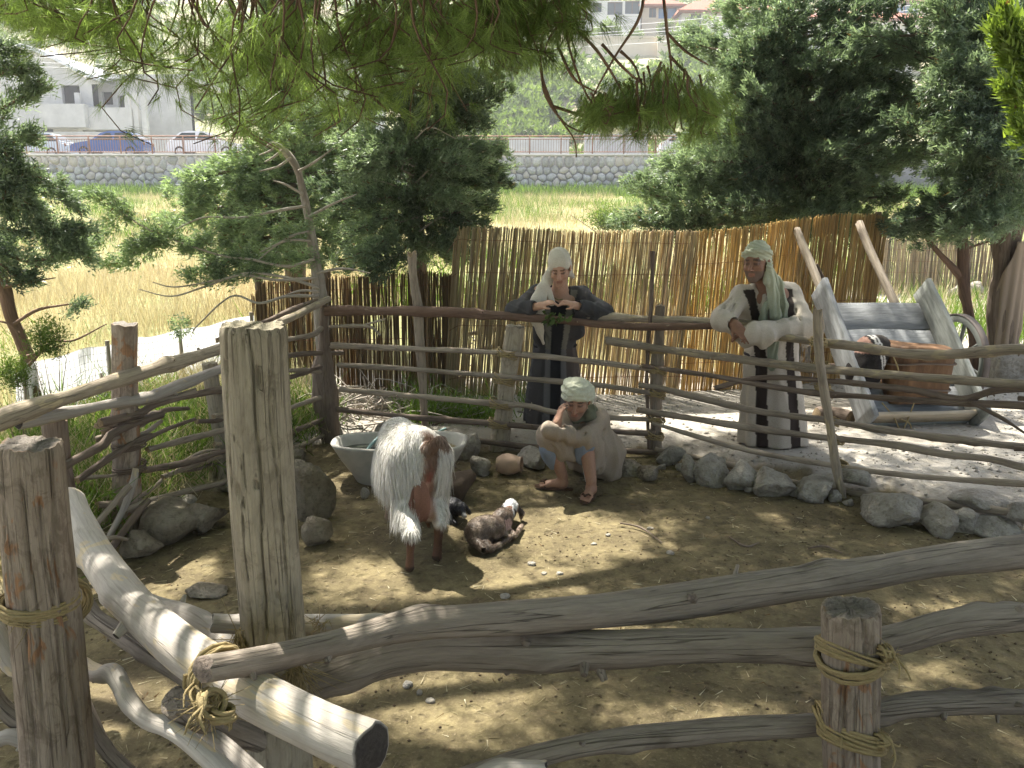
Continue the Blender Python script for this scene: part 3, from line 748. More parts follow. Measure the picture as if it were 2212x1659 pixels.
# ------------------------------------------------------------------ cars on the road
def car(loc, paint, label, flip=1, L=4.2):
    t = thing('parked_car', label, 'car', loc, 'cars parked on the road above the wall')
    M_P = NT('car paint ' + label.split()[0]).base(paint).rough(.3); M_P.b.inputs['Coat Weight'].default_value = .6; M_P = M_P.m
    M_G = bpy.data.materials.get('car glass') or NT('car glass').base((.03, .04, .045)).rough(.08).m
    M_T = bpy.data.materials.get('tyre rubber') or plain('tyre rubber', (.03, .03, .03), .9)
    M_RM = bpy.data.materials.get('wheel rim') or plain('wheel rim', (.5, .5, .5), .4)
    x, y, z = loc
    low = [(-.5, .32), (-.495, .62), (-.46, .76), (-.30, .88), (-.16, .93), (.30, .94), (.44, .92), (.49, .80), (.5, .55), (.49, .32)]
    cab = [(-.24, .90), (-.08, 1.36), (.02, 1.46), (.20, 1.47), (.32, 1.38), (.46, .92)]
    def ext(pr, wlo, whi, zl, zh):
        mb = MB(); pr = np.array(pr); n = len(pr); A = []
        for sgn in (-1, 1):
            w = np.interp(pr[:, 1], [zl, zh], [wlo, whi]) * sgn
            A.append(np.c_[x + flip * pr[:, 0] * L, y + w, z + pr[:, 1]])
        V = np.vstack(A); i = np.arange(n); j = (i + 1) % n
        mb.add(V, [np.stack([i, j, n + j, n + i], 1), i[None, ::-1], (n + i)[None]]); return mb
    body = ext(low, .84, .80, .3, .94).build('body', M_P, t, False)
    ca = ext(cab, .76, .58, .9, 1.47).build('cabin', M_P, t, False)
    for sgn in (-1, 1):
        for (a, b) in (((-.17, -.005), (.07, .09)), ((.10, .11), (.31, .38))):
            zb, zt = .95, 1.36
            def yy(h): return y + sgn * (np.interp(h, [.9, 1.47], [.76, .58]) + .006)
            q = [(a[0] - .02 if a[0] < 0 else a[0], zb), (b[1] + .03 if b[1] > .2 else b[1], zb), (b[0] - .02, zt), (a[1], zt)]
            V = np.array([(x + flip * px * L, yy(h), z + h) for px, h in q]); V2 = V - np.array([0, sgn * .012, 0])
            mb = MB(); mb.add(np.vstack([V, V2]), [[0, 1, 2, 3]] + [[i, (i + 1) % 4, 4 + (i + 1) % 4, 4 + i] for i in range(4)]); mb.build('window', M_G, ca, False)
    for px, h0, h1 in ((-.215, .97, 1.33), (.445, 1.0, 1.34)):
        xa = np.interp(h0, [.9, 1.36], [-.24, -.08]) if px < 0 else np.interp(h0, [.92, 1.38], [.46, .32]); xb = np.interp(h1, [.9, 1.36], [-.24, -.08]) if px < 0 else np.interp(h1, [.92, 1.38], [.46, .32])
        o_ = -.01 if px < 0 else .01
        V = np.array([(x + flip * (xa + o_) * L, y - .64, z + h0), (x + flip * (xa + o_) * L, y + .64, z + h0), (x + flip * (xb + o_) * L, y + .54, z + h1), (x + flip * (xb + o_) * L, y - .54, z + h1)])
        mb = MB(); mb.add(V, [[0, 1, 2, 3]]); mb.build('windscreen', M_G, ca, False)
    for px in (-.31, .32):
        for sgn in (-1, 1):
            wv = thing('wheel', None, None, (0, 0, 0)); wv.parent = t; wv.location = (0, 0, 0); _wloc[wv.name] = (x, y, z)
            c = np.array([x + flip * px * L, y + sgn * .74, z + .31])
            mb = MB(); th = np.linspace(0, 6.2832, 21)[:-1]; pr = [(.2, -.1), (.29, -.1), (.315, -.06), (.315, .06), (.29, .1), (.2, .1)]
            V = np.array([[(c[0] + r_ * math.cos(a), c[1] + w_, c[2] + r_ * math.sin(a)) for a in th] for r_, w_ in pr]).reshape(-1, 3)
            mb.add(V, grid_faces(6, 20, True)); o1 = mb.build('tyre', M_T, None); o1.parent = wv; o1.location = -np.array(loc)
            mb = MB(); V = np.array([[(c[0] + r_ * math.cos(a), c[1] + sgn * w_, c[2] + r_ * math.sin(a)) for a in th] for r_, w_ in ((.2, .09), (.17, .05), (.05, .07))]).reshape(-1, 3)
            mb.add(V, [grid_faces(3, 20, True), (np.arange(20) + 40)[None]]); o2 = mb.build('rim', M_RM, None); o2.parent = wv; o2.location = -np.array(loc)
    for sgn in (-1, 1):
        mb = MB(); box(mb, (x + flip * (-.495) * L - .03, y + sgn * .6 - .14, z + .62), (x + flip * (-.495) * L + .03, y + sgn * .6 + .14, z + .75)); mb.build('headlight', M_RM, t)
        mb = MB(); box(mb, (x + flip * .49 * L - .03, y + sgn * .62 - .1, z + .68), (x + flip * .49 * L + .03, y + sgn * .62 + .1, z + .84)); mb.build('tail_light', M_RUST, t)
    return t
RZ = WALL_Z1
car((at(245, 330, 51)[0], 51, RZ), (.04, .10, .30), 'blue hatchback car parked behind the railing')
car((at(450, 330, 51)[0], 51, RZ), (.75, .76, .78), 'white hatchback car parked next to the blue one', -1)
car((at(78, 330, 52)[0], 52, RZ), (.55, .62, .68), 'pale silver car parked near the unfinished house')
car((at(1500, 330, 52)[0], 52, RZ), (.7, .7, .68), 'cream car on the road behind the drooping cypress', -1)
# low garden walls across the road
M_CONC = plain('raw concrete', (.54, .54, .53), .92, .16, 1.2, .02)
for u0, u1, v0, v1, Y, lb in ((65, 235, 288, 330, 60, 'pale concrete garden wall before the unfinished house'), (310, 385, 295, 330, 60, 'low stepped concrete wall beside the unfinished house'), (1100, 1230, 300, 330, 59, 'white plastered garden wall across the road'), (1262, 1400, 292, 332, 58.5, 'crazy paved stone wall across the road')):
    a, b = at(u0, v1, Y), at(u1, v0, Y); mb = MB(); box(mb, (a[0], Y, RZ - .4), (b[0], Y + .3, b[2])); box(mb, (a[0] - .05, Y - .05, b[2]), (b[0] + .05, Y + .35, b[2] + .08))
    tag(mb.build('garden_wall', M_CONC, None, False), lb, 'wall')

# ------------------------------------------------------------------ buildings
M_HOLE = plain('painted room shade', (.03, .032, .035), .95, .1)  # near-black for sheets behind openings; interior shade is put into the colour
M_WHITE = plain('white plaster', (.74, .72, .69), .9, .06, 1.5)
M_CREAM = plain('cream plaster', (.66, .58, .47), .9, .06, 1.5)
M_TILE = NT('red roof tiles'); _p = M_TILE.obj(); _w = M_TILE.n('ShaderNodeTexWave'); _w.inputs['Scale'].default_value = 6; _w.inputs['Distortion'].default_value = .5; M_TILE.L(_p, _w.inputs[0])
M_TILE.base(M_TILE.mix(_w.outputs[1], (.50, .17, .10), (.62, .26, .16))).rough(.85).bump(_w.outputs[1], .06); M_TILE = M_TILE.m
M_GLASS = NT('dark window glass').base((.05, .07, .09)).rough(.1).m
M_BLUEGL = NT('blue window glass').base((.10, .22, .45)).rough(.15).m
M_FRAME = plain('brown window frame', (.12, .07, .05), .7)
def wall_with_holes(mb, x0, x1, z0, z1, y, holes, depth=.35):
    """a wall in the x-z plane with real openings and their reveals"""
    xs = sorted({x0, x1, *[h[0] for h in holes], *[h[1] for h in holes]}); zs = sorted({z0, z1, *[h[2] for h in holes], *[h[3] for h in holes]})
    for a, b in zip(xs[:-1], xs[1:]):
        for c, d in zip(zs[:-1], zs[1:]):
            mx, mz = (a + b) / 2, (c + d) / 2
            if any(h[0] < mx < h[1] and h[2] < mz < h[3] for h in holes): continue
            mb.add([(a, y, c), (b, y, c), (b, y, d), (a, y, d)], [[0, 1, 2, 3]])
    for a, b, c, d in holes:
        mb.add([(a, y, c), (b, y, c), (b, y, d), (a, y, d), (a, y + depth, c), (b, y + depth, c), (b, y + depth, d), (a, y + depth, d)], [[0, 1, 5, 4], [1, 2, 6, 5], [2, 3, 7, 6], [3, 0, 4, 7]])
def px_rect(u0, u1, v0, v1, Y):
    a, b = at(u0, v1, Y), at(u1, v0, Y); return (a[0], b[0], a[2], b[2])
# unfinished concrete house with a vaulted roof
BY = 66.0
bd = thing('concrete_house', 'unfinished grey concrete house with curved vault roof and empty window openings', 'house', (at(180, 310, BY)[0], BY, RZ))
x0, x1, zb, zt = px_rect(-120, 262, 60, 335, BY); z_eave = at(0, 185, BY)[2]
holes = [px_rect(100, 122, 270, 323, BY), px_rect(98, 120, 160, 196, BY), px_rect(137, 172, 183, 232, BY)]
hl = [px_rect(88, 114, 273, 324, BY), px_rect(102, 122, 180, 196, BY), px_rect(137, 171, 184, 234, BY)]
# gable-vault facade: lower rectangular wall with holes plus the curved head
mb = MB(); zf = at(0, 182, BY)[2]; wall_with_holes(mb, x0, at(180, 0, BY)[0], zb, zf, BY, [h for h in hl if h[3] < zf + .01] )
arc = [(-120, 150), (-60, 112), (0, 103), (60, 110), (120, 133), (180, 165), (225, 182)]
A = np.array([at(u, v, BY) for u, v in arc]); A = spline(A, 24)
low = np.c_[A[:, 0], np.full(24, BY), np.full(24, zf)]
mb.add(np.vstack([low, A]), grid_faces(2, 24))
mb.build('gable_wall', M_CONC, bd, False)
mb = MB(); up = A + np.array([0, -.5, .1]); up2 = A + np.array([0, 12, .1]); up3 = up + np.array([0, 0, .28]); up4 = up2 + np.array([0, 0, .28])
mb.add(np.vstack([up, up2]), grid_faces(2, 24)); mb.add(np.vstack([up3, up4]), grid_faces(2, 24)); mb.add(np.vstack([up, up3]), grid_faces(2, 24))
mb.build('vault_roof', plain('pale roof membrane', (.72, .74, .78), .7, .05), bd)
# set-back side wing with windows and balcony parapets
WY = 68.0; xa = at(178, 0, WY)[0]; xb = at(395, 0, WY)[0]; za = RZ - .5; zc = at(0, 172, WY)[2]
wh = [px_rect(222, 242, 198, 226, WY), px_rect(256, 273, 206, 232, WY), px_rect(227, 247, 282, 316, WY), px_rect(262, 280, 290, 318, WY), px_rect(193, 210, 180, 230, WY), px_rect(293, 301, 280, 325, WY), px_rect(311, 317, 290, 320, WY)]
mb = MB(); wall_with_holes(mb, xa, xb, za, zc, WY, wh); mb.build('wall', M_CONC, bd, False)
mb = MB(); box(mb, (xa, WY - .6, zc), (xb, WY + 8, zc + .3)); mb.build('roof_slab', M_CONC, bd, False)
mb = MB(); box(mb, (x0, BY + 2.5, zb), (xb, BY + 2.6, zc)); mb.build('dark_backing', M_HOLE, bd, False)
mb = MB(); box(mb, (x0 + .2, BY + .36, zb), (xa - .2, BY + .4, zf)); mb.build('dark_backing', M_HOLE, bd, False)
for (u0, u1, v0, v1, Y) in ((85, 180, 224, 275, 64.6), (178, 282, 232, 280, 65.2)):
    a0, a1, c0, c1 = px_rect(u0, u1, v0, v1, Y); mb = MB(); box(mb, (a0, Y, c0), (a1, Y + .2, c1)); box(mb, (a0, Y + .2, c0), (a1, WY, c0 + .3)); box(mb, (a1 - .2, Y + .2, c0 + .3), (a1, WY, c1)); mb.build('balcony', M_CONC, bd, False)
for u in (178, 284, 300, 318):
    a = at(u, 330, 65.4); c1 = at(u, 200, 65.4)[2]; mb = MB(); box(mb, (a[0] - .18, 65.4, RZ - .5), (a[0] + .18, 65.75, c1)); mb.build('column', M_CONC, bd, False)
a0, a1, c0, c1 = px_rect(120, 128, 115, 160, 70); mb = MB(); box(mb, (a0, 70, c0), (a1, 70.5, c1)); mb.build('chimney', M_WHITE, bd, False)
# plain white house half hidden by the tall cypress
WH = thing('white_house', 'plain white house wall seen behind the tall dark cypress', 'house', (at(740, 250, 72)[0], 72, HILL(at(740, 250, 72)[0], 72)))
a0, a1, c0, c1 = px_rect(640, 800, 120, 345, 72); mb = MB(); wall_with_holes(mb, a0, a1, c0, c1, 72, [px_rect(760, 785, 215, 250, 72)]); box(mb, (a0, 72.4, c0), (a1, 80, c1 - .05)); mb.build('wall', M_WHITE, WH, False)
mb = MB(); box(mb, (a0 - .3, 71.7, c1), (a1 + .3, 80, c1 + .3)); mb.build('roof', M_CREAM, WH, False)
h = px_rect(760, 785, 215, 250, 72); mb = MB(); box(mb, (h[0], 72.2, h[2]), (h[1], 72.25, h[3])); mb.build('window', M_GLASS, WH, False)
# villas high on the slope
def villa(u0, u1, v0, v1, Y, wins, label, wmat, roof=True, lower=None):
    a0, a1, c0, c1 = px_rect(u0, u1, v0, v1, Y)
    t = thing('villa', label, 'house', ((a0 + a1) / 2, Y, c0), 'villas high on the slope')
    mb = MB(); hs = [px_rect(w[0], w[1], w[2], w[3], Y) for w in wins]; wall_with_holes(mb, a0, a1, c0 - 6, c1, Y, hs, .25); box(mb, (a0, Y + .5, c0 - 6), (a1, Y + 9, c1 - .02)); mb.build('wall', wmat, t, False)
    for w, hh in zip(wins, hs):
        mb = MB(); box(mb, (hh[0], Y + .2, hh[2]), (hh[1], Y + .24, hh[3])); wd = mb.build('window', M_BLUEGL if len(w) > 4 else M_GLASS, t, False)
        mb = MB(); xm = (hh[0] + hh[1]) / 2; box(mb, (xm - .05, Y + .12, hh[2]), (xm + .05, Y + .19, hh[3])); box(mb, (hh[0], Y + .12, hh[3] - .1), (hh[1], Y + .19, hh[3])); mb.build('frame', M_FRAME, wd, False)
    if roof:
        mb = MB(); rz = c1; V = [(a0 - .6, Y - .9, rz - .1), (a1 + .6, Y - .9, rz - .1), (a1 + .6, Y + 9.6, rz - .1), (a0 - .6, Y + 9.6, rz - .1), (a0 + 2.5, Y + 4.4, rz + 2.0), (a1 - 2.5, Y + 4.4, rz + 2.0)]
        V = np.array(V); W = V.copy(); W[:4, 2] -= .25; mb.add(V, [[0, 1, 5, 4], [2, 3, 4, 5], [1, 2, 5, 5][:3], [3, 0, 4]][:2] if False else [[0, 1, 5, 4], [2, 3, 4, 5]]); mb.add(V, [[1, 2, 5], [3, 0, 4]]); mb.add(np.vstack([V[:4], W[:4]]), [[0, 1, 5, 4], [1, 2, 6, 5], [2, 3, 7, 6], [3, 0, 4, 7], [4, 5, 6, 7]]); mb.build('roof', M_TILE, t, False)
    return t
villa(1240, 1385, 2, 112, 112, [(1258, 1270, 4, 14), (1280, 1300, 6, 26), (1312, 1345, 4, 32), (1350, 1382, 2, 30)], 'white villa with dark windows above the dry bank', M_WHITE, False)
villa(1385, 1470, 10, 100, 113, [(1402, 1418, 16, 38), (1422, 1462, 16, 40, 1)], 'villa with wide blue window under a red tiled roof', M_CREAM)
villa(1470, 1680, 22, 104, 110, [(1490, 1515, 30, 52), (1560, 1600, 34, 58), (1630, 1655, 34, 56)], 'villa with red roof behind the cypress trunk', M_WHITE)
villa(1690, 1980, 40, 130, 104, [(1720, 1750, 60, 84), (1840, 1880, 62, 88), (1920, 1950, 62, 88)], 'long white villa with red tiled roof seen through the cypress branches', M_WHITE)
villa(1880, 2130, 2, 70, 122, [(1925, 1985, 8, 28, 1), (2040, 2080, 10, 30)], 'upper villa with blue windows behind the red tiled roof', M_CREAM)
# terrace wall of the villas and cables
for u0, u1, v0, v1, Y, lb in ((1240, 1420, 82, 116, 106, 'pale terrace wall under the white villa'), (1420, 1560, 80, 112, 105, 'cream terrace wall with a picket fence under the red roofs')):
    a0, a1, c0, c1 = px_rect(u0, u1, v0, v1, Y); mb = MB(); box(mb, (a0, Y, c0 - 3), (a1, Y + .4, c1)); box(mb, (a0 - .1, Y - .1, c1), (a1 + .1, Y + .5, c1 + .2)); tag(mb.build('terrace_wall', M_CREAM, None, False), lb, 'wall')
M_WIRE = plain('pale cable', (.7, .7, .72), .5, .05)
for i, (va, vb) in enumerate(((62, 18), (74, 32), (80, 42), (102, 66))):
    P = [at(1200 - 700, va + 42, 70), at(1250, va, 62), at(1700, vb + 4, 56), at(2400, vb - 60, 48)]
    mb = MB(); tube(mb, P, .016, 5, n=40, rough=0, cap=False); tag(mb.build('power_line', M_WIRE), ('topmost', 'second', 'third', 'lowest')[i] + ' pale cable strung across in front of the villas', 'cable', 'cables strung before the villas')
for i, v in enumerate((122, 133, 142)):
    mb = MB(); tube(mb, [at(-100, v, 60), at(150, v + 4, 61), at(420, v + 14, 62)], .014, 5, n=20, rough=0, cap=False); tag(mb.build('power_line', M_WIRE), ('uppermost', 'middle', 'lower')[i] + ' cable crossing before the vault roof of the concrete house', 'cable', 'cables before the concrete house')
# ------------------------------------------------------------------ trees
M_BARK = wood_mat('cypress bark', (.16, .12, .09), (.28, .22, .17), (.06, .045, .035), None, .5, (.3, .22, .14), .6, .02)
M_TWIG = wood_mat('bare grey twig', (.30, .26, .21), (.45, .41, .36), (.14, .11, .09), None, .5, (.4, .32, .22), .3, .004)
M_PBARK = wood_mat('pine bark', (.17, .11, .08), (.26, .17, .12), (.07, .05, .04), None, .5, (.4, .3, .2), .6, .015)
M_CYP = leaf_mat('cypress foliage', (.070, .105, .075), (.33, .42, .29), .48, (1.05, 1.1, .7), .5, .42)
M_CYPB = leaf_mat('cypress foliage with painted sun', (.09, .135, .085), (.34, .44, .27), .48, (1.05, 1.1, .65), .5, .42)  # paler copy of the cypress green; sunlight is put into the colour
M_PINE = leaf_mat('pine needles', (.09, .14, .045), (.36, .48, .18), .54, (1.05, 1.12, .6), .5, .4)
def limb_curve(a, d, L, rs, up=.25, droop=.0, n=6):
    """a limb leaving a in direction d"""
    pts = [np.array(a, float)]; d = np.array(d, float)
    for i in range(n):
        d = d + rs.normal(scale=.12, size=3) + np.array([0, 0, up * .25 - droop * .3 * i / n]); d /= np.linalg.norm(d)
        pts.append(pts[-1] + d * L / n)
    return np.array(pts)
class Tree:
    def __init__(s, name, label, base, seed, group=None):
        s.t = thing(name, label, 'tree', base, group); s.rs = np.random.RandomState(seed); s.br = MB(); s.lf = MB(); s.seed = seed
    def trunk(s, pts, rad, mat, seg=12, rough=.1):
        mb = MB(); tube(mb, pts, rad, seg, rough=rough, seed=s.seed, knots=4); s.tr = mb.build('trunk', mat, s.t); s.C = spline(pts, 60, rad); return s
    def clothe(s, P, r, dens, per=20, length=.06, width=.013, spread=.75, t0=.2, light=.45, brown=.02, droop=.0):
        """leaf sprays around a branch line P"""
        rs = s.rs; S = spline(P, 24); L = np.linalg.norm(np.diff(S, axis=0), axis=1).sum(); n = max(2, int(L * dens))
        n = int(n * 1.7); t = t0 + (1 - t0) * rs.uniform(0, 1, n) ** .8; idx = np.clip(t * 23, 0, 22.99); i = idx.astype(int); f = (idx - i)[:, None]
        p = S[i] * (1 - f) + S[i + 1] * f; tg = S[i + 1] - S[i]; tg /= np.linalg.norm(tg, axis=1)[:, None] + 1e-9
        o = rand_dirs(n, rs) * (r * rs.uniform(.15, 1, n) * (1.15 - .6 * t))[:, None]; o[:, 2] *= .75
        ax = tg * .8 + o / r * .8 + np.array([0, 0, .25 - droop]); ax /= np.linalg.norm(ax, axis=1)[:, None]
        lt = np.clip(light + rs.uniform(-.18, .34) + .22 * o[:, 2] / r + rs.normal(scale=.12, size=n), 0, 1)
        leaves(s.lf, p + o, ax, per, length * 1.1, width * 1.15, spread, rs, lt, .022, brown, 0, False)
        return s
    def crown(s, nl, f0, f1, prof, up=.3, dens=26, r=.2, per=20, length=.06, width=.013, light=.4, az=None, rad=.02, t0=.25, brown=.02, droop=0, skip=None):
        rs = s.rs; C = s.C; n = len(C)
        for k in range(nl):
            f = f0 + (f1 - f0) * (k + rs.uniform()) / nl; i = int(f * (n - 1)); a = C[i, :3]
            th = k * 2.39996 + rs.uniform(-.5, .5)
            if az is not None and rs.uniform() < az[2]: th = az[0] + rs.normal(scale=az[1])
            L = np.interp(f, *zip(*prof)) * rs.uniform(.5, 1.12)
            d = np.array([math.cos(th), math.sin(th), rs.uniform(-.15, .25) + up])
            P = limb_curve(a, d, L, rs, up, droop)
            if skip is not None and skip(P[-1]): continue
            tube(s.br, P, np.linspace(rad * min(1, L), .004, len(P)), 5, n=8, rough=.05, seed=k, cap=False)
            s.clothe(P, r, dens, per, length, width, .75, t0, light, brown, 0)
        return s
    def twig(s, P, r0=.012, r1=.003, seed=0, seg=6):
        tube(s.br, P, np.linspace(r0, r1, len(P)), seg, step=.03, rough=.05, seed=seed, cap=False); return s
    def done(s, leafmat, barkmat=None):
        if s.br.v: s.br.build('branches', barkmat or M_BARK, s.t)['kind'] = 'stuff'
        if s.lf.v: s.lf.build('crown', leafmat, s.t, False)['kind'] = 'stuff'
        return s.t
def PX(L, Y):
    """a branch line from sightings (u, v[, distance change])"""
    return [at(q[0], q[1], Y + (q[2] if len(q) > 2 else 0)) for q in L]
def base_at(u, Y): x = at(u, 600, Y)[0]; return np.array([x, Y, float(H(x, Y)) - .05])

# tall dark cypress over the west corner
b = base_at(640, 10.6); T = Tree('cypress_tree', 'tall dark columnar cypress rising behind the dead sapling', b, 1)
T.trunk([b, b + (0, 0, 3), b + (.05, 0, 7.5)], [.14, .12, .03], M_BARK)
T.crown(150, .16, 1, [(0, .75), (.12, 1.0), (.35, .62), (.6, .55), (1, .12)], .75, 44, .2, 24, .06, .013, .25)
for q in ([(640, 400), (560, 390), (470, 400), (400, 430)], [(640, 380), (740, 370), (840, 360)], [(640, 420), (540, 430), (440, 460), (360, 480)], [(640, 330), (540, 360), (450, 380), (390, 400)], [(640, 520), (560, 540), (460, 560)], [(640, 260), (560, 250), (500, 270)], [(640, 240), (720, 240), (790, 260)], [(640, 460), (560, 470), (500, 520)], [(640, 430), (740, 440), (850, 450)], [(640, 560), (560, 570), (490, 560)], [(640, 540), (720, 560), (800, 560)], [(640, 360), (560, 410), (500, 450)], [(640, 300), (700, 280), (760, 290)], [(640, 310), (580, 300), (520, 320)], [(640, 490), (600, 540), (560, 580)], [(640, 420), (720, 400), (790, 395), (850, 410)], [(640, 470), (560, 480), (480, 490)], [(640, 350), (560, 345), (500, 360)], [(650, 330), (730, 330), (800, 320)], [(640, 500), (540, 520), (450, 520)], [(640, 440), (580, 440), (520, 445)], [(650, 460), (720, 470), (800, 480)], [(650, 500), (740, 520), (830, 520)]):
    P = PX(q, 10.0); T.twig(P, .03, .008); T.clothe(P, .42, 75, 24, .062, .013, .8, .02, .5)
T.done(M_CYPB)
# second cypress behind the low reed screen
b = base_at(912, 8.9); T = Tree('cypress_tree', 'bushy dark cypress with bare curling twigs behind the low reed screen', b, 2)
T.trunk([b, at(905, 560, 8.9), at(893, 400, 8.9), at(885, 260, 8.9), at(880, 60, 8.9), at(875, -250, 8.9)], [.085, .075, .065, .055, .045, .02], M_BARK)
T.crown(70, .34, .95, [(0, .9), (.36, 1.0), (.5, 1.15), (.7, .95), (1, .3)], .12, 34, .2, 24, .058, .013, .25, (math.atan2(.55, 1), .9, .45))
for q in ([(900, 440, 0), (980, 460, -.4), (1060, 440, -.5)], [(900, 350, 0), (960, 350, -.6), (1040, 370, -.8)], [(900, 460, 0), (840, 470, -.5), (760, 500, -.7)], [(895, 330, 0), (840, 330, -.7), (780, 340, -.9)], [(895, 230, 0), (840, 220, -.4), (780, 230, -.6)], [(895, 200, 0), (960, 180, -.2), (1030, 180, -.3)], [(900, 520, 0), (950, 540, -.5), (1010, 530, -.6)], [(900, 330, 0), (990, 320, -.3), (1085, 330, -.3)], [(900, 380, 0), (1000, 385, .3), (1090, 370, .3)], [(895, 300, 0), (970, 270, 0), (1050, 260, 0)], [(905, 480, 0), (960, 520, -.4), (1000, 490, -.5)],
          [(900, 420, 0), (820, 430, -.6), (740, 440, -.8)], [(900, 480, 0), (830, 520, -.7), (760, 555, -.9)], [(895, 360, 0), (820, 360, -.6), (730, 370, -.8)], [(905, 500, 0), (850, 560, -.7), (800, 585, -.9)], [(895, 300, 0), (820, 300, -.5), (740, 310, -.7)], [(900, 400, 0), (950, 420, -.6), (1000, 440, -.8)], [(895, 250, 0), (950, 230, 0), (1020, 225, 0)]):
    P = PX(q, 8.8); T.twig(P, .018, .005); T.clothe(P, .30, 80, 26, .05, .011, .8, .05, .42)
T.done(M_CYP)
# bare curling twigs of the second cypress, in front of its crown
cu = thing('dead_branch', 'bare pale curling twigs sticking out of the bushy cypress', 'branch', at(905, 560, 8.3)); mb = MB()
for q in ([(898, 395), (930, 365), (935, 372), (918, 400)], [(895, 420), (850, 400), (800, 385)], [(900, 440), (940, 420), (985, 435), (960, 455)], [(903, 470), (880, 475), (850, 485)], [(905, 500), (960, 470), (1000, 520), (985, 560)], [(908, 520), (950, 530), (965, 570), (940, 590)], [(895, 360), (840, 330), (760, 290)], [(893, 380), (830, 345), (790, 300)], [(897, 300), (930, 275), (985, 300)], [(900, 430), (870, 425), (830, 440)], [(890, 340), (872, 355), (866, 380)]):
    P = PX(q, 8.35); tube(mb, P, np.linspace(.011, .004, len(P)), 5, step=.03, rough=.05, cap=False)
mb.build('twigs', M_TWIG, cu)
# big cypress behind the leaning person
b = base_at(1722, 10.4); T = Tree('cypress_tree', 'big wide cypress with a visible grey trunk behind the cart', b, 3)
T.trunk([b, at(1722, 480, 10.4), at(1724, 300, 10.4), at(1718, 100, 10.4), at(1715, -60, 10.4), at(1712, -400, 10.4)], [.16, .14, .13, .12, .11, .05], M_BARK)
T.crown(60, .34, .62, [(0, 1.2), (.36, 1.5), (.5, 1.5), (1, 1.0)], .08, 26, .24, 22, .06, .014, .28, (math.pi * 1.5, .9, .3), .025, .3)
for q in ([(1720, 470, 0), (1600, 480, -.5), (1480, 490, -.8), (1420, 500, -.9)], [(1720, 440, 0), (1560, 460, -.6), (1430, 470, -.8), (1340, 480, -.9)], [(1720, 410, 0), (1560, 410, -.3), (1440, 400, -.5), (1370, 390, -.5)], [(1720, 360, 0), (1600, 350, -.6), (1500, 350, -.8), (1420, 360, -.8)], [(1720, 300, 0), (1620, 290, -.6), (1520, 290, -.8)], [(1720, 230, 0), (1640, 210, -.4), (1560, 220, -.6)], [(1725, 480, 0), (1820, 490, -.8), (1900, 480, -1)], [(1725, 320, 0), (1790, 350, -.9), (1860, 360, -1.2)], [(1720, 430, 0), (1600, 430, -.4), (1480, 430, -.6), (1400, 420, -.6)], [(1720, 400, 0), (1580, 380, -.5), (1470, 370, -.5)], [(1720, 340, 0), (1600, 330, -.3), (1480, 320, -.3)], [(1715, 200, 0), (1640, 190, -.3), (1570, 180, -.5)], [(1715, 100, 0), (1640, 120, -.3), (1580, 130, -.5)],
          [(1725, 470, 0), (1780, 460, -.9), (1850, 455, -1.2)], [(1725, 430, 0), (1800, 400, -.8), (1890, 390, -1.2)], [(1725, 380, 0), (1800, 340, -.8), (1900, 300, -1.2)], [(1725, 300, 0), (1800, 260, -.8), (1880, 220, -1.1)], [(1725, 250, 0), (1800, 200, -.5), (1900, 150, -.8)], [(1725, 440, 0), (1850, 430, -.7), (1960, 420, -1)], [(1725, 400, 0), (1850, 370, -.7), (1980, 340, -1)], [(1725, 350, 0), (1850, 310, -.7), (2000, 270, -1)], [(1720, 450, 0), (1660, 440, -.9), (1560, 450, -1.2)], [(1720, 380, 0), (1660, 300, -.6), (1600, 260, -.8)],
          [(1722, 60, 0), (1800, 40, -.3), (1880, 60, -.4)], [(1720, 30, 0), (1820, 0, -.3), (1920, 10, -.4)], [(1720, 120, 0), (1830, 100, -.4), (1940, 100, -.6)], [(1720, 160, 0), (1840, 170, -.5), (1960, 180, -.7)], [(1718, 130, 0), (1640, 150, -.5), (1580, 170, -.7)], [(1718, 0, 0), (1640, 0, -.2), (1570, 10, -.3)], [(1718, 60, 0), (1640, 40, 0), (1560, 40, 0)], [(1722, 20, 0), (1680, 60, -.5), (1640, 80, -.7)], [(1725, 470, 0), (1740, 480, -.9), (1760, 480, -1.3)], [(1722, 180, 0), (1780, 130, -.6), (1850, 120, -.8)], [(1718, 270, 0), (1650, 240, -.6), (1580, 240, -.8)]):
    P = PX(q, 10.3); T.twig(P, .03, .006); T.clothe(P, .40, 80, 26, .056, .012, .8, .08, .42, .02)
T.done(M_CYP)
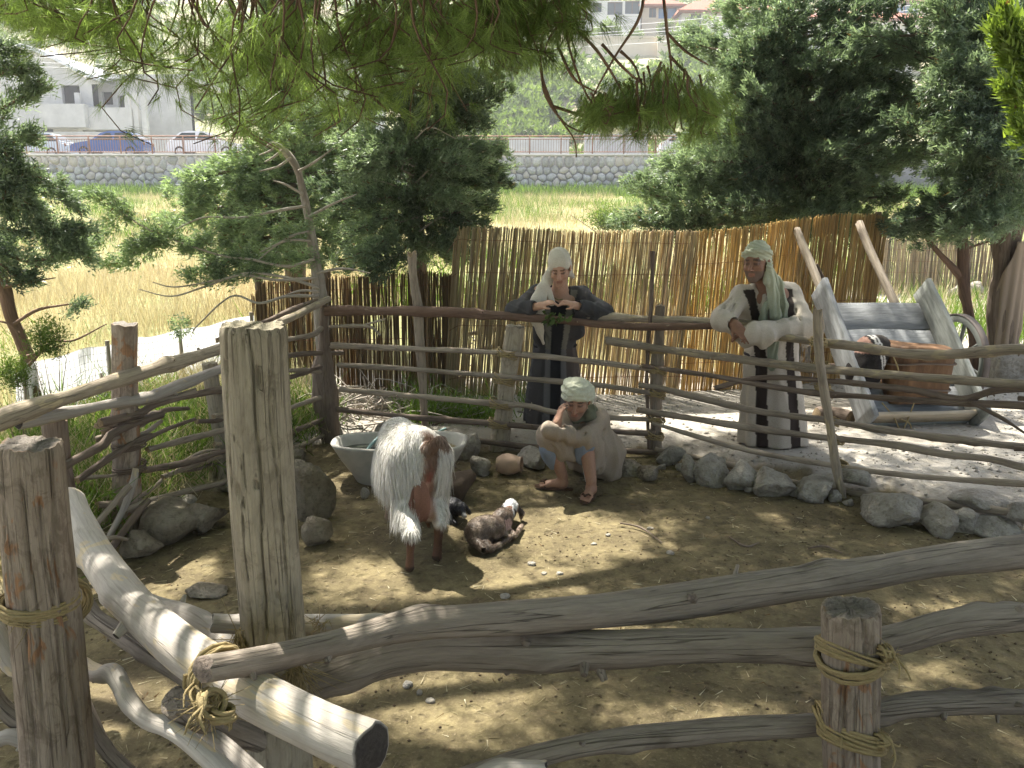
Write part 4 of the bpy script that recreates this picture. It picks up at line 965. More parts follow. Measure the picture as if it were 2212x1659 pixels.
# thick fibrous trunk wrapped in cloth
b = base_at(2168, 9.4); b[2] = gnd(2168, 805, .1)[2]; b = gnd(2165, 806, .1)
T = Tree('cypress_tree', 'thick fibrous cypress trunk wrapped in a beige cloth', b, 4); yb = b[1]
T.trunk([b, at(2166, 650, yb), at(2178, 500, yb), at(2185, 380, yb), at(2165, 150, yb), at(2150, -150, yb)], [.13, .125, .16, .15, .13, .10], M_BARK, 16, .16)
T.crown(46, .46, .98, [(0, 1.4), (.5, 1.7), (1, 1.3)], .1, 24, .26, 22, .066, .015, .3, (math.pi, .9, .35), .03, .2)
for q in ([(2180, 380, 0), (2080, 420, -.3), (1990, 470, -.4), (1920, 490, -.3)], [(2170, 100, 0), (2110, 110, -.5), (2060, 150, -.8)], [(2170, 180, 0), (2110, 200, -.6), (2060, 240, -.9)], [(2180, 280, 0), (2130, 290, -.7), (2070, 340, -1)], [(2180, 350, 0), (2130, 380, -.8), (2080, 420, -1)], [(2165, 40, 0), (2190, 30, -.6), (2220, 60, -.9)], [(2175, 140, 0), (2210, 170, -.7), (2230, 230, -1)], [(2160, 20, 0), (2080, 10, -.2), (2000, 30, -.4)], [(2180, 400, 0), (2120, 430, -.2), (2050, 450, -.2)], [(2180, 430, 0), (2080, 480, -.2), (2000, 505, -.2)], [(2180, 330, 0), (2100, 330, -.4), (2020, 380, -.6)], [(2175, 250, 0), (2090, 250, -.5), (2020, 290, -.7)], [(2170, 150, 0), (2080, 150, -.4), (2000, 200, -.6)], [(2185, 430, 0), (2120, 470, -.6), (2060, 500, -.8)], [(2190, 400, 0), (2240, 450, -.4), (2290, 480, -.5)], [(2190, 300, 0), (2240, 330, -.6), (2280, 380, -.7)], [(2180, 200, 0), (2150, 250, -.9), (2120, 320, -1.2)], [(2190, 250, 0), (2200, 300, -1), (2210, 360, -1.3)], [(2160, 60, 0), (2100, 60, -.4), (2030, 80, -.6)], [(2190, 420, 0), (2170, 470, -.8), (2130, 500, -1)]):
    P = PX(q, yb); T.twig(P, .03, .006); T.clothe(P, .38, 85, 26, .056, .012, .8, .08, .40)
T.done(M_CYP)
# sunlit spray of another shrub at the very edge
b = base_at(2290, 6.9); T = Tree('bay_tree', 'yellow green leafy tree beside the wrapped trunk', b, 14)
T.trunk([b, at(2290, 500, 6.9), at(2270, 200, 6.9), at(2260, 0, 6.9)], [.05, .045, .035, .02], M_BARK)
for q in ([(2270, 150), (2210, 120), (2150, 60)], [(2270, 100), (2200, 60), (2160, 20)], [(2280, 250), (2220, 220), (2170, 180)], [(2280, 200), (2220, 150), (2180, 130)], [(2280, 330), (2230, 300), (2190, 260)]):
    P = PX(q, 6.9); T.twig(P, .014, .004); T.clothe(P, .14, 70, 9, .085, .026, .7, .2, .7)
T.done(leaf_mat('yellow green leaves', (.09, .15, .03), (.26, .36, .08), .4, (1.1, 1.1, .5), .3, .45))
# slim forked tree by the cart
b = gnd(2112, 800, .1); yb = b[1]; T = Tree('forked_tree', 'slim bare forked tree trunk standing beyond the cart wheel', b, 5)
T.trunk([b, at(2104, 740, yb), at(2088, 650, yb), at(2080, 590, yb), at(2080, 480, yb), at(2078, 300, yb)], [.066, .055, .052, .056, .045, .03], M_PBARK)
T.twig(PX([(2082, 605), (2050, 570), (2010, 525), (1990, 490)], yb), .045, .02, 3, 8); T.twig(PX([(2080, 540), (2150, 520), (2200, 545)], yb), .015, .006)
for q in ([(2080, 480), (2000, 470), (1940, 480)], [(2010, 525), (1980, 490), (1930, 500)], [(2080, 470), (2130, 480), (2180, 490)], [(2080, 440), (2060, 440), (2000, 440)]):
    P = PX(q, yb - .1); T.clothe(P, .24, 60, 22, .06, .014, .8, .05, .4)
T.done(M_CYP, M_PBARK)
# juniper at the west edge
b = base_at(58, 6.1); T = Tree('juniper_tree', 'crooked juniper with leaning thin trunk at the edge of the field', b, 6)
T.trunk([b, at(62, 800, 6.1), at(60, 770, 6.1), at(30, 700, 6.1), at(8, 620, 6.1), at(-30, 480, 6.1), at(-40, 250, 6.1), at(-40, 60, 6.1)], [.05, .045, .045, .045, .045, .045, .035, .02], M_PBARK)
for q in ([(-30, 480), (40, 500), (110, 500), (190, 490)], [(-30, 400), (40, 380), (100, 390), (170, 450)], [(-30, 330), (30, 300), (80, 290)], [(-35, 250), (30, 220), (90, 180)], [(-35, 180), (20, 150), (70, 150)], [(-20, 520), (40, 560), (100, 560), (170, 520)], [(-10, 560), (40, 600), (80, 600)], [(-20, 450), (60, 450), (140, 530), (200, 560)], [(-30, 370), (40, 420), (90, 470)], [(-35, 280), (10, 330), (60, 380)], [(-30, 500), (-10, 540), (30, 540)], [(-35, 120), (0, 100), (40, 120)], [(-30, 300), (0, 400), (20, 470)]):
    P = PX(q, 6.0); T.twig(P, .014, .004); T.clothe(P, .15, 100, 22, .04, .010, .85, .1, .35)
for q in ([(62, 790), (110, 740), (160, 735), (230, 700)], [(40, 720), (20, 700), (-20, 690)], [(58, 770), (90, 760), (140, 745)], [(8, 620), (60, 610), (120, 600)], [(30, 700), (80, 670), (130, 660), (170, 655)]):
    P = PX(q, 6.0); T.twig(P, .014, .004)
T.clothe(PX([(120, 700), (170, 660), (190, 650)], 6), .05, 60, 14, .035, .009, .8, .3, .4)
T.done(M_CYP, M_PBARK)
# long drooping bough reaching in over the field, with its sapling: dead, bent top
b = online(700, 930, BF) + np.array([.02, .22, 0]); b[2] = 0; Ys = b[1]
T = Tree('dead_sapling', 'dead grey sapling with a bent bleached top behind the fence corner', b, 7)
T.trunk([b, at(697, 760, Ys), at(692, 650, Ys), at(678, 540, Ys), at(664, 460, Ys), at(652, 405, Ys), at(642, 365, Ys), at(618, 330, Ys), at(590, 312, Ys), at(575, 318, Ys)], [.065, .058, .052, .042, .036, .03, .028, .03, .02, .008], M_TWIG, 10)
for q in ([(660, 445), (600, 455), (520, 470), (440, 470), (380, 495)], [(672, 520), (620, 520), (560, 545)], [(680, 560), (620, 575), (540, 560), (470, 550), (330, 500), (250, 450)], [(690, 622), (620, 600), (540, 590), (470, 605), (380, 620), (330, 610)], [(688, 600), (600, 605), (520, 595), (440, 620), (370, 640), (300, 625)], [(664, 470), (720, 440), (770, 420)], [(668, 500), (630, 510), (590, 535), (560, 560)], [(684, 590), (740, 580), (800, 590)], [(655, 420), (620, 400), (590, 390)], [(690, 640), (620, 640), (560, 655), (500, 640), (430, 700), (415, 720)], [(645, 370), (680, 350), (720, 320)], [(630, 340), (600, 360), (560, 370)], [(690, 630), (650, 628), (610, 640)], [(600, 312), (585, 325), (560, 335)], [(610, 325), (590, 340), (572, 350)]):
    T.twig(PX(q, Ys - .1), .014, .004)
for q in ([(330, 500), (280, 470), (240, 430), (190, 420)], [(460, 550), (400, 530), (330, 520), (270, 540)], [(400, 480), (350, 500), (310, 530)], [(520, 480), (460, 500), (400, 540)], [(600, 460), (540, 480), (480, 500)], [(560, 545), (500, 560), (450, 580)], [(620, 520), (580, 560), (540, 590)], [(250, 460), (210, 520), (150, 540)], [(560, 590), (520, 600), (470, 590)], [(470, 605), (430, 600), (400, 590)], [(330, 520), (280, 560), (220, 570)], [(600, 300), (620, 285), (640, 300)], [(690, 480), (640, 500), (600, 500)], [(700, 560), (660, 560), (620, 550)], [(380, 690), (390, 700), (395, 715)]):
    P = PX(q, Ys - .05); T.clothe(P, .12, 90, 20, .036, .010, .85, .0, .5)
T.done(M_CYPB, M_TWIG)
# seed cones on the low bough
M_CONE = plain('brown cones', (.09, .06, .04), .9, .2)
# shrubs behind the pen on the slope (near ones are things)
def shrub(u, v, Y, w, h, label, seed, mat, group=None, per=16, leaf=.05, dens=1.0):
    k = Y / FOC; c = at(u, v, Y); rs = np.random.RandomState(seed); W, Hh = w * k, h * k
    z0 = float(H(c[0], Y)) if Y < 48 else float(HILL(c[0], Y)) if Y > 57 else WALL_Z1
    t = thing('shrub', label, 'shrub', (c[0], Y, z0), group); zc = c[2]
    mb = MB()
    for i in range(4):
        a = rs.normal(scale=.35, size=2) * W; tube(mb, [(c[0], Y, z0 - .1), (c[0] + a[0] * .4, Y + a[1] * .3, (z0 + zc) / 2), (c[0] + a[0], Y + a[1], zc + Hh * .1)], [.011 * W, .008 * W, .004 * W], 5, n=6, rough=.05, cap=False)
    mb.build('stem', M_BARK, t)
    n = int(260 * dens); lobes = rs.normal(size=(9, 3)); lobes /= np.linalg.norm(lobes, axis=1)[:, None]
    lc = lobes * rs.uniform(.2, .55, 9)[:, None]; li = rs.randint(0, 9, n); d = rand_dirs(n, rs) * (rs.uniform(.2, 1, n) ** .6)[:, None] * .55
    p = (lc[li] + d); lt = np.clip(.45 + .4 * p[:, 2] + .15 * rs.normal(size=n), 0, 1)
    P = np.array([c[0], Y, zc]) + p * np.array([W * .5, W * .45, Hh * .5]); P[:, 2] = np.maximum(P[:, 2], z0 - .1)
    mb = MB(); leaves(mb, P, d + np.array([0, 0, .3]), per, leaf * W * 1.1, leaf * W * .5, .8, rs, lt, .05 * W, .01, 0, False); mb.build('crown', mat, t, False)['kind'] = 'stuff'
M_SHR = leaf_mat('shrub leaves', (.07, .12, .03), (.22, .30, .08), .35, (1.05, 1.1, .5), .2, .6)
M_SHRD = leaf_mat('dark shrub leaves', (.04, .075, .025), (.13, .19, .06), .3, (1.05, 1.1, .5), .2, .6)
for i, a in enumerate(((1310, 82, 108, 92, 60, 'round green tree on the terrace of the white villa'), (1372, 80, 107, 44, 50, 'small topiary tree in front of the white villa'), (1490, 78, 107, 80, 80, 'dark leafy tree at the end of the terrace wall'), (1440, 60, 108, 40, 40, 'green bush below the blue window villa'))):
    shrub(*a, 400 + i, M_SHR, 'garden trees of the villas', 14, .07)
for i, a in enumerate(((430, 420, 30, 110, 70, 'pale green bush in the meadow behind the dead sapling'), (100, 730, 5.6, 120, 110, 'leafy weed bush beneath the juniper trunk'), (30, 800, 5.0, 120, 140, 'dense green weed bush beside the west fence'), (655, 900, 6.9, 110, 90, 'dark green bush behind the fence corner'), (400, 900, 6.0, 130, 120, 'light green vine bush behind the west rails'), (470, 980, 5.9, 110, 110, 'grey green weeds behind the low west rails'), (1320, 470, 20, 120, 60, 'feathery pale shrub behind the reed screen'))):
    shrub(*a, 420 + i, M_SHR if i != 3 else M_SHRD, None, 12, .045 if i else .06)
# scrub on the hillside: a far mass
rs = np.random.RandomState(77); mb = MB(); n = 5200
x = np.r_[rs.uniform(-36, 40, 3600), rs.uniform(-85, 85, n - 3600)]; y = np.r_[rs.uniform(59, 106, 3600), rs.uniform(106, 190, n - 3600)]
keep = (fbm(x * .09, y * .09, 3, 99) > .43) | (rs.uniform(size=n) < .15); keep &= ~((np.abs(y - 110) < 7) & (x > 5)); keep &= ~((y < 82) & (x < -10)); x, y = x[keep], y[keep]
P = []; D = []; Lt = []
for a, c in zip(x, y):
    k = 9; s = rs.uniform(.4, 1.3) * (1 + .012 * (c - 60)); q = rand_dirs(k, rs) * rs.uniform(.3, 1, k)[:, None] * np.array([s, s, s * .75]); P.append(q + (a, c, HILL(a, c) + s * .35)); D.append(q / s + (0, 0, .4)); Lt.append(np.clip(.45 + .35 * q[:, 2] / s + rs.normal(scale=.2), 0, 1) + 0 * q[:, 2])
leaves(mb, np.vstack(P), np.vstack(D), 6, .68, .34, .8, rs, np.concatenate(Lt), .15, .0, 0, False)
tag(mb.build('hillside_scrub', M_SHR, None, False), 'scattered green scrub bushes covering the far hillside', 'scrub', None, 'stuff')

# ------------------------------------------------------------------ the pine whose boughs hang over the pen
b = np.array([-4.7, 4.9, float(H(-4.7, 4.9)) - .05]); T = Tree('pine_tree', 'big pine whose needle boughs hang down over the pen', b, 9); rs = T.rs
T.trunk([b, b + (.1, .1, 1.8), b + (.5, .3, 3.6), b + (1.2, .5, 5.2), b + (1.8, .6, 6.6)], [.24, .21, .18, .14, .07], M_PBARK, 16)
limbs = [[(-4.6, 5.0, 3.2), (-3.2, 3.7, 3.15), (-1.6, 3.4, 3.0), (-.4, 3.4, 2.95), (.5, 3.4, 2.95), (1.2, 3.6, 3.05)], [(-4.25, 5.2, 3.4), (-2.8, 5.6, 3.75), (-1.2, 5.6, 3.7), (.4, 5.4, 3.6), (1.6, 5.4, 3.5), (2.6, 5.5, 3.6)], [(-4.2, 5.2, 3.6), (-2.6, 4.8, 3.8), (-1.0, 4.5, 3.8), (.6, 4.4, 3.9), (2.2, 4.3, 4.1), (3.4, 4.5, 4.2)],
         [(-3.8, 5.3, 4.6), (-2.2, 6.0, 4.7), (-.6, 6.6, 4.6), (1.0, 7.0, 4.5), (2.4, 7.2, 4.6)], [(-3.6, 5.3, 5.0), (-2.0, 4.9, 5.2), (-.2, 4.8, 5.3), (1.6, 4.9, 5.2)], [(-4.3, 5.1, 3.3), (-3.4, 6.2, 3.8), (-2.0, 6.9, 3.9), (-.6, 7.2, 3.9), (.6, 7.3, 4.0)], [(-3.4, 5.4, 5.6), (-1.6, 6.2, 6.0), (.4, 6.4, 6.0)], [(-4.5, 5.0, 3.2), (-3.6, 4.2, 3.3), (-2.6, 3.8, 3.4), (-1.2, 3.6, 3.5), (.4, 3.5, 3.7)]]
for i, P in enumerate(limbs): tube(T.br, P, np.linspace(.075, .022, len(P)), 8, rough=.08, seed=i, cap=False)
LC = np.vstack([spline(P, 60) for P in limbs])
def hang(u, v0, v1, Y, tufts=7, per=46, L=.15, W=.0032, light=.55, brown=.01, sway=26, t0=.25):
    """a twig that hangs from (u, v0) down to about (u, v1), brushed with needles"""
    q = [(u + rs.normal(scale=6), v0), (u + rs.normal(scale=sway * .6), lerp(v0, v1, .35)), (u + rs.normal(scale=sway), lerp(v0, v1, .75)), (u + rs.normal(scale=sway), v1 - 26)]
    P = np.array(PX(q, Y)); tube(T.br, P, [.005, .0035, .003, .002], 4, n=8, rough=0, cap=False)
    S = spline(P, 20); t = t0 + (1 - t0) * (np.arange(tufts) + rs.uniform(0, 1, tufts)) / tufts; i = np.clip((t * 19).astype(int), 0, 18)
    side = rs.normal(scale=1, size=(tufts, 3)); side[:, 2] = 0
    c = S[i] + side * .045; d = (S[i + 1] - S[i]); d /= np.linalg.norm(d, axis=1)[:, None]; d = d * .8 + side * .5 + np.array([0, 0, -.3])
    leaves(T.lf, c, d, per, L, W, .75, rs, np.clip(light + rs.normal(scale=.18, size=tufts), 0, 1), .008, brown, .12)
edge = [(-40, 40), (60, 60), (110, 80), (180, 110), (230, 120), (290, 180), (330, 250), (400, 310), (480, 280), (560, 300), (640, 265), (700, 300), (780, 255), (850, 240), (900, 285), (960, 250), (1010, 150), (1050, 130)]
eu, ev = zip(*edge)
for k in range(190):
    u = rs.uniform(-40, 1030); v1 = np.interp(u, eu, ev) * rs.uniform(.45, 1.2); Y = rs.uniform(2.95, 3.9)
    hang(u, -60, v1, Y, 8, 24, sway=60, light=.6 + .2 * math.sin(u * .013), W=.0021, L=.10)
for k in range(46):
    u = rs.uniform(1040, 1255); hang(u, -60, rs.uniform(60, 190) * (1 if u < 1240 else .6), rs.uniform(3.2, 3.8), 7, 34, L=.10, W=.0022, light=.35, brown=.05)
# bare drooping limbs and the two hanging clumps on their ends
for q in ([(1185, -60), (1175, 60), (1168, 150), (1200, 240), (1240, 300), (1245, 340)], [(1168, 140), (1180, 210), (1225, 270), (1275, 290)], [(1220, -40), (1225, 80), (1260, 190), (1300, 250)], [(1395, -40), (1380, 40), (1330, 120), (1290, 190), (1265, 250)], [(1430, -40), (1440, 60), (1450, 150), (1440, 180)], [(1440, 70), (1480, 110), (1530, 140)], [(1300, 95), (1350, 150), (1400, 190)], [(1340, 110), (1370, 140), (1385, 180)], [(1240, 60), (1290, 110), (1340, 190), (1360, 240)], [(1195, 230), (1260, 250), (1300, 260)], [(1205, 100), (1240, 170), (1290, 200)], [(1446, 120), (1490, 170), (1510, 220)]):
    P = PX(q, 3.45); tube(T.br, P, np.linspace(.0075, .0026, len(P)), 6, step=.03, rough=.06, cap=False)
for k in range(48):
    u = rs.uniform(1280, 1535); hang(u, 140 + 90 * ((u - 1440) / 100.) ** 2 * .5 + rs.uniform(-10, 60) if u > 1330 else rs.uniform(190, 240), rs.uniform(240, 325) if u > 1350 else rs.uniform(240, 300), rs.uniform(3.25, 3.7), 6, 30, L=.095, W=.0021, light=.35 if 1340 < u < 1460 else .55, brown=.05, sway=14, t0=0)
# shading canopy above the frame: sprays sit where the shade of the pen comes from
sunny = [(.42, 4.66, .50, .40), (.0, 4.1, .40, .18), (-.35, 4.15, .35, .25), (-.1, 4.9, .30, .22), (-.75, 4.1, .30, .25), (.28, 3.55, .62, .17), (-.28, 3.0, .42, .28), (.65, 2.9, .30, .12), (2.1, 3.8, .22, .10), (1.8, 3.3, .14, .08), (1.35, 4.0, .12, .08),
         (-.25, 1.35, .65, .45), (-.9, 2.0, .35, .30), (-.1, 2.35, .35, .2), (-.6, 7.0, 1.2, .5), (-1.2, 5.6, .35, .2), (1.5, 6.9, 1.0, .35), (-1.5, 2.9, .3, .25), (-1.75, 4.1, .2, .4), (.9, 2.3, .2, .1), (.3, 5.2, .2, .08)]
def lit(g):
    pr = np.where(g[:, 0] < -2.0, .25, 1.0) * np.where((g[:, 0] > 2.6) & (g[:, 1] > 6.2), .5, 1) * np.where((g[:, 0] > 2.3) & (g[:, 1] > 5.2), .55, 1)
    for a, c, ra, rb in sunny: pr = pr * (1 - .995 * np.exp(-(((g[:, 0] - a) / (ra * 1.3)) ** 2 + ((g[:, 1] - c) / (rb * 1.3)) ** 2) ** 3))
    return pr * (.85 + .15 * smooth01((fbm(g[:, 0] * 3.2, g[:, 1] * 3.2, 3, 17) - .33) / .14))
n = 26000; g = np.stack([rs.uniform(-2.4, 4.5, n), rs.uniform(-1.5, 7.4, n)], 1)
g = g[rs.uniform(size=n) < lit(g)]; hz = rs.uniform(3.5, 5.6, len(g)); sx, sy = SUN[0] / SUN[2], SUN[1] / SUN[2]
P = np.stack([g[:, 0] + sx * hz, g[:, 1] + sy * hz, hz], 1)
ok = (P[:, 2] - CAM_Z) > (P[:, 1] * .23 + .1); P = P[ok]
D = rand_dirs(len(P), rs) * .6 + np.array([0, 0, -.7])
leaves(T.lf, P, D, 22, .17, .011, .85, rs, None, .03, .01)
g2 = np.stack([rs.uniform(-3.5, 5.5, 6500), rs.uniform(-6.5, 1.0, 6500)], 1); g2 = g2[rs.uniform(size=len(g2)) < lit(g2)]; h2 = rs.uniform(3.3, 5.2, len(g2))  # unseen sprays over and behind the camera, added to cut sky light
P2 = np.stack([g2[:, 0] + sx * h2, g2[:, 1] + sy * h2, h2], 1); P2 = P2[(P2[:, 2] - CAM_Z) > (P2[:, 1] * .23 + .1)]
leaves(T.lf, P2, rand_dirs(len(P2), rs) * .6 + np.array([0, 0, -.7]), 20, .24, .020, .85, rs, None, .06, .01)
for p, d in zip(P[::6], D[::6]):
    j = np.argmin(((LC - p) ** 2).sum(1)); q = LC[j]
    if np.linalg.norm(q - p) < 1.5: tube(T.br, [q, (q + p) / 2 + (0, 0, .12), p], [.012, .008, .004], 3, n=5, rough=0, cap=False)
T.done(M_PINE, M_PBARK)
# ------------------------------------------------------------------ pole fences of the pen
M_POLE = wood_mat('weathered pole', (.30, .25, .19), (.40, .34, .27), (.13, .10, .08), None, .5)
M_POLEB = wood_mat('peeling pale pole', (.33, .28, .21), (.44, .37, .28), (.10, .075, .06), (.52, .43, .28), .42)
M_POLED = wood_mat('dark bark pole', (.15, .11, .085), (.24, .19, .15), (.06, .045, .035), None, .5)
M_POLER = wood_mat('reddish bark pole', (.17, .105, .075), (.26, .175, .13), (.08, .055, .04), (.34, .26, .19), .35)
M_LOG = wood_mat('smooth grey log', (.395, .36, .32), (.50, .46, .41), (.27, .235, .20), (.55, .46, .32), .40, (.07, .06, .055), .25, .004)
M_GREYLOG = wood_mat('grey purple log', (.225, .19, .155), (.335, .288, .238), (.105, .082, .064), (.37, .31, .245), .27, (.30, .24, .2), .5, .012)
M_REDLOG = wood_mat('peeled log', (.38, .30, .27), (.50, .42, .38), (.20, .15, .13), (.45, .27, .22), .3, (.5, .4, .3), .5)
M_POST = wood_mat('old hewn post', (.345, .30, .225), (.43, .38, .29), (.17, .14, .10), (.40, .37, .26), .28, (.42, .38, .27), .45, .012, .9)
M_JUNI = wood_mat('stripped juniper post', (.29, .235, .185), (.42, .35, .28), (.12, .085, .06), (.36, .20, .11), .40, (.27, .24, .21), .4, .01, .5)
M_ROPE = NT('sisal rope'); _g = M_ROPE.attr('grain').outputs['Vector']; _w = M_ROPE.noise(M_ROPE.mapping(_g, (300, 300, 120)), 1, 3, .6)
M_ROPE.base(M_ROPE.mix(_w, (.20, .15, .075), (.42, .335, .175))).rough(.95).bump(_w, .003); M_ROPE = M_ROPE.m
def rails(parent, line, specs, off=0.0):
    for i, (mat, r0, r1, pix) in enumerate(specs):
        P = np.array([online(u, v, line, off) for u, v in pix])
        mb = MB(); n = len(P)
        tube(mb, P, np.linspace(r0, r1, n) * (1 + .10 * np.sin(np.arange(n) * 2.1 + i)), 10, step=.035, rough=.07, seed=i * 7 + 3, knots=max(2, int(3 * np.linalg.norm(P[0] - P[-1]))), jag=.012, stubs=max(1, int(1.6 * np.linalg.norm(P[0] - P[-1]))))
        mb.build('rail', mat, parent)
def tie(mb, c, axis, r, turns=3, rr=.006, seed=0, width=.03, tails=2):
    """rope wound a few turns round an axis, with loose ends"""
    rs = np.random.RandomState(seed); axis = np.asarray(axis, float); axis /= np.linalg.norm(axis)
    a = np.cross(axis, (0.3, .1, 1) if abs(axis[2]) < .8 else (1, .1, .2)); a /= np.linalg.norm(a); b = np.cross(axis, a)
    t = np.linspace(0, turns * 6.2832, turns * 14)
    P = np.asarray(c) + (np.cos(t) * (r + rr + .003 * np.sin(t * 1.7)))[:, None] * a + (np.sin(t) * (r + rr + .004 * np.cos(t * 1.3)))[:, None] * b + axis * (width * (t / t[-1] - .5) + .006 * np.sin(t * .9 + seed))[:, None]
    tube(mb, P, rr, 6, n=len(P), rough=.12, seed=seed)
    for k in range(tails):
        d = rs.normal(size=3); d[2] = -abs(d[2]) - .4; d /= np.linalg.norm(d); q = P[-1]
        tube(mb, [q, q + d * .025 + a * .02, q + d * .06 + a * .015], [rr, rr * .8, rr * .4], 5, n=6, rough=.1)
def lash(parent, c, r, axis=(0, 0, 1), turns=3, rr=.006, seed=0, width=.03, diag=True):
    mb = MB(); tie(mb, c, axis, r, turns, rr, seed, width)
    if diag: tie(mb, np.asarray(c) + (0, 0, .004), np.asarray(axis) + np.array([.55, 0, 0]), r * 1.06, 2, rr, seed + 1, width, 1)
    return mb.build('rope_lashing', M_ROPE, parent)
# --- north and east side
bf = thing('pole_fence', 'long fence of crooked poles between the goat and the standing people', 'fence', online(1420, 985, BF))
rails(bf, BF, [
    (M_POLER, .040, .024, [(703, 671), (924, 673), (1102, 683), (1196, 690), (1366, 705), (1560, 704)]),
    (M_POLE, .024, .020, [(715, 746), (853, 752), (1082, 762), (1248, 778), (1425, 799)]),
    (M_POLE, .022, .020, [(729, 788), (881, 797), (1078, 813), (1216, 825), (1319, 835), (1425, 853)]),
    (M_POLE, .024, .020, [(735, 841), (900, 856), (1074, 872), (1137, 876), (1196, 890), (1260, 899), (1420, 907)]),
    (M_POLED, .023, .024, [(727, 884), (900, 902), (1058, 914), (1177, 924), (1415, 937)]),
    (M_POLED, .020, .024, [(900, 932), (1058, 955), (1177, 967), (1420, 977)])])
rails(bf, BF, [
    (M_POLEB, .033, .034, [(1262, 682), (1330, 686), (1413, 690), (1500, 694), (1640, 704)]),
    (M_POLEB, .030, .033, [(1600, 716), (1674, 726), (1769, 739), (1869, 751), (1960, 764), (2050, 766), (2141, 757), (2212, 755), (2330, 760)])], .07)
rails(bf, BF, [
    (M_POLEB, .030, .028, [(1309, 735), (1425, 753), (1597, 776), (1733, 793), (1846, 803), (2005, 816), (2212, 832), (2330, 840)]),
    (M_POLED, .018, .024, [(1545, 838), (1642, 816), (1792, 823), (1960, 841), (2050, 859), (2091, 861), (2150, 843), (2212, 839), (2300, 850)]),
    (M_POLED, .018, .022, [(1385, 790), (1429, 796), (1574, 818), (1733, 846), (1869, 857), (2005, 866), (2212, 877), (2320, 884)]),
    (M_POLE, .024, .022, [(1380, 832), (1425, 838), (1529, 864), (1642, 889), (1778, 907), (1960, 936), (2212, 966), (2320, 976)]),
    (M_POLE, .024, .022, [(1378, 885), (1425, 893), (1597, 920), (1778, 945), (1914, 959), (2050, 982), (2141, 992), (2212, 1010), (2320, 1030)]),
    (M_POLE, .018, .020, [(1410, 914), (1597, 968), (1778, 1002), (1960, 1027), (2212, 1045), (2320, 1052)]),
    (M_POLE, .020, .026, [(1416, 970), (1574, 1004), (1688, 1036), (1824, 1063), (1982, 1081), (2212, 1111), (2320, 1125)])], -.03)
for nm, mat, r0, r1, pix in (('branch', M_POLED, .013, .005, [(2091, 868), (2159, 900), (2212, 934), (2260, 960)]), ('branch', M_POLE, .017, .009, [(711, 706), (794, 705), (822, 724)]), ('branch', M_POLE, .012, .006, [(780, 704), (833, 689)]), ('branch', M_POLED, .018, .018, [(2200, 860), (2260, 866)]), ('branch', M_POLED, .02, .02, [(2192, 968), (2270, 975)])):
    mb = MB(); tube(mb, [online(u, v, BF, -.05) for u, v in pix], np.linspace(r0, r1, len(pix)), 7, step=.03, rough=.1); mb.build(nm, mat, bf)
def fpost(parent, line, pix, r, mat, off=.0, sq=0, rough=.08, knots=3, jag=.01, seg=14):
    P = [online(u, v, line) for u, v in pix]; Y0 = P[-1][1] + off; P = [at(u, v, Y0) for u, v in pix]
    e = P[-1].copy(); e[2] = -.15; P.append(e); rr = np.r_[r, r[-1]] if hasattr(r, '__len__') else r
    mb = MB(); tube(mb, P, rr, seg, step=.04, rough=rough, seed=int(pix[0][0]), knots=knots, sq=sq, jag=jag); return mb.build('post', mat, parent), P
fpost(bf, BF, [(700, 660), (700, 760), (706, 860), (716, 955)], [.045, .06, .075, .085], M_POLED, .03, 0, .16, 8, .03)
fpost(bf, BF, [(889, 548), (892, 585), (899, 640), (904, 690), (910, 790), (917, 893)], [.045, .038, .036, .036, .034, .032], M_POLE, .10, 0, .10, 3, .03)
fpost(bf, BF, [(1113, 704), (1100, 800), (1084, 920), (1074, 992)], [.062, .066, .072, .078], M_POST, .085, .5, .05)
fpost(bf, BF, [(1425, 660), (1422, 760), (1416, 900), (1414, 975)], [.040, .044, .048, .052], M_POLE, .10, 0, .12)
fpost(bf, BF, [(1410, 543), (1407, 650), (1398, 780), (1398, 870), (1401, 955)], [.016, .016, .015, .014, .013], M_POLED, .05, 0, .08, 2, .005, 8)
fpost(bf, BF, [(1766, 668), (1768, 740), (1775, 810), (1790, 900), (1810, 1030), (1830, 1118)], [.030, .030, .028, .027, .028, .026], M_POLEB, -.10, 0, .08, 4, .02, 10)
for i, (u, v, r) in enumerate(((1095, 764, .075), (1088, 820, .078), (1080, 872, .08), (1078, 915, .08), (1424, 756, .062), (1420, 800, .062), (1418, 850, .06), (1416, 905, .064), (1414, 940, .064), (1768, 738, .05), (1774, 790, .045), (1777, 838, .045), (1785, 850, .042), (1797, 910, .045), (1806, 950, .045), (1816, 1004, .045))):
    lash(bf, online(u, v, BF, -.0 if u > 1700 else .03), r, turns=3, seed=i, rr=.0055, width=.04)
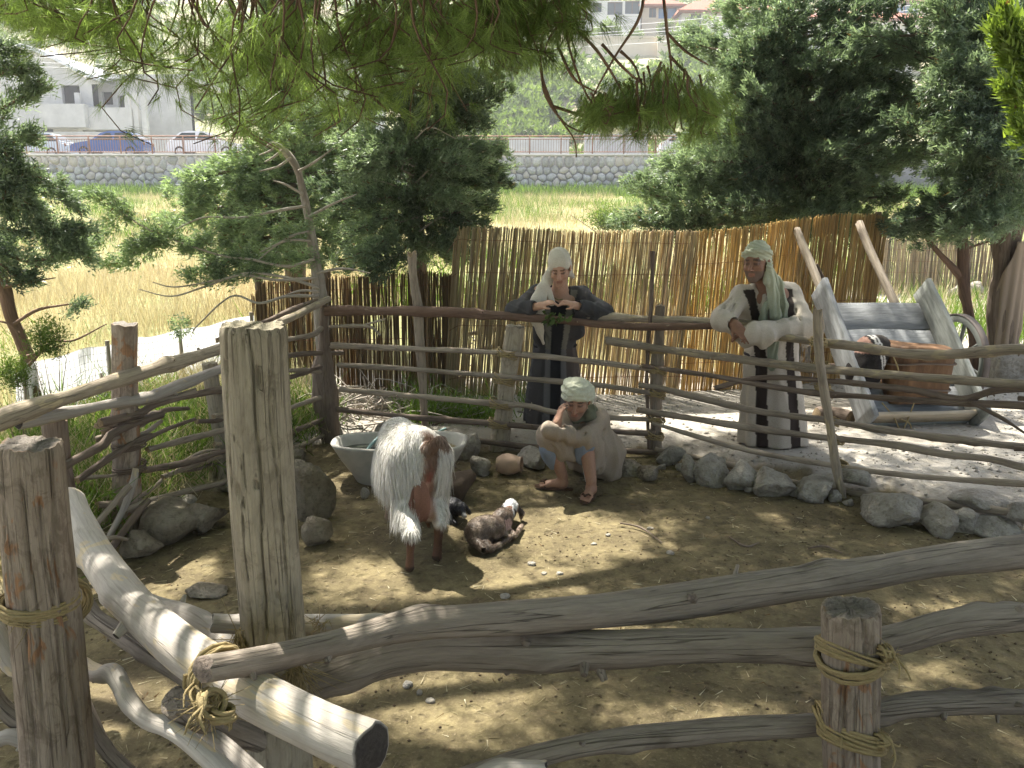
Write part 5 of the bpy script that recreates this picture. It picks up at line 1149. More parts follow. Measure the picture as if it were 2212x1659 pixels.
# --- west side
lf = thing('pole_fence', 'fence of stacked crooked logs along the field side of the pen', 'fence', online(255, 1100, LF))
rails(lf, LF, [
    (M_POLEB, .052, .026, [(-60, 930), (80, 879), (200, 839), (280, 813), (360, 789), (480, 752), (560, 716), (640, 680), (711, 645)])], -.06)
rails(lf, LF, [
    (M_LOG, .036, .030, [(40, 912), (140, 893), (224, 875), (320, 858), (400, 828), (472, 799), (560, 770)]),
    (M_POLED, .024, .020, [(216, 913), (296, 895), (340, 872), (440, 848), (600, 822), (700, 790)]),
    (M_POLE, .020, .018, [(250, 880), (300, 870), (360, 862), (420, 845)]),
    (M_POLED, .026, .022, [(100, 1030), (168, 991), (224, 959), (240, 939), (296, 912), (350, 895)]),
    (M_POLED, .020, .018, [(168, 1037), (240, 987), (296, 953), (330, 940)]),
    (M_POLE, .020, .018, [(320, 971), (400, 950), (488, 927), (600, 890), (710, 852)]),
    (M_POLED, .022, .020, [(312, 1015), (400, 1000), (480, 975), (600, 945), (710, 900)]),
    (M_POLE, .020, .018, [(270, 1103), (320, 1083), (400, 1062), (500, 1035), (600, 985), (700, 940)]),
    (M_POLE, .022, .020, [(600, 738), (640, 730), (675, 723), (700, 704)]),
    (M_POLED, .022, .02, [(600, 772), (660, 764), (740, 762)]),
    (M_POLED, .018, .016, [(470, 735), (560, 700), (640, 665), (684, 648)]),
    (M_POLE, .018, .016, [(600, 802), (660, 800), (715, 806)])], -.02)
rs = np.random.RandomState(21); sp = []
for k in range(16):
    u0 = rs.uniform(150, 560); w_ = rs.uniform(90, 190); f0 = rs.uniform(.12, .92)
    def vv(u): return lerp(np.interp(u, [0, 280, 480, 700], [905, 815, 755, 655]), np.interp(u, [0, 280, 480, 700], [1180, 1100, 1045, 955]), f0)
    sp.append(((M_POLE, M_POLED, M_POLEB)[k % 3], rs.uniform(.012, .02), rs.uniform(.008, .014), [(u0, vv(u0) + rs.uniform(-14, 14)), (u0 + w_ * .35, vv(u0 + w_ * .35) + rs.uniform(-10, 10)), (u0 + w_ * .7, vv(u0 + w_ * .7) + rs.uniform(-10, 10)), (u0 + w_, vv(u0 + w_) + rs.uniform(-16, 16))]))
rails(lf, LF, sp, .05)
def lpost(pix, r, mat, sq=0, off=.06): return fpost(lf, LF, pix, r, mat, off, sq, .06 if sq else .12, 2)
lpost([(268, 700), (270, 850), (274, 1000), (276, 1108)], [.056, .057, .06, .064], M_JUNI, .85, .1)
lpost([(118, 908), (128, 990), (146, 1080)], [.065, .06, .06], M_POLED)
lpost([(452, 785), (470, 900), (488, 1030)], [.05, .055, .06], M_POST)
for i, (u, v, r) in enumerate(((276, 900, .085), (278, 960, .085), (280, 1010, .085))):
    mb = MB(); tie(mb, online(u, v, LF, .05), (0, 0, 1), r, 4, .005, 40 + i, .05); mb.build('rope_lashing', M_POLED, lf)
# loose sticks leaning on the west fence
for i, (mat, r0, r1, pix, lb) in enumerate(((M_LOG, .022, .016, [(236, 1160), (262, 1110), (285, 1050), (294, 1012)], 'pale forked stick leaning on the square fence post'), (M_POLE, .020, .016, [(200, 1140), (240, 1095), (280, 1050)], 'grey stick leaning beside the pale forked stick'), (M_POLED, .022, .018, [(230, 1200), (265, 1150), (300, 1105), (322, 1080)], 'dark stick lying over the long grey boulder'), (M_POLE, .016, .012, [(195, 1180), (240, 1162), (275, 1165)], 'short crooked stick on the ground by the boulder'))):
    P = [online(u, v, LF, -.12 - .05 * i) for u, v in pix]; mb = MB(); tube(mb, P, np.linspace(r0, r1, len(P)), 8, step=.03, rough=.1, seed=i); tag(mb.build('leaning_stick', mat), lb, 'stick')

# ------------------------------------------------------------------ near side: gate of thick logs tied to three posts
gf = thing('log_gate_fence', 'near fence of thick grey logs tied with yellow rope to three stout posts', 'fence', gnd(1106, 1750, 0))
def hewn_post(pix, Y, rad, mat, cracks, seed, sq=.0, seg=110, rows=170, holes=()):
    """stout post with real drying cracks, knot holes and a worn top"""
    P = np.array([at(u, v, Y) for u, v in pix]); e = P[-1] + (P[-1] - P[-2]) / np.linalg.norm(P[-1] - P[-2]) * .9; e[2] = -.1; P = np.vstack([P, e])
    S = spline(P, rows, np.r_[rad, rad[-1]]); C = S[:, :3]; r = S[:, 3]; T, A, B = frames(C)
    th = np.arange(seg) / seg * 6.28318; L = np.linalg.norm(np.diff(C, axis=0), axis=1).sum(); s = np.linspace(0, L, rows)[:, None]
    rs = np.random.RandomState(seed); m = np.ones((rows, seg))
    for k in range(2, 9): m += .016 / k ** .6 * np.sin(k * th[None] + rs.uniform(0, 6.28) + .8 * np.sin(s * rs.uniform(1, 5) + rs.uniform(0, 6)))
    for k in range(14): m += .0020 * np.sin((9 + 2 * k) * th[None] + rs.uniform(0, 6.28) + 1.5 * np.sin(s * rs.uniform(2, 7) + rs.uniform(0, 6)))
    if sq: m *= (1 - sq + sq * 1.1 / (np.abs(np.cos(th + .4)) ** 5 + np.abs(np.sin(th + .4)) ** 5)[None] ** (1 / 5))
    dep = np.zeros_like(m)
    for (t0, s0, s1, w, d) in cracks:              # angle, from, to (m below top), half width (rad), depth (m)
        tc = t0 + .09 * np.sin(s * 6 + t0 * 3) + .03 * np.sin(s * 19 + t0)
        f = smooth01((s - s0) / .05) * smooth01((s1 - s) / .15) if s0 > 0 else smooth01((s1 - s) / .15)
        dep += f * d * np.exp(-(np.angle(np.exp(1j * (th[None] - tc))) / w) ** 2)
    for (t0, s0, w, hh, d) in holes: dep += d * np.exp(-((np.angle(np.exp(1j * (th[None] - t0))) / w) ** 4 + ((s - s0) / hh) ** 4))
    rr = r[:, None] * m - dep
    rr[0] *= .93; rr[1] *= .975
    V = C[:, None] + rr[..., None] * (np.cos(th)[None, :, None] * A[:, None] + np.sin(th)[None, :, None] * B[:, None])
    V[:6, :, :] += (np.array([1, .8, .5, .25, .1, 0])[:, None] * (.004 * np.sin(3 * th + 1) + .002 * np.sin(11 * th) + .0015 * np.sin(23 * th)))[..., None] * T[:6, None]
    G = np.stack([rr * np.cos(th), rr * np.sin(th), np.broadcast_to(s + seed, rr.shape)], -1)
    mb = MB(); mb.add(V.reshape(-1, 3), grid_faces(rows, seg, True)[:, ::-1], G.reshape(-1, 3))
    ring = V[0]; ctr = ring.mean(0); lv = [ring] + [lerp(ring, ctr, q) + T[0] * (.001 + .002 * rs.uniform(-1, 1, (seg, 1))) * (q > .2) for q in (.15, .45, .75)]
    Vt = np.vstack(lv + [ctr[None]]); cc = np.zeros((len(Vt), 3)); cc[seg:, 0] = .9
    gt = (Vt - ctr); i = np.arange(seg); mb.add(Vt, [grid_faces(4, seg, True), np.stack([3 * seg + i, 3 * seg + (i + 1) % seg, np.full(seg, 4 * seg)], 1)], gt, cc)
    return mb.build('post', mat, gf)
# camera-facing side of an upright post is near angle 4.7 (A starts towards +y, B = T x A)
hewn_post([(546, 702), (556, 900), (572, 1150), (592, 1400), (606, 1659)], 2.28, [.083, .084, .086, .086, .088], M_POST,
          [(a, s0, s1, w, d) for a, s0, s1, w, d in ((2.95, 0, .95, .035, .020), (3.75, 0, .55, .03, .016), (2.35, .1, 1.2, .03, .014), (3.35, .3, 1.3, .022, .010), (4.2, .2, .9, .03, .012), (1.7, 0, .7, .04, .012), (5.0, 0, .6, .03, .012), (3.2, 0, .25, .02, .01), (.5, 0, .8, .05, .02))], 3, .45, holes=((3.75, .10, .09, .016, .02), (2.75, .13, .07, .03, .018), (3.0, .42, .05, .012, .014), (3.5, .44, .05, .022, .014), (2.6, .75, .05, .01, .01), (3.2, .95, .05, .012, .012)))
hewn_post([(62, 958), (78, 1150), (104, 1400), (126, 1659)], 2.08, [.080, .083, .087, .09], M_JUNI,
          [(3.6, 0, .5, .03, .012), (2.9, .05, .8, .05, .012), (2.4, .1, .9, .04, .014), (3.2, .3, 1.0, .04, .010), (4.2, 0, .7, .05, .012), (2.0, 0, .9, .06, .016)], 5, 0, holes=((3.5, .10, .09, .02, -.008), (3.5, .25, .08, .018, -.008)))
hewn_post([(1838, 1312), (1838, 1450), (1840, 1659)], 2.10, [.077, .077, .076], M_JUNI,
          [(3.1, 0, .12, .05, .016), (2.6, .1, .7, .06, .012), (3.7, .12, .8, .05, .014), (3.4, .2, .9, .03, .010), (2.2, 0, .6, .05, .012)], 9, 0, holes=((3.0, .085, .10, .018, .012),))
def log(pix, Ys, r, mat, name='rail', seg=16, seed=0, rough=.045, knots=4, cut=1.0):
    P = np.array([at(u, v, y) for (u, v), y in zip(pix, Ys)]); mb = MB()
    tube(mb, P, r, seg, step=.02, rough=rough, seed=seed, knots=knots, jag=.007, cut=cut, stubs=max(0, knots - 3)); return mb.build(name, mat, gf)
def zlog(pix, z, r, mat, **k):
    P = [gnd(u, v, z) for u, v in pix]; return log(pix, [p[1] for p in P], r, mat, **k)
zlog([(150, 1085), (170, 1130), (215, 1213), (300, 1318), (420, 1420), (560, 1507), (700, 1575), (800, 1618)], .76, [.058, .058, .057, .057, .057, .057, .058, .060], M_LOG, seed=2, rough=.03)
log([(440, 1446), (560, 1425), (680, 1400), (780, 1376), (860, 1357), (1000, 1341), (1300, 1320), (1500, 1293), (1800, 1250), (2000, 1216), (2212, 1190), (2400, 1170)], [1.72, 1.84, 1.95, 2.03, 2.12, 2.2, 2.36, 2.45, 2.6, 2.7, 2.8, 2.9], [.031, .033, .034, .036, .041, .045, .050, .056, .056, .056, .056, .056], M_GREYLOG, seed=5, knots=8)
log([(460, 1347), (560, 1349), (700, 1349), (820, 1350), (960, 1348)], [2.42, 2.44, 2.46, 2.48, 2.5], [.030, .031, .031, .032, .030], M_LOG, seed=6, rough=.03)
log([(300, 1305), (350, 1318), (410, 1335), (480, 1382), (530, 1420)], [2.75, 2.7, 2.62, 2.5, 2.42], [.046, .045, .043, .04, .038], M_LOG, seed=7)
log([(660, 1478), (760, 1444), (900, 1408), (1100, 1406), (1400, 1400), (1740, 1392), (1880, 1392)], [2.32, 2.34, 2.34, 2.32, 2.3, 2.27, 2.26], [.055, .056, .058, .06, .058, .052, .045], M_GREYLOG, seed=8, knots=7)
log([(1800, 1402), (1930, 1382), (2050, 1350), (2212, 1334), (2400, 1326)], [2.25, 2.28, 2.32, 2.36, 2.4], [.040, .044, .042, .042, .04], M_GREYLOG, seed=9)
log([(980, 1690), (1130, 1642), (1300, 1603), (1500, 1582), (1740, 1566), (1840, 1560)], [2.2, 2.22, 2.24, 2.24, 2.22, 2.22], [.034, .034, .034, .034, .035, .035], M_GREYLOG, seed=10)
log([(1840, 1545), (1920, 1531), (2000, 1522), (2212, 1515), (2380, 1510)], [2.2, 2.22, 2.24, 2.28, 2.32], [.032, .033, .036, .036, .034], M_GREYLOG, seed=11, knots=9)
log([(1000, 1700), (1080, 1668), (1180, 1668)], [2.0, 2.0, 2.0], [.03, .03, .03], M_LOG, seed=12)
log([(150, 1425), (211, 1456), (246, 1456), (264, 1485), (285, 1525), (317, 1556), (370, 1577), (409, 1601), (459, 1645), (530, 1715)], [2.3, 2.22, 2.18, 2.12, 2.06, 2.0, 1.94, 1.9, 1.84, 1.76], [.022, .026, .028, .024, .026, .024, .024, .024, .025, .026], M_LOG, seed=13, rough=.07)
log([(150, 1250), (175, 1285), (211, 1337), (290, 1390), (343, 1427), (415, 1470)], [2.6, 2.55, 2.5, 2.35, 2.25, 2.12], [.022, .025, .028, .028, .028, .026], M_GREYLOG, seed=14)
log([(170, 1500), (195, 1555), (230, 1620), (300, 1690)], [2.3, 2.25, 2.2, 2.1], [.022, .022, .022, .022], M_GREYLOG, seed=15)
log([(384, 1512), (420, 1540), (480, 1568), (560, 1600)], [1.96, 2.0, 2.08, 2.2], [.040, .040, .036, .034], M_GREYLOG, seed=16, cut=.1)
log([(395, 1560), (470, 1600), (560, 1680)], [2.1, 2.0, 1.9], [.022, .022, .022], M_LOG, seed=17)
log([(-40, 1330), (0, 1390), (30, 1440), (60, 1450)], [2.3, 2.3, 2.3, 2.3], [.03, .03, .026, .02], M_LOG, seed=18)
log([(-40, 1440), (0, 1520), (60, 1560), (110, 1540)], [2.35, 2.35, 2.35, 2.35], [.022, .024, .026, .02], M_GREYLOG, seed=19)
log([(-40, 1620), (20, 1590), (70, 1610), (120, 1650)], [2.3, 2.3, 2.3, 2.3], [.02, .024, .024, .02], M_LOG, seed=20)
# rope: several turns, knots and frayed fibres
def fray(mb, c, n, L, seed, spread=1.0, r=.0011, down=.5):
    rs = np.random.RandomState(seed)
    for k in range(n):
        d = rs.normal(size=3) * spread; d[2] -= down; d /= np.linalg.norm(d); l = L * rs.uniform(.4, 1.2); p = np.asarray(c) + rs.normal(scale=.012, size=3)
        q = np.cross(d, rs.normal(size=3)) * .35 * l
        tube(mb, [p, p + d * l * .5 + q * .5, p + d * l + q], [r, r, r * .5], 3, n=5, rough=0, cap=False)
def rope_wrap(c, axis, r, turns, seed, rr=.0065, width=.04, n_fray=30, L=.06, knot=None):
    rr = rr * .62; mb = MB(); tie(mb, c, axis, r, turns * 2, rr, seed, width, 2); tie(mb, np.asarray(c) + (0, 0, .006), np.asarray(axis) + np.array([.05, .03, 0]), r + rr, turns, rr, seed + 9, width * .8, 1)
    if knot is not None:
        tie(mb, knot, (1, .3, .2), .014, 3, rr, seed + 3, .03, 3); tie(mb, knot, (.1, .4, 1), .016, 2, rr, seed + 4, .02, 2); fray(mb, knot, n_fray, L, seed)
    else: fray(mb, np.asarray(c) + (0, -r, 0), n_fray, L, seed)
    return mb.build('rope_lashing', M_ROPE, gf)
rope_wrap(at(84, 1305, 2.08), (.06, .05, 1), .086, 4, 1, .0065, .045, 12, .05)
rope_wrap(at(150, 1300, 2.2), (.6, -.4, .1), .05, 3, 2, .006, .03, 6, .04)
c = at(1838, 1420, 2.10)
rope_wrap(c, (-.22, -.15, 1), .083, 3, 3, .0075, .03, 26, .06, at(1912, 1410, 2.03)); rope_wrap(c + (0, 0, .012), (.28, .25, 1), .086, 2, 4, .0075, .02, 6, .05)
rope_wrap(at(1840, 1585, 2.10), (.22, .2, 1), .082, 5, 5, .007, .05, 14, .05, at(1905, 1600, 2.03)); rope_wrap(at(1790, 1560, 2.12), (.9, -.1, .5), .045, 3, 6, .007, .04, 8, .05)
c = gnd(470, 1462, .76); rope_wrap(c, (.62, -.72, 0), .062, 4, 7, .008, .05, 30, .07, c + (-.005, -.075, -.035))
mb = MB(); kk = at(455, 1520, 1.70); fray(mb, kk, 60, .07, 11); tie(mb, kk, (.6, -.4, .3), .02, 4, .0065, 8, .04, 4); tie(mb, kk + (.03, -.01, -.02), (.2, .5, 1), .016, 3, .006, 9, .03, 3); mb.build('rope_lashing', M_ROPE, gf)
rope_wrap(at(585, 1395, 2.28), (.25, .1, 1), .092, 5, 12, .006, .06, 90, .12); mb = MB(); fray(mb, at(520, 1385, 2.2), 150, .11, 13, .5, .0013, 1.2); fray(mb, at(640, 1440, 2.2), 120, .12, 14, .5, .0013, 1.0); fray(mb, at(690, 1345, 2.3), 30, .06, 15, 1, .0011, 0); mb.build('frayed_rope', M_ROPE, gf)
# ------------------------------------------------------------------ reed screens
m = NT('split reed'); g = m.attr('grain').outputs['Vector']; n1 = m.noise(m.mapping(g, (60, 60, 7)), 1, 4, .6)
c = m.mix(1.0, m.attr('col').outputs['Color'], m.ramp(n1, (.3, .72), (.7, 1.12)), 'MULTIPLY'); m.base(c).rough(.6); m.translucent(.62, (1.05, 1.02, .92)); M_REED = m.m
def reed_screen(plan, zb, zt, spacing, r, lean, cols, label, seed, wires=(.2, .5, .8), posts=(), gap=.03, thick=0.9):
    """upright reeds side by side along a plan line, wired together; zt(s) is the ragged top"""
    rs = np.random.RandomState(seed); P = np.array(plan, float); d = np.r_[0, np.cumsum(np.linalg.norm(np.diff(P, axis=0), axis=1))]
    t = thing('reed_screen', label, 'screen', (P[len(P) // 2][0], P[len(P) // 2][1], zb)); mb = MB(); s = 0
    while s < d[-1]:
        s += spacing * rs.uniform(.75, 1.3)
        if rs.uniform() < gap: s += spacing * rs.uniform(.5, 1.4)
        f = s / d[-1]; x = np.interp(s, d, P[:, 0]); y = np.interp(s, d, P[:, 1]) + rs.normal(scale=.004)
        h = zt(f) + rs.normal(scale=.009); l = lean(f) if callable(lean) else lean
        l = l + rs.normal(scale=.012); c = np.array(cols[rs.randint(len(cols))]) * rs.uniform(.82, 1.15)
        bow = rs.normal(scale=.01)
        tube(mb, [(x - l * (h - zb) * .5, y, zb - .02), (x + bow, y, (zb + h) / 2), (x + l * (h - zb) * .5, y, h)], r * rs.uniform(.75, 1.25) * np.array([1, 1, .8]), 4, n=4, rough=0, cap=False, col=c, seed=int(s * 1000))
    s = 0
    while s < d[-1]:                                   # second, rear layer of the mat
        s += spacing * rs.uniform(.8, 1.5); f = s / d[-1]; x = np.interp(s, d, P[:, 0]); y = np.interp(s, d, P[:, 1]) + .013; h = zt(f) + rs.normal(scale=.012) - .01; l = (lean(f) if callable(lean) else lean) + rs.normal(scale=.02); c = np.array(cols[rs.randint(len(cols))]) * rs.uniform(.8, 1.15)
        if rs.uniform() < .8: tube(mb, [(x - l * (h - zb) * .5, y, zb - .02), (x, y, (zb + h) / 2), (x + l * (h - zb) * .5, y, h)], r, 4, n=4, rough=0, cap=False, col=c, seed=int(s * 1000))
    o = mb.build('reeds', M_REED, t); o['kind'] = 'stuff'
    for w in wires:
        for off in (-r * 1.6, r * 1.6):
            W = [(np.interp(q * d[-1], d, P[:, 0]), np.interp(q * d[-1], d, P[:, 1]) + off, zb + (zt(q) - zb) * w) for q in np.linspace(0, 1, 24)]
            mb = MB(); tube(mb, W, .0022, 4, n=48, rough=0, cap=False); mb.build('binding_wire', M_RUST, t)
    for q, hh in posts:
        x = np.interp(q * d[-1], d, P[:, 0]); y = np.interp(q * d[-1], d, P[:, 1]) + .06
        mb = MB(); tube(mb, [(x, y, zb - .2), (x + .02, y, zb + hh)], .035, 9, rough=.08, seed=seed); mb.build('post', M_POLED, t)
    return t
def pl(*q): return [tuple(at(u, 700, Y)[:2]) for u, Y in q]
BR = [(.25, .175, .105), (.31, .22, .13), (.40, .30, .18), (.20, .14, .085)]; TN = [(.62, .53, .36), (.70, .62, .44), (.54, .45, .30), (.74, .67, .50), (.52, .42, .32)]; YL = [(.58, .43, .21), (.66, .52, .27), (.50, .36, .18), (.70, .58, .34)]
PALE = [(.50, .44, .34), (.42, .37, .29), (.56, .50, .40)]
def topz(pix, Y):
    us, vs_ = zip(*pix)
    zz = [at(u, v, Y)[2] for u, v in pix]; uu = np.array(us, float)
    return lambda f: float(np.interp(lerp(uu[0], uu[-1], f), uu, zz))
reed_screen(pl((548, 8.15), (720, 8.05), (990, 7.98)), .02, topz([(548, 640), (575, 610), (700, 600), (800, 595), (880, 588), (930, 585), (990, 592)], 8.05), .0085, .0048, .01, BR, 'low dark brown reed screen behind the fence corner', 1, (.12, .5, .9), ((.02, 1.2), (.36, 1.25), (.93, 1.2)))
reed_screen(pl((968, 7.93), (1200, 7.95), (1480, 8.02)), .03, topz([(968, 520), (985, 490), (1100, 492), (1250, 500), (1350, 498), (1480, 500)], 7.95), .0074, .0043, .085, TN, 'tall pale reed screen leaning behind the person in the white headscarf', 2, (.15, .45, .75, .93))
reed_screen(pl((1450, 8.12), (1620, 8.22), (1760, 8.5), (1888, 8.9)), .06, topz([(1450, 500), (1560, 490), (1650, 475), (1760, 462), (1850, 464), (1888, 472)], 8.4), .0076, .0045, .05, YL, 'golden reed screen behind the leaning person and the cart shafts', 3, (.2, .5, .8), ((.97, 1.75),))
reed_screen(pl((1860, 16.9), (2050, 16.8), (2320, 16.4)), .12, topz([(1860, 512), (2050, 518), (2320, 524)], 16.7), .034, .014, .0, PALE, 'far pale reed screen along the back of the sunny yard', 4, (.2, .4, .6, .8), ((.1, 1.4), (.3, 1.4), (.5, 1.4), (.75, 1.4)))
# pale poles stacked behind the tall screen
for i, (q, Y) in enumerate((([(1010, 722), (1150, 700)], 8.35), ([(1075, 690), (1125, 745)], 8.3), ([(1020, 760), (1110, 738)], 8.4), ([(1430, 720), (1540, 700)], 8.5))):
    mb = MB(); P = np.array(PX(q, Y)); tube(mb, P, .022, 8, rough=.05, seed=i); tag(mb.build('bleached_pole', M_TWIG), ('bleached pole lying level behind the tall reed screen', 'bleached pole crossing the others behind the tall reed screen', 'lowest bleached pole behind the tall reed screen', 'bleached pole behind the seam of the two tall screens')[i], 'pole')
# low white shade-net fence in the field
WF = [(20, 800, 5.9, 90), (140, 765, 6.3, 90), (300, 730, 7.1, 95), (420, 708, 7.6, 85), (548, 680, 8.1, 80)]
wf = thing('net_fence', 'low white net fence sagging along the edge of the dry field', 'fence', at(300, 800, 7.1)); mb = MB()
A = spline([at(u, v, Y) for u, v, Y, h in WF], 60); rows = []
zb = np.array([H(p[0], p[1]) + .02 for p in A]); zb = np.minimum(zb, A[:, 2] - .25)
for k in range(9):
    f = k / 8; rows.append(np.c_[A[:, 0], A[:, 1] + .02 * np.sin(np.arange(60) * .9 + k) + .05 * math.sin(f * 3.1), lerp(A[:, 2], zb, f) + .01 * np.sin(np.arange(60) * .5)])
mb.add(np.vstack(rows), grid_faces(9, 60)); M_NET = NT('white shade net').base((.82, .82, .84)).rough(.8).translucent(.5, (1, 1, 1)).m; mb.build('net', M_NET, wf)
mb = MB()
for k in range(0, 9): tube(mb, np.array(rows[k])[::3] + (0, -.02, 0), .0018, 4, n=60, rough=0, cap=False)
for j in range(0, 60, 1): tube(mb, [rows[0][j] + (0, -.02, 0), rows[8][j] + (0, -.02, 0)], .0018, 4, n=3, rough=0, cap=False)
mb.build('wire_grid', plain('grey wire', (.5, .5, .52), .6), wf)['kind'] = 'stuff'
for j in (2, 21, 40, 58):
    mb = MB(); p = A[j]; tube(mb, [(p[0], p[1] + .03, zb[j] - .2), (p[0], p[1] + .03, p[2] + .03)], .018, 8, rough=.04); mb.build('post', M_TWIG, wf)

# ------------------------------------------------------------------ brushwood heap behind the corner
bw = thing('brushwood_pile', 'heap of dead grey twigs behind the fence by the low reed screen', 'brushwood', (at(830, 900, 7.2)[0], 7.2, .1)); mb = MB(); rs = np.random.RandomState(4)
for k in range(230):
    u, v = rs.uniform(640, 985), rs.uniform(835, 935); Y = rs.uniform(6.85, 7.6); c = at(u, v, Y); c[2] = max(.06, min(c[2], .1 + .42 * math.exp(-((u - 760) / 110.) ** 2) + .08)) * rs.uniform(.5, 1)
    a = rs.uniform(0, 6.28); L = rs.uniform(.1, .38); d = np.array([math.cos(a), math.sin(a) * .6, rs.normal(scale=.4)]); d /= np.linalg.norm(d); k_ = rs.normal(scale=.06, size=3)
    p0 = c - d * L; p1 = c + d * L; p0[2] = max(p0[2], .09); p1[2] = max(p1[2], .09)
    tube(mb, [p0, c + k_, p1], [.008, .006, .003], 4, n=6, rough=.1, seed=k, cap=False)
mb.build('twigs', M_TWIG, bw)['kind'] = 'stuff'
for i, (q, Y, r_, lb) in enumerate((([(935, 893), (985, 882), (1010, 862), (1045, 868), (1085, 900)], 7.3, .016, 'curved sunlit branch arching over the ground behind the plank post'), ([(975, 895), (1010, 885), (1045, 875)], 7.0, .012, 'straight pale stick on the ground beside the arching branch'), ([(1118, 888), (1150, 895), (1190, 905)], 6.95, .01, 'thin stick on the ground behind the plank post'), ([(925, 925), (945, 915), (975, 908)], 6.8, .014, 'dark stick slanting behind the goat'))):
    mb = MB(); P = PX(q, Y); tube(mb, P, np.linspace(r_, r_ * .6, len(P)), 7, step=.03, rough=.1, seed=i); tag(mb.build('fallen_branch', M_TWIG if i < 3 else M_POLED), lb, 'branch')
for i, (q, lb) in enumerate((([(1340, 1130), (1385, 1140), (1430, 1172)], 'thin fallen twig among the white pebbles'), ([(1575, 1160), (1610, 1180), (1640, 1172)], 'small dark twig on the shaded pen floor'), ([(1745, 1185), (1780, 1180), (1820, 1195)], 'crooked dark twig below the rock row'))):
    mb = MB(); P = [gnd(u, v, .012) for u, v in q]; tube(mb, P, [.007, .006, .003], 6, step=.02, rough=.12); tag(mb.build('twig', M_POLED), lb, 'twig')

# ------------------------------------------------------------------ stone trough, hose, pot
M_TROUGH = plain('cast stone', (.44, .42, .38), .9, .18, 9, .006)
c0 = gnd(857, 1052, 0.0); tc = np.array([c0[0], 5.78, 0]); tr = thing('stone_trough', 'oval pale stone trough in front of the goat', 'trough', tc)
def rr_ring(a, b, z, n=72, e=3.2, wob=.006, seed=0):
    th = np.arange(n) / n * 6.28318; c, s = np.cos(th), np.sin(th); k = 1 / (np.abs(c) ** e + np.abs(s) ** e) ** (1 / e)
    w = 1 + wob * np.sin(3 * th + seed) + wob * np.sin(7 * th + 2 * seed)
    return np.c_[tc[0] + a * k * c * w, tc[1] + b * k * s * w, np.full(n, z) + .008 * np.sin(2 * th + 1) * (z > .15)]
hz_ = .265; rings = [rr_ring(.30, .17, -.02, seed=1), rr_ring(.34, .19, .05, seed=1), rr_ring(.41, .225, .15, seed=2), rr_ring(.465, .25, hz_ - .02, seed=3), rr_ring(.475, .258, hz_, seed=3), rr_ring(.455, .24, hz_ + .008, seed=3), rr_ring(.435, .222, hz_ - .005, seed=3), rr_ring(.40, .20, .16, seed=2), rr_ring(.33, .16, .07, seed=1)]
mb = MB(); mb.add(np.vstack(rings), [grid_faces(len(rings), 72, True)[:, ::-1], (np.arange(72) + 72 * (len(rings) - 1))[None]]); mb.build('basin', M_TROUGH, tr)
W = rr_ring(.405, .202, .195, seed=2); W = W[(W[:, 0] < tc[0] + .14)]; mb = MB(); mb.add(np.vstack([W, [[tc[0] + .14, tc[1], .195]]]), [np.arange(len(W) + 1)[None]])
M_WATER = NT('trough water').base((.035, .04, .03)).rough(.06); M_WATER.b.inputs['Specular IOR Level'].default_value = .5; wo_ = tag(mb.build('water', M_WATER.m, None, False), 'dark water in the stone trough', 'water', None, 'stuff')
rs = np.random.RandomState(3); mb = MB(); th = np.linspace(-1.35, 1.35, 40); rows = []
for f in np.linspace(0, 1, 12): rows.append(np.c_[tc[0] + .12 + .27 * f * np.cos(th) ** .5, tc[1] + .19 * f * np.sin(th) / 1.0, .20 + .045 * (1 - f) + .006 * rs.normal(size=40)])
mb.add(np.vstack(rows), grid_faces(12, 40)); leaves(mb, np.vstack(rows)[::2], np.tile([0, 0, 1.], (240, 1)), 3, .02, .005, 2.0, rs, None, .006)
tag(mb.build('fodder', plain('dry chaff', (.40, .34, .22), .95, .3, 40, .006), None, True), 'dry chopped fodder heaped in the end of the trough', 'fodder', None, 'stuff')
mb = MB(); tube(mb, [tc + (-.02, .24, .27), tc + (-.05, .17, .315), tc + (-.12, .08, .30), tc + (-.20, -.02, .24), tc + (-.235, -.06, .185)], .011, 10, rough=0); tube(mb, [tc + (-.02, .24, .27), tc + (.03, .33, .18), tc + (.05, .5, .12), tc + (.25, .9, .11)], .011, 10, rough=0)
tag(mb.build('garden_hose', plain('grey green hose', (.22, .33, .32), .5, .05)), 'grey green water hose hanging over the trough rim', 'hose')
mb = MB(); tube(mb, [at(968, 985, 5.5), at(985, 1010, 5.5)], [.006, .007], 6, rough=.05); tag(mb.build('stick', M_POLED), 'short dark stick leaning on the end of the trough', 'stick')
def lathe(mb, prof, ctr, axis, n=28, wob=0, seed=0):
    axis = np.asarray(axis, float); axis /= np.linalg.norm(axis); a = np.cross(axis, (0, 1, .2)); a /= np.linalg.norm(a); b = np.cross(axis, a); th = np.arange(n) / n * 6.28318
    V = [np.asarray(ctr) + axis * z + r * (1 + wob * np.sin(3 * th + z * 9 + seed))[:, None] * (np.cos(th)[:, None] * a + np.sin(th)[:, None] * b) for r, z in prof]
    mb.add(np.vstack(V), [grid_faces(len(prof), n, True), np.arange(n)[None]]); return mb
pc = gnd(1098, 1022, 0); pc[2] = .068; pt = thing('clay_pot', 'small pinkish clay pot lying on its side by the fence', 'pot', pc * (1, 1, 0)); mb = MB()
lathe(mb, [(.02, -.085), (.05, -.08), (.072, -.045), (.078, .0), (.07, .045), (.056, .075), (.052, .088), (.058, .098), (.052, .1), (.046, .09), (.05, .07), (.06, .02), (.05, -.05), (.01, -.06)], pc, (1, -.25, .05), wob=.01); mb.build('body', plain('pink clay', (.46, .33, .25), .9, .15, 12, .004), pt)

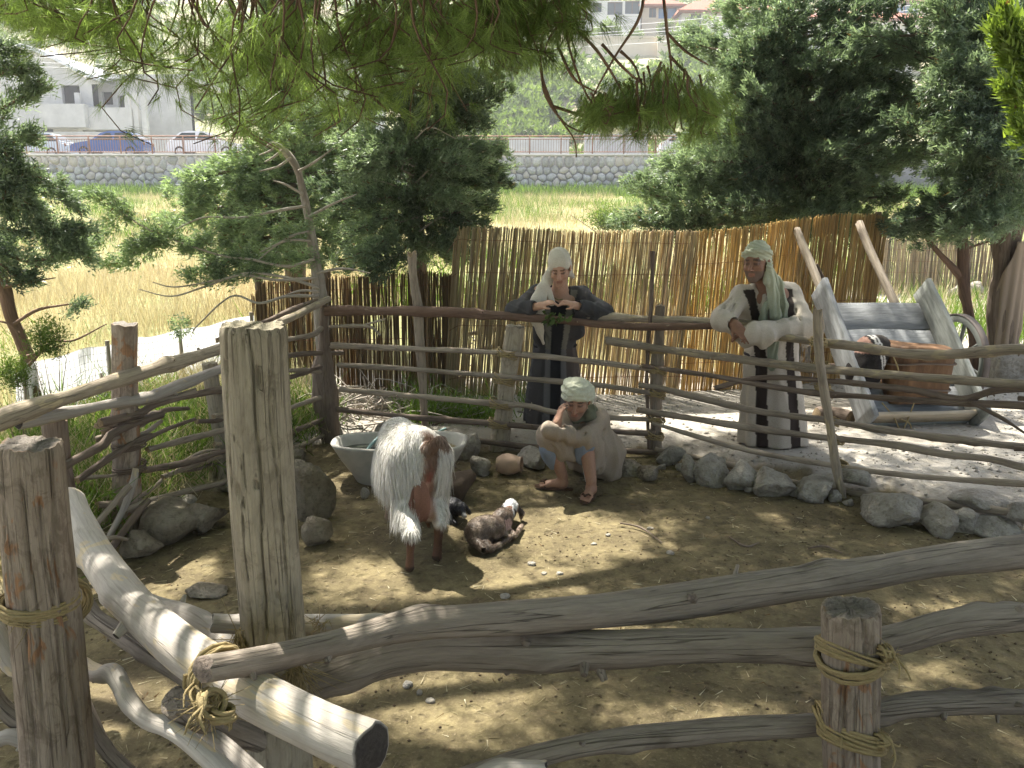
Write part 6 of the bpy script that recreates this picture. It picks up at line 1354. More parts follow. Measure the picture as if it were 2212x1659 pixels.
# ------------------------------------------------------------------ tipped cart
M_CART = wood_mat('silvery cart boards', (.215, .225, .23), (.31, .32, .325), (.13, .13, .13), None, .5, (.4, .4, .4), .3)
M_CARTG = wood_mat('greenish cart boards', (.20, .215, .20), (.30, .31, .285), (.12, .125, .115), None, .5, (.4, .4, .36), .3)
M_FRESH = wood_mat('fresh pine board', (.50, .42, .31), (.60, .52, .40), (.38, .30, .2), None, .5, (.5, .42, .3), .3)
cb = gnd(1990, 925, .10); ct = thing('wooden_cart', 'old wooden cart tipped down with its shafts in the air', 'cart', cb)
FL, FR_ = at(1862, 905, 6.78), at(2088, 900, 6.92); TL, TR = at(1752, 655, 7.60), at(1968, 650, 7.74)
ux = (FR_ - FL) / np.linalg.norm(FR_ - FL); uy = (TL - FL); uy -= ux * (uy @ ux); Lb = np.linalg.norm(uy); uy /= Lb; un = np.cross(ux, uy)
if un[1] > 0: un = -un
Wb = np.linalg.norm(FR_ - FL)
def cp(a, b, c=0.0): return FL + ux * a + uy * b + un * c
nb = 4
for k in range(nb):
    w = Lb / nb; mb = MB(); plank(mb, cp(.0, w * (k + .5), .0), cp(Wb, w * (k + .5), .0), w - .005, .028, un, seed=k, n=14, warp=.004); mb.build('bed_plank', M_CART, ct)
for sx, m_ in ((-.03, M_CART), (Wb + .03, M_CARTG)):
    mb = MB(); plank(mb, cp(sx, -.10, .11), cp(sx, Lb + .10, .11), .05, .26, un, seed=int(sx * 10) + 5, n=16); o = mb.build('side_board', m_, ct)
mb = MB(); plank(mb, cp(.0, -.03, .07), cp(Wb, -.03, .07), .035, .13, un, 8, 12); mb.build('tail_board', M_FRESH, ct)
mb = MB(); plank(mb, cp(.0, -.035, -.035), cp(Wb, -.035, -.035), .03, .075, un, 9, 12); mb.build('tail_board', M_CARTG, ct)
Lsh = 2.2
for sx, ext in ((.10, 2.15), (Wb - .17, 2.25)):
    mb = MB(); plank(mb, cp(sx, -.02, -.065), cp(sx - .02, ext + .0, -.065), .06, .07, un, int(ext * 10), 20, .006); mb.build('shaft', M_POLE, ct)
ax = cp(0, Lb * .52, -.16); mb = MB(); tube(mb, [ax - ux * .16, ax + ux * (Wb + .32)], .03, 10, rough=.02); mb.build('axle', M_POLED, ct)
def wheel(c):
    w = thing('wheel', None, None, (0, 0, 0)); w.parent = ct; w.location = (0, 0, 0); _wloc[w.name] = tuple(cb)
    e1 = np.array([0, 0, 1.]); e1 -= ux * (e1 @ ux); e1 /= np.linalg.norm(e1); e2 = np.cross(ux, e1); th = np.linspace(0, 6.28318, 41)
    def put(mb, nm, mat): o = mb.build(nm, mat, None); o.parent = w; o.location = -np.array(cb)
    mb = MB(); n = 40; t = th[:-1]; V = []
    for r_, w_ in ((.34, -.025), (.40, -.028), (.40, .028), (.34, .025)): V.append(c + ux * w_ + r_ * (np.cos(t)[:, None] * e1 + np.sin(t)[:, None] * e2))
    V.append(V[0]); mb.add(np.vstack(V), grid_faces(5, n, True)); put(mb, 'felloe', M_CARTG)
    mb = MB(); V = [c + ux * w_ + r_ * (np.cos(t)[:, None] * e1 + np.sin(t)[:, None] * e2) for r_, w_ in ((.401, -.03), (.412, -.03), (.412, .03), (.401, .03))]; V.append(V[0]); mb.add(np.vstack(V), grid_faces(5, n, True)); put(mb, 'iron_tyre', plain('rusty iron', (.13, .11, .10), .7, .25))
    mb = MB(); lathe(mb, [(.03, -.1), (.06, -.09), (.075, 0), (.06, .09), (.03, .1), (.0, .1)], c, ux, 16); put(mb, 'hub', M_CARTG)
    for k in range(8):
        a = k * 6.28318 / 8 + .2; d = math.cos(a) * e1 + math.sin(a) * e2; mb = MB(); tube(mb, [c + d * .06, c + d * .345], [.02, .016], 6, rough=.02); put(mb, 'spoke', M_CARTG)
wheel(ax + ux * (Wb + .24) + np.array([0, 0, .05]))
# what lies in the cart: brown tub, dark striped saddle cloth, loose cords
tb = cp(Wb * .60, Lb * .36, .16); tt = thing('wooden_tub', 'big brown wooden tub resting in the tipped cart', 'tub', tb); mb = MB()
th = np.arange(48) / 48 * 6.28318; ctr = at(1978, 805, 6.98)
def tring(rx, ry, z, e=3.0, dz=0):
    c, s = np.cos(th), np.sin(th); k = 1 / (np.abs(c) ** e + np.abs(s) ** e) ** (1 / e); return np.c_[ctr[0] + rx * k * c, ctr[1] + ry * k * s, ctr[2] + z + dz * k * c * rx + .008 * np.sin(3 * th)]
rg = [tring(.24, .15, -.24), tring(.255, .16, -.18), tring(.27, .17, .0), tring(.285, .18, .18), tring(.29, .185, .215, dz=-.08), tring(.275, .17, .235, dz=-.10), tring(.24, .14, .225, dz=-.10), tring(.12, .07, .215, dz=-.1)]
mb.add(np.vstack(rg), [grid_faces(len(rg), 48, True), (np.arange(48) + 48 * 7)[None], np.arange(48)[None]], np.vstack(rg))
m = NT('brown tub leather'); p = m.obj(); n1 = m.noise(m.mapping(p, (14, 14, 3)), 1, 5, .6); n2 = m.noise(p, 40, 4, .6)
m.base(m.mix(m.ramp(n1, (.3, 0), (.7, 1)), (.085, .045, .024), (.22, .125, .065))).rough(.65).bump(m.math('ADD', n1, m.math('MULTIPLY', n2, .3)), .01); mb.build('body', m.m, tt)
for k, zz in enumerate((-.12, .10)):
    mb = MB(); q = tring(.272 + .02 * k, .172 + .02 * k, zz); tube(mb, np.vstack([q, q[:1]]), .008, 5, n=70, rough=0, cap=False); mb.build('hoop', M_POLED, tt)
mb = MB()
for q in ([(1925, 760), (1938, 790), (1945, 820)], [(1905, 870), (1930, 900), (1945, 930), (1955, 920), (1975, 870)], [(1945, 905), (1965, 915), (1970, 935)]): tube(mb, PX(q, 6.72), .006, 6, step=.02, rough=.05)
tag(mb.build('cord', M_ROPE), 'loose straw cords hanging over the tail board of the cart', 'cord')
sc_c = at(1872, 785, 6.98)
f = union([ell(sc_c, (.13, .15, .22)), (ell(sc_c + (.06, .0, .12), (.12, .14, .12)), .06), (ell(sc_c + (-.08, -.02, -.08), (.10, .13, .16)), .06)], .05)
V, F = sdf_mesh(f, sc_c - .4, sc_c + .4, .014, 2); N = vnormals(V, F); V = V + N * (.010 * noise3(V * 22, 3))[:, None]
q = V - sc_c; s_ = q[:, 0] + .35 * q[:, 2]; col = np.tile((.022, .019, .018), (len(V), 1)); col[np.abs(s_ - .085) < .009] = (.6, .58, .54); col[np.abs(s_ - .115) < .009] = (.6, .58, .54); col[s_ > .13] = (.035, .03, .026); col[(s_ < .05) & (q[:, 2] > .10)] = (.30, .18, .14)
MB().add(V, F, None, col).build('saddle_cloth', col_mat('goat hair cloth', .95, .004, 90, .2)); o = bpy.data.objects['saddle_cloth']; tag(o, 'dark woven saddle cloth with white stripes draped beside the brown tub', 'cloth')
mb = MB(); P = [gnd(u, v, .15) for u, v in ((1765, 895), (1800, 892), (1838, 902))]; tube(mb, P, .06, 12, rough=.08, knots=2); tag(mb.build('fallen_log', M_POLED), 'short dark log on the path beside the cart', 'log')
mb = MB(); tube(mb, [at(1764, 570, 8.0), at(1780, 605, 8.0), at(1799, 648, 8.0), at(1830, 730, 8.0), at(1860, 850, 7.9)], [.014, .018, .02, .02, .022], 7, rough=.1, knots=3); tag(mb.build('crooked_stake', M_POLED), 'thin crooked stake leaning on the golden reed screen by the cart', 'stake')
# limestone block at the foot of the wrapped trunk
sb = gnd(2210, 828, .1); v, f_ = ICO3; p = np.sign(v) * np.abs(v) ** .28; p = p / np.abs(p).max(0); p = p * np.array([.24, .2, .16]) * (1 + .05 * noise3(v * 3, 5)[:, None] + .02 * noise3(v * 11, 6)[:, None])
mb = MB(); mb.add(p, f_); tag(mb.build('stone_block', M_ROCK, None, True, sb + (0, .2, .14)), 'squared limestone block at the foot of the wrapped trunk', 'block')
# cloth tied round the thick trunk
tb_ = gnd(2165, 806, .1); Yt = tb_[1]; rows = []
zs = np.linspace(at(2170, 520, Yt)[2], at(2170, 762, Yt)[2], 40)
for i, z in enumerate(zs):
    f = i / 39; cx = lerp(at(2180, 520, Yt)[0], at(2168, 760, Yt)[0], f); r_ = .162 - .018 * f
    a0 = lerp(-.05, -1.15, smooth01(f / .45)); a1 = lerp(1.75, 1.3, f) if f < .5 else lerp(1.45, .25, (f - .5) / .5)
    a = np.linspace(a0, a1, 26); rr_ = r_ + .012 * np.sin(a * 11 + f * 7) * (.4 + f) + .05 * np.exp(-((f - .12) / .12) ** 2) * smooth01((a - .6) / 1) 
    rows.append(np.c_[cx + rr_ * np.sin(a), Yt - rr_ * np.cos(a), np.full(26, z)])
mb = MB(); mb.add(np.vstack(rows), grid_faces(40, 26)); m_ = bpy.data.objects.new('x', None); bpy.data.objects.remove(m_)
o = mb.build('tree_cloth', col_mat('x', .9)); tag(o, 'beige sackcloth wound round the thick fibrous trunk', 'cloth'); o.data.materials.clear()
M_SACK = NT('sackcloth').base((.36, .29, .22)).rough(.95).translucent(.2, (1, .9, .8)).m; o.data.materials.append(M_SACK)
so = o.modifiers.new('thickness', 'SOLIDIFY'); so.thickness = .006
# ------------------------------------------------------------------ people
def rotm(yaw, pitch=0, roll=0):
    """columns: right, forward, up of a head or limb; yaw 0 faces +y, pitch > 0 looks up"""
    cy, sy = math.cos(yaw), math.sin(yaw); cp_, sp_ = math.cos(pitch), math.sin(pitch); cr, sr = math.cos(roll), math.sin(roll)
    Rz = np.array([[cy, -sy, 0], [sy, cy, 0], [0, 0, 1]]); Rx = np.array([[1, 0, 0], [0, cp_, -sp_], [0, sp_, cp_]]); Ry = np.array([[cr, 0, sr], [0, 1, 0], [-sr, 0, cr]])
    return Rz @ Rx @ Ry
class Fr:
    def __init__(s, c, M, k=1.0): s.c = np.asarray(c, float); s.M = M; s.k = k
    def p(s, *q): return s.c + s.M @ (np.array(q, float) * s.k)
    def cap(s, a, b, ra, rb=None): return cap(s.p(*a), s.p(*b), ra * s.k, (ra if rb is None else rb) * s.k)
    def ell(s, c, r): return ell(s.p(*c), np.array(r) * s.k, s.M.T)
    def loc(s, V): return ((V - s.c) @ s.M) / s.k
def head_prims(h, nose=1.0, jaw=1.0):
    e = []
    e += [h.ell((0, -.012, .035), (.076, .094, .088)), (h.ell((0, .03, -.045), (.060 * jaw, .066, .082)), .03), (h.ell((0, .070, -.108), (.024, .020, .018)), .02)]
    for s in (-1, 1):
        e += [(h.cap((s * .056 * jaw, -.01, -.055), (s * .012, .065, -.108), .017), .025), (h.ell((s * .042, .063, -.036), (.022, .022, .022)), .02), (h.ell((s * .080, -.012, -.01), (.010, .020, .031)), .006)]
    e += [(h.cap((-.036, .080, .024), (.036, .080, .024), .011), .016)]
    for s in (-1, 1): e += [(h.ell((s * .031, .102, -.001), (.019, .016, .012)), -.012), (h.ell((s * .031, .081, -.003), (.0145, .0125, .0115)), .003)]
    e += [(h.cap((0, .088, .008), (0, .088 + .030 * nose, -.040), .007, .0125), .010)]
    for s in (-1, 1): e += [(h.ell((s * .012, .102, -.045), (.009, .011, .008)), .006)]
    e += [(h.cap((-.018, .0905, -.070), (.018, .0905, -.070), .0058), .006), (h.cap((-.016, .089, -.081), (.016, .089, -.081), .0062), .005)]
    return e
def hand_prims(w, d, n, thumb, curl=.7, k=1.0, spread=.0, pinch=False):
    """w wrist, d along the hand, n where the palm looks, thumb side +1/-1"""
    d = np.asarray(d, float); d /= np.linalg.norm(d); n = np.asarray(n, float); n -= d * (n @ d); n /= np.linalg.norm(n); s = np.cross(n, d) * thumb
    w = np.asarray(w, float); A = np.stack([s, d, n]); e = [ell(w + d * .046 * k, np.array([.040, .054, .0155]) * k, A), (ell(w + d * .02 * k + s * .018 * k, np.array([.018, .028, .016]) * k, A), .012)]
    for i, (o, L) in enumerate(zip((.029, .0098, -.0098, -.028), (.070, .079, .072, .056))):
        b = w + (d * (.088 - .004 * abs(i - 1)) + s * o) * k; c = curl * (1 + .12 * i); dd = d
        if pinch and i == 0: c = curl * .8
        for j, f in enumerate((.45, .32, .23)):
            a = c * (.55, 1.3, 1.75)[j]; q = d * math.cos(a) + n * math.sin(a) + s * spread * (1.5 - i) * .3; q /= np.linalg.norm(q)
            b2 = b + q * L * f * k; e.append((cap(b, b2, (.0088 - .0009 * j) * k, (.0083 - .0009 * j) * k), .0045)); b = b2
    b = w + (d * .022 + s * .032) * k; q = d * .75 + s * .62 + n * .25; q /= np.linalg.norm(q); b2 = b + q * .036 * k; q2 = d * .9 + s * (.0 if pinch else .25) + n * .55; q2 /= np.linalg.norm(q2)
    e += [(cap(b, b2, .0115 * k, .010 * k), .012), (cap(b2, b2 + q2 * .034 * k, .0098 * k, .0085 * k), .005)]
    return e
def skin_cols(V, h, skin, brow, beard=0.0, lip=(.34, .15, .11)):
    q = h.loc(V); c = np.tile(np.array(skin, float), (len(V), 1)); f = q[:, 1] > .045; az = np.abs(q[:, 0])
    def put(m, col, a): c[m] = c[m] * (1 - a) + np.array(col) * a
    put(f & (az < .06) & (q[:, 2] < -.02) & (q[:, 2] > -.06), (.42, .20, .14), .22)
    put(f & (az > .012) & (az < .052) & (q[:, 2] > .014 + .18 * (.03 - az)) & (q[:, 2] < .029), brow, .85)
    put(f & (np.hypot((az - .031) / .019, (q[:, 2] + .003) / .0085) < 1), (.10, .06, .05), .75)
    put(f & (az < .024) & (q[:, 2] < -.062) & (q[:, 2] > -.088), lip, .7)
    if beard: put((q[:, 1] > .0) & (q[:, 2] < -.050) & (q[:, 2] > -.15) & ~(f & (az < .022) & (q[:, 2] < -.062) & (q[:, 2] > -.086)), (.11, .095, .085), beard)
    return c
M_SKIN = NT('skin'); _n = M_SKIN.noise(M_SKIN.obj(), 90, 4, .6); M_SKIN.base(M_SKIN.mix(1.0, M_SKIN.attr('col').outputs['Color'], M_SKIN.ramp(_n, (.3, .9), (.7, 1.08)), 'MULTIPLY')).rough(.55).bump(_n, .0015)
M_SKIN.b.inputs['Subsurface Weight'].default_value = .08; M_SKIN.b.inputs['Subsurface Radius'].default_value = (.012, .005, .003); M_SKIN = M_SKIN.m
M_CLOTH = col_mat('homespun cloth', .95, .0025, 160, .16)
def carve_above(fn, cond):
    return lambda p: np.maximum(fn(p), cond(p))
def garment(name, f, lo, hi, colf, parent, h=.0075, fold=.0, fk=(30, 30, 6), seed=0, mat=None, sm=2, extra=None):
    V, F = sdf_mesh(f, lo, hi, h, sm); N = vnormals(V, F)
    if fold: V = V + N * (fold * (1.0 - 2.6 * np.abs(noise3(V * np.array(fk), seed)) + .5 * noise3(V * np.array(fk) * 2.1, seed + 5)))[:, None]
    if extra is not None: V = extra(V, N)
    return MB().add(V, F, None, colf(V)).build(name, mat or M_CLOTH, parent)
def skirt(c0, c1, r0, r1, nf, amp, ph=0.0, tw=0.0, front=None):
    """a falling robe between waist c0 and hem c1 (centres), half-axes r0 to r1, with nf folds growing downwards"""
    c0 = np.asarray(c0, float); c1 = np.asarray(c1, float); r0 = np.asarray(r0, float); r1 = np.asarray(r1, float)
    def f(p):
        t = np.clip((c0[2] - p[:, 2]) / (c0[2] - c1[2]), 0, 1); c = c0[None, :2] + (c1 - c0)[None, :2] * t[:, None]; r = r0[None] + (r1 - r0)[None] * (t ** .75)[:, None]
        q = (p[:, :2] - c) / r; th = np.arctan2(q[:, 1], q[:, 0]); k = np.hypot(q[:, 0], q[:, 1])
        w = 1 + amp * t ** .8 * (np.sin(nf * th + ph + tw * t + 1.2 * np.sin(2 * th)) + .5 * np.sin((nf * 1.7 // 1) * th + 2 * ph))
        d = (k - w) * r.min(1) * .9; return np.maximum(d, np.maximum(p[:, 2] - c0[2] - .03, c1[2] - p[:, 2]))
    return f
def creases(lines, r=.010, k=.018):
    r = r * .65
    return [(cap(a, b, r, r * .6), -k) for a, b in lines]
def bbox(*pts, m=.25):
    P = np.array(pts); return P.min(0) - m, P.max(0) + m

# ---------- person in white headscarf and charcoal robe, elbows on the rail
def person_scarf():
    pel = at(1198, 782, 6.84); che = at(1204, 668, 6.68); nk = at(1210, 622, 6.62)
    hc = at(1209, 578, 6.52); h = Fr(hc, rotm(math.pi - .12, -.42, .05), 1.0)
    shL, shR = at(1160, 633, 6.66), at(1254, 636, 6.66); elL, elR = at(1112, 672, 6.44), at(1306, 676, 6.44)
    wrL, wrR = at(1166, 661, 6.32), at(1243, 660, 6.32); base = np.array([pel[0], 6.86, .11])
    t = thing('person', 'person in white headscarf and dark striped robe leaning elbows on the top rail', 'person', base)
    fl, fr = base + (-.09, .09, 0), base + (.09, .10, 0)
    body = [ell(che, (.15, .095, .17)), (cap(che, pel, .10, .105), .08), (cap(che + (0, 0, .05), nk, .07, .055), .05), (cap(nk, h.p(0, -.03, -.06), .054, .052), .03)]
    body += head_prims(h, .9, .93)
    for s, e, w, d in ((shL, elL, wrL, 1), (shR, elR, wrR, -1)): body += [(cap(che + (s - che) * .5 + (0, 0, .02), s, .06, .055), .05), (cap(s, e, .048, .042), .03), (cap(e, w, .042, .028), .02)]
    for s, f_ in ((-1, fl), (1, fr)): body += [(cap(pel + (s * .09, 0, -.04), pel * .5 + f_ * .5 + (s * .0, -.02, 0), .085, .06), .05), (cap(pel * .5 + f_ * .5 + (0, -.02, 0), f_ + (0, 0, .09), .055, .04), .02), (cap(f_ + (0, .02, .035), f_ + (s * .02, -.17, .025), .034, .028), .02)]
    m1, m2 = at(1199, 648, 6.285), at(1214, 650, 6.285)
    body += hand_prims(wrL, m1 - wrL, (.35, .3, -.75), 1, .75, .95, pinch=True); body += hand_prims(wrR, m2 - wrR, (-.35, .3, -.75), -1, .75, .95, pinch=True)
    lo, hi = bbox(fl, fr, hc, elL, elR, wrL, m=.2); V, F = sdf_mesh(union(body, .03), lo, hi, .0072, 1)
    MB().add(V, F, None, skin_cols(V, h, (.50, .30, .21), (.10, .06, .035))).build('body', M_SKIN, t)
    # robe
    cuL, cuR = lerp(elL, wrL, .72), lerp(elR, wrR, .86)
    wc = at(1199, 748, 6.82)
    rb = [ell(che + (0, .01, -.04), (.185, .135, .165)), (cap(che + (0, .02, -.05), wc, .152, .150), .08)]
    for s, e, c in ((shL, elL, cuL), (shR, elR, cuR)): rb += [(cap(nk + (0, .03, -.035), s + (0, .01, .0), .052, .060), .06), (cap(s, e, .062, .066), .05), (cap(e, c, .066, .054), .04)]
    rb += [(cap(lerp(shR, elR, .55) + (-.01, .03, -.03), elR + (-.03, .05, -.05), .07, .065), .06), (cap(elR + (-.02, .03, -.04), cuR + (.01, .06, -.075), .055, .05), .05), (cap(che + (.13, 0, -.10), che + (.17, .02, -.19), .07, .05), .07), (cap(che + (-.12, 0, -.12), che + (-.15, .03, -.22), .06, .045), .06)]
    rb += [(skirt(wc + (0, 0, .03), base + (0, 0, .01), (.165, .125), (.245, .19), 9, .05, .6), .03)]
    rb += [(ell(at(1208, 628, 6.53), (.085, .10, .085)), -.03), (cap(nk + (0, .0, .03), nk + (0, -.02, .3), .075, .10), -.02), (cap(lerp(elL, wrL, .62), wrL, .030, .046), -.012), (cap(lerp(elR, wrR, .78), wrR, .030, .046), -.012)]
    rb += creases([(at(1145, 640, 6.58), at(1122, 668, 6.38)), (at(1135, 636, 6.60), at(1112, 662, 6.40)), (at(1270, 645, 6.58), at(1292, 670, 6.38)), (at(1282, 640, 6.60), at(1306, 668, 6.40)), (at(1285, 675, 6.36), at(1268, 690, 6.36)), (at(1270, 662, 6.34), at(1262, 690, 6.36)), (at(1225, 700, 6.60), at(1215, 742, 6.66)), (at(1175, 700, 6.60), at(1185, 742, 6.66)), (at(1240, 700, 6.64), at(1228, 740, 6.68))], .012, .022)
    def cf(V):
        c = np.tile((.060, .058, .060), (len(V), 1)); x = V[:, 0]; z = V[:, 2]; fr_ = V[:, 1] < base[1] + .03
        zc = wc[2]; cx = np.interp(z, [base[2], zc, che[2]], [base[0], wc[0], che[0]]); o = x - cx
        inn = np.interp(z, [base[2], zc, che[2], che[2] + .15], [.075, .062, .085, .125]); w = np.interp(z, [base[2], zc, che[2]], [.028, .020, .026])
        arm = (np.abs(o) > .19) | (V[:, 1] < che[1] - .16)
        st_ = fr_ & ~arm & (np.abs(np.abs(o) - inn) < w) & (z < che[2] + .16)
        c[st_] = (.175, .17, .145); c[fr_ & ~arm & (np.abs(o) < inn - w)] = (.022, .022, .025); c[st_ & (z < zc)] = (.15, .15, .155)
        c[fr_ & (o > inn + w) & (z < zc)] = (.075, .062, .058); lt = (np.sin(V @ np.array([30., 10, 55])) > .93) & arm; c[lt] *= 1.4
        return c
    garment('robe', union(rb, .04), lo - .05, hi + .05, cf, t, .0105, .0055, (24, 24, 10), 3)
    mb = MB(); th = np.linspace(0, 6.28318, 60); tube(mb, np.c_[wc[0] + .168 * np.cos(th), wc[1] + .130 * np.sin(th), wc[2] + .012 - .022 * np.cos(th) * 0 - .018 * np.sin(th) ** 2], .011, 7, n=60, rough=.05, cap=False, col=(.02, .02, .022)); mb.build('belt', M_CLOTH, t)
    # headscarf: cap over the head, open at the face, long end falling in front of one shoulder
    sc = [h.ell((0, -.02, .045), (.089, .108, .102)), (h.ell((0, -.075, -.045), (.085, .07, .085)), .05)]
    sc += [(h.cap((.076, .02, -.02), (.098, .02, -.11), .030, .034), .03)]
    q0 = h.p(.092, .03, -.09); q1 = at(1172, 622, 6.50); q2 = at(1163, 652, 6.46); q3 = at(1160, 690, 6.50); q4 = at(1174, 742, 6.64)
    def flat(a, b, ra, rb_, ky):
        a = np.asarray(a, float); b = np.asarray(b, float); S = np.array([1, ky, 1.])
        g = cap(a * S, b * S, ra, rb_); return lambda p: g(p * S) / ky
    sc += [(flat(q0, q1, .042, .042, 1.5), .03), (flat(q1, q2, .044, .052, 1.8), .02), (flat(q2, q3, .052, .045, 2), .02), (flat(q3, q4, .042, .015, 2), .02), (flat(at(1187, 625, 6.5), at(1192, 655, 6.47), .016, .024, 1.6), .012), (cap(h.p(-.06, -.09, -.09), h.p(-.085, -.09, -.13), .03, .02), .03)]
    face = h.ell((-.012, .105, -.055), (.071, .10, .098)); sc += [(face, -.008), (h.ell((0, .0, -.03), (.0765, .092, .085)), -.004), (h.cap((0, .02, -.10), (0, .02, -.25), .055, .07), -.012)]
    lo2, hi2 = bbox(hc, q4, q1, m=.2)
    garment('headscarf', union(sc, .03), lo2, hi2, lambda V: np.tile((.60, .56, .475), (len(V), 1)) * (1 + .05 * noise3(V * 40, 2)[:, None]), t, .0065, .0045, (26, 26, 8), 4)
    mb = MB(); tube(mb, [at(1198, 643, 6.27), at(1206, 648, 6.265), at(1216, 646, 6.27)], .003, 5, n=8, rough=.1); tag(mb.build('plant_stem', M_GREEN, None), 'small dry stem held in the fingers of the person in the headscarf', 'stem')
    return t
person_scarf()
mb = MB(); rs = np.random.RandomState(2); c = at(1196, 690, 6.33); leaves(mb, np.tile(c, (30, 1)) + rs.normal(scale=(.06, .02, .015), size=(30, 3)), rand_dirs(30, rs), 2, .045, .03, .6, rs, None, .01, 0, 0, True)
tag(mb.build('leaf_sprig', M_SHRD, None, False), 'small sprig of green leaves lying on the top rail', 'sprig')

# ---------- person in cream robe with black stripes, leaning on the rail
def person_cream():
    pel = at(1668, 790, 6.30); che = at(1658, 660, 6.16); nk = at(1655, 612, 6.12)
    hc = at(1634, 566, 6.04); h = Fr(hc, rotm(math.pi - .62, -.06, .03), 1.06)
    shL, shR = at(1603, 640, 6.12), at(1708, 636, 6.22); elL, elR = at(1560, 690, 5.96), at(1738, 706, 5.98); wrL, wrR = at(1586, 700, 5.83), at(1622, 714, 5.82)
    base = np.array([at(1672, 900, 6.3)[0], 6.30, .11]); t = thing('person', 'person in cream robe with black stripes resting crossed arms on the fence', 'person', base)
    fl, fr = base + (-.10, .10, 0), base + (.10, .11, 0)
    body = [ell(che, (.17, .105, .18)), (cap(che, pel, .11, .115), .08), (cap(che + (0, 0, .06), nk, .075, .062), .05), (cap(nk, h.p(0, -.035, -.06), .060, .058), .03)] + head_prims(h, 1.15, 1.08)
    for s, e, w in ((shL, elL, wrL), (shR, elR, wrR)): body += [(cap(che + (s - che) * .5 + (0, 0, .02), s, .065, .06), .05), (cap(s, e, .05, .044), .03), (cap(e, w, .044, .031), .02)]
    for s, f_ in ((-1, fl), (1, fr)): body += [(cap(pel + (s * .09, 0, -.04), pel * .5 + f_ * .5, .09, .065), .05), (cap(pel * .5 + f_ * .5, f_ + (0, 0, .09), .06, .042), .02), (cap(f_ + (0, .02, .035), f_ + (s * .02, -.18, .025), .036, .03), .02)]
    body += hand_prims(wrL, at(1606, 722, 5.78) - wrL, (.1, 1, -.25), 1, .38, 1.02); body += hand_prims(wrR, at(1590, 722, 5.84) - wrR, (0, .5, -.9), -1, .6, 1.0)
    lo, hi = bbox(fl, fr, hc, elL, elR, wrL, m=.2); V, F = sdf_mesh(union(body, .03), lo, hi, .0072, 1)
    MB().add(V, F, None, skin_cols(V, h, (.25, .138, .09), (.06, .045, .04), .6)).build('body', M_SKIN, t)
    cuL, cuR = lerp(elL, wrL, .80), lerp(elR, wrR, 1.0); wc = at(1664, 768, 6.27)
    rb = [ell(che + (0, .01, -.05), (.21, .15, .17)), (cap(che + (.02, .03, -.05), wc, .165, .165), .09)]
    for s, e, c in ((shL, elL, cuL), (shR, elR, cuR)): rb += [(cap(nk + (0, .03, -.03), s + (0, .01, .0), .060, .072), .07), (cap(s, e, .074, .078), .05), (cap(e, c, .074, .060), .04)]
    rb += [(cap(elR + (-.04, 0, -.03), cuR + (-.02, .0, -.055), .05, .055), .05), (cap(cuR + (.12, .01, -.05), cuR + (.10, .02, -.115), .045, .022), .05), (cap(shR + (.03, .06, -.10), elR + (.06, .10, -.04), .07, .05), .07), (cap(che + (.14, .0, -.14), wc + (.14, .02, -.02), .08, .07), .07), (cap(cuL + (.0, .02, -.03), cuR + (-.02, .05, -.10), .035, .03), .04)]
    rb += [(skirt(wc + (0, 0, .03), base + (0, 0, .0), (.185, .145), (.262, .20), 8, .055, 1.3), .03)]
    rb += [(cap(nk + (-.01, -.02, .03), nk + (-.02, -.13, -.045), .075, .048), -.02), (cap(nk + (0, 0, .05), nk + (-.02, 0, .35), .08, .11), -.02), (cap(lerp(elL, wrL, .70), wrL + (wrL - elL) * .3, .036, .054), -.012)]
    rb += creases([(at(1590, 650, 6.02), at(1572, 685, 5.88)), (at(1580, 645, 6.04), at(1560, 672, 5.90)), (at(1715, 660, 6.08), at(1728, 695, 5.92)), (at(1728, 650, 6.14), at(1742, 690, 5.98)), (at(1705, 690, 5.92), at(1690, 715, 5.86)), (at(1680, 692, 5.88), at(1668, 722, 5.84)), (at(1655, 700, 5.86), at(1648, 728, 5.83)), (at(1700, 730, 6.06), at(1690, 765, 6.10)), (at(1630, 735, 6.02), at(1640, 760, 6.08)), (at(1568, 660, 5.98), at(1552, 690, 5.90))], .012, .022)
    cream = (.47, .42, .355)
    def cf(V):
        c = np.tile(cream, (len(V), 1)); x = V[:, 0]; z = V[:, 2]; fr_ = V[:, 1] < base[1] + .05; zc = wc[2]
        cx = np.interp(z, [base[2], zc, che[2], che[2] + .15], [base[0], wc[0], che[0] - .005, nk[0]]); o = x - cx
        arm = (V[:, 1] < np.interp(z, [zc, che[2], nk[2]], [wc[1] - .18, che[1] - .175, che[1] - .12])) | (z < zc + .18) & (z > zc) & (V[:, 1] < 6.06)
        inn = np.interp(z, [base[2], zc, zc + .15, che[2], che[2] + .14], [.128, .105, .115, .125, .150]); w = np.interp(z, [base[2], zc, che[2], che[2] + .12], [.042, .036, .030, .044])
        st_ = fr_ & ~arm & (np.abs(np.abs(o) - inn) < w) & (z < che[2] + .125)
        c[st_] = (.035, .026, .022); c[(z < zc) & fr_ & (np.abs(o) < inn - w)] = (.39, .35, .295); c[V[:, 1] > base[1] + .08] = (.43, .36, .30)
        return c
    garment('robe', union(rb, .04), lo - .05, hi + .05, cf, t, .0105, .006, (24, 24, 9), 13)
    mb = MB(); th = np.linspace(0, 6.28318, 60); tube(mb, np.c_[wc[0] + .188 * np.cos(th), wc[1] + .150 * np.sin(th), wc[2] + .016 - .018 * np.sin(th) ** 2], .010, 7, n=60, rough=.05, cap=False, col=(.06, .05, .05)); mb.build('belt', M_CLOTH, t)
    # head cloth rolled over the brow, folds falling on the chest
    sc = [h.ell((0, -.022, .050), (.086, .108, .094)), (h.ell((0, -.080, -.04), (.080, .055, .09)), .05)]
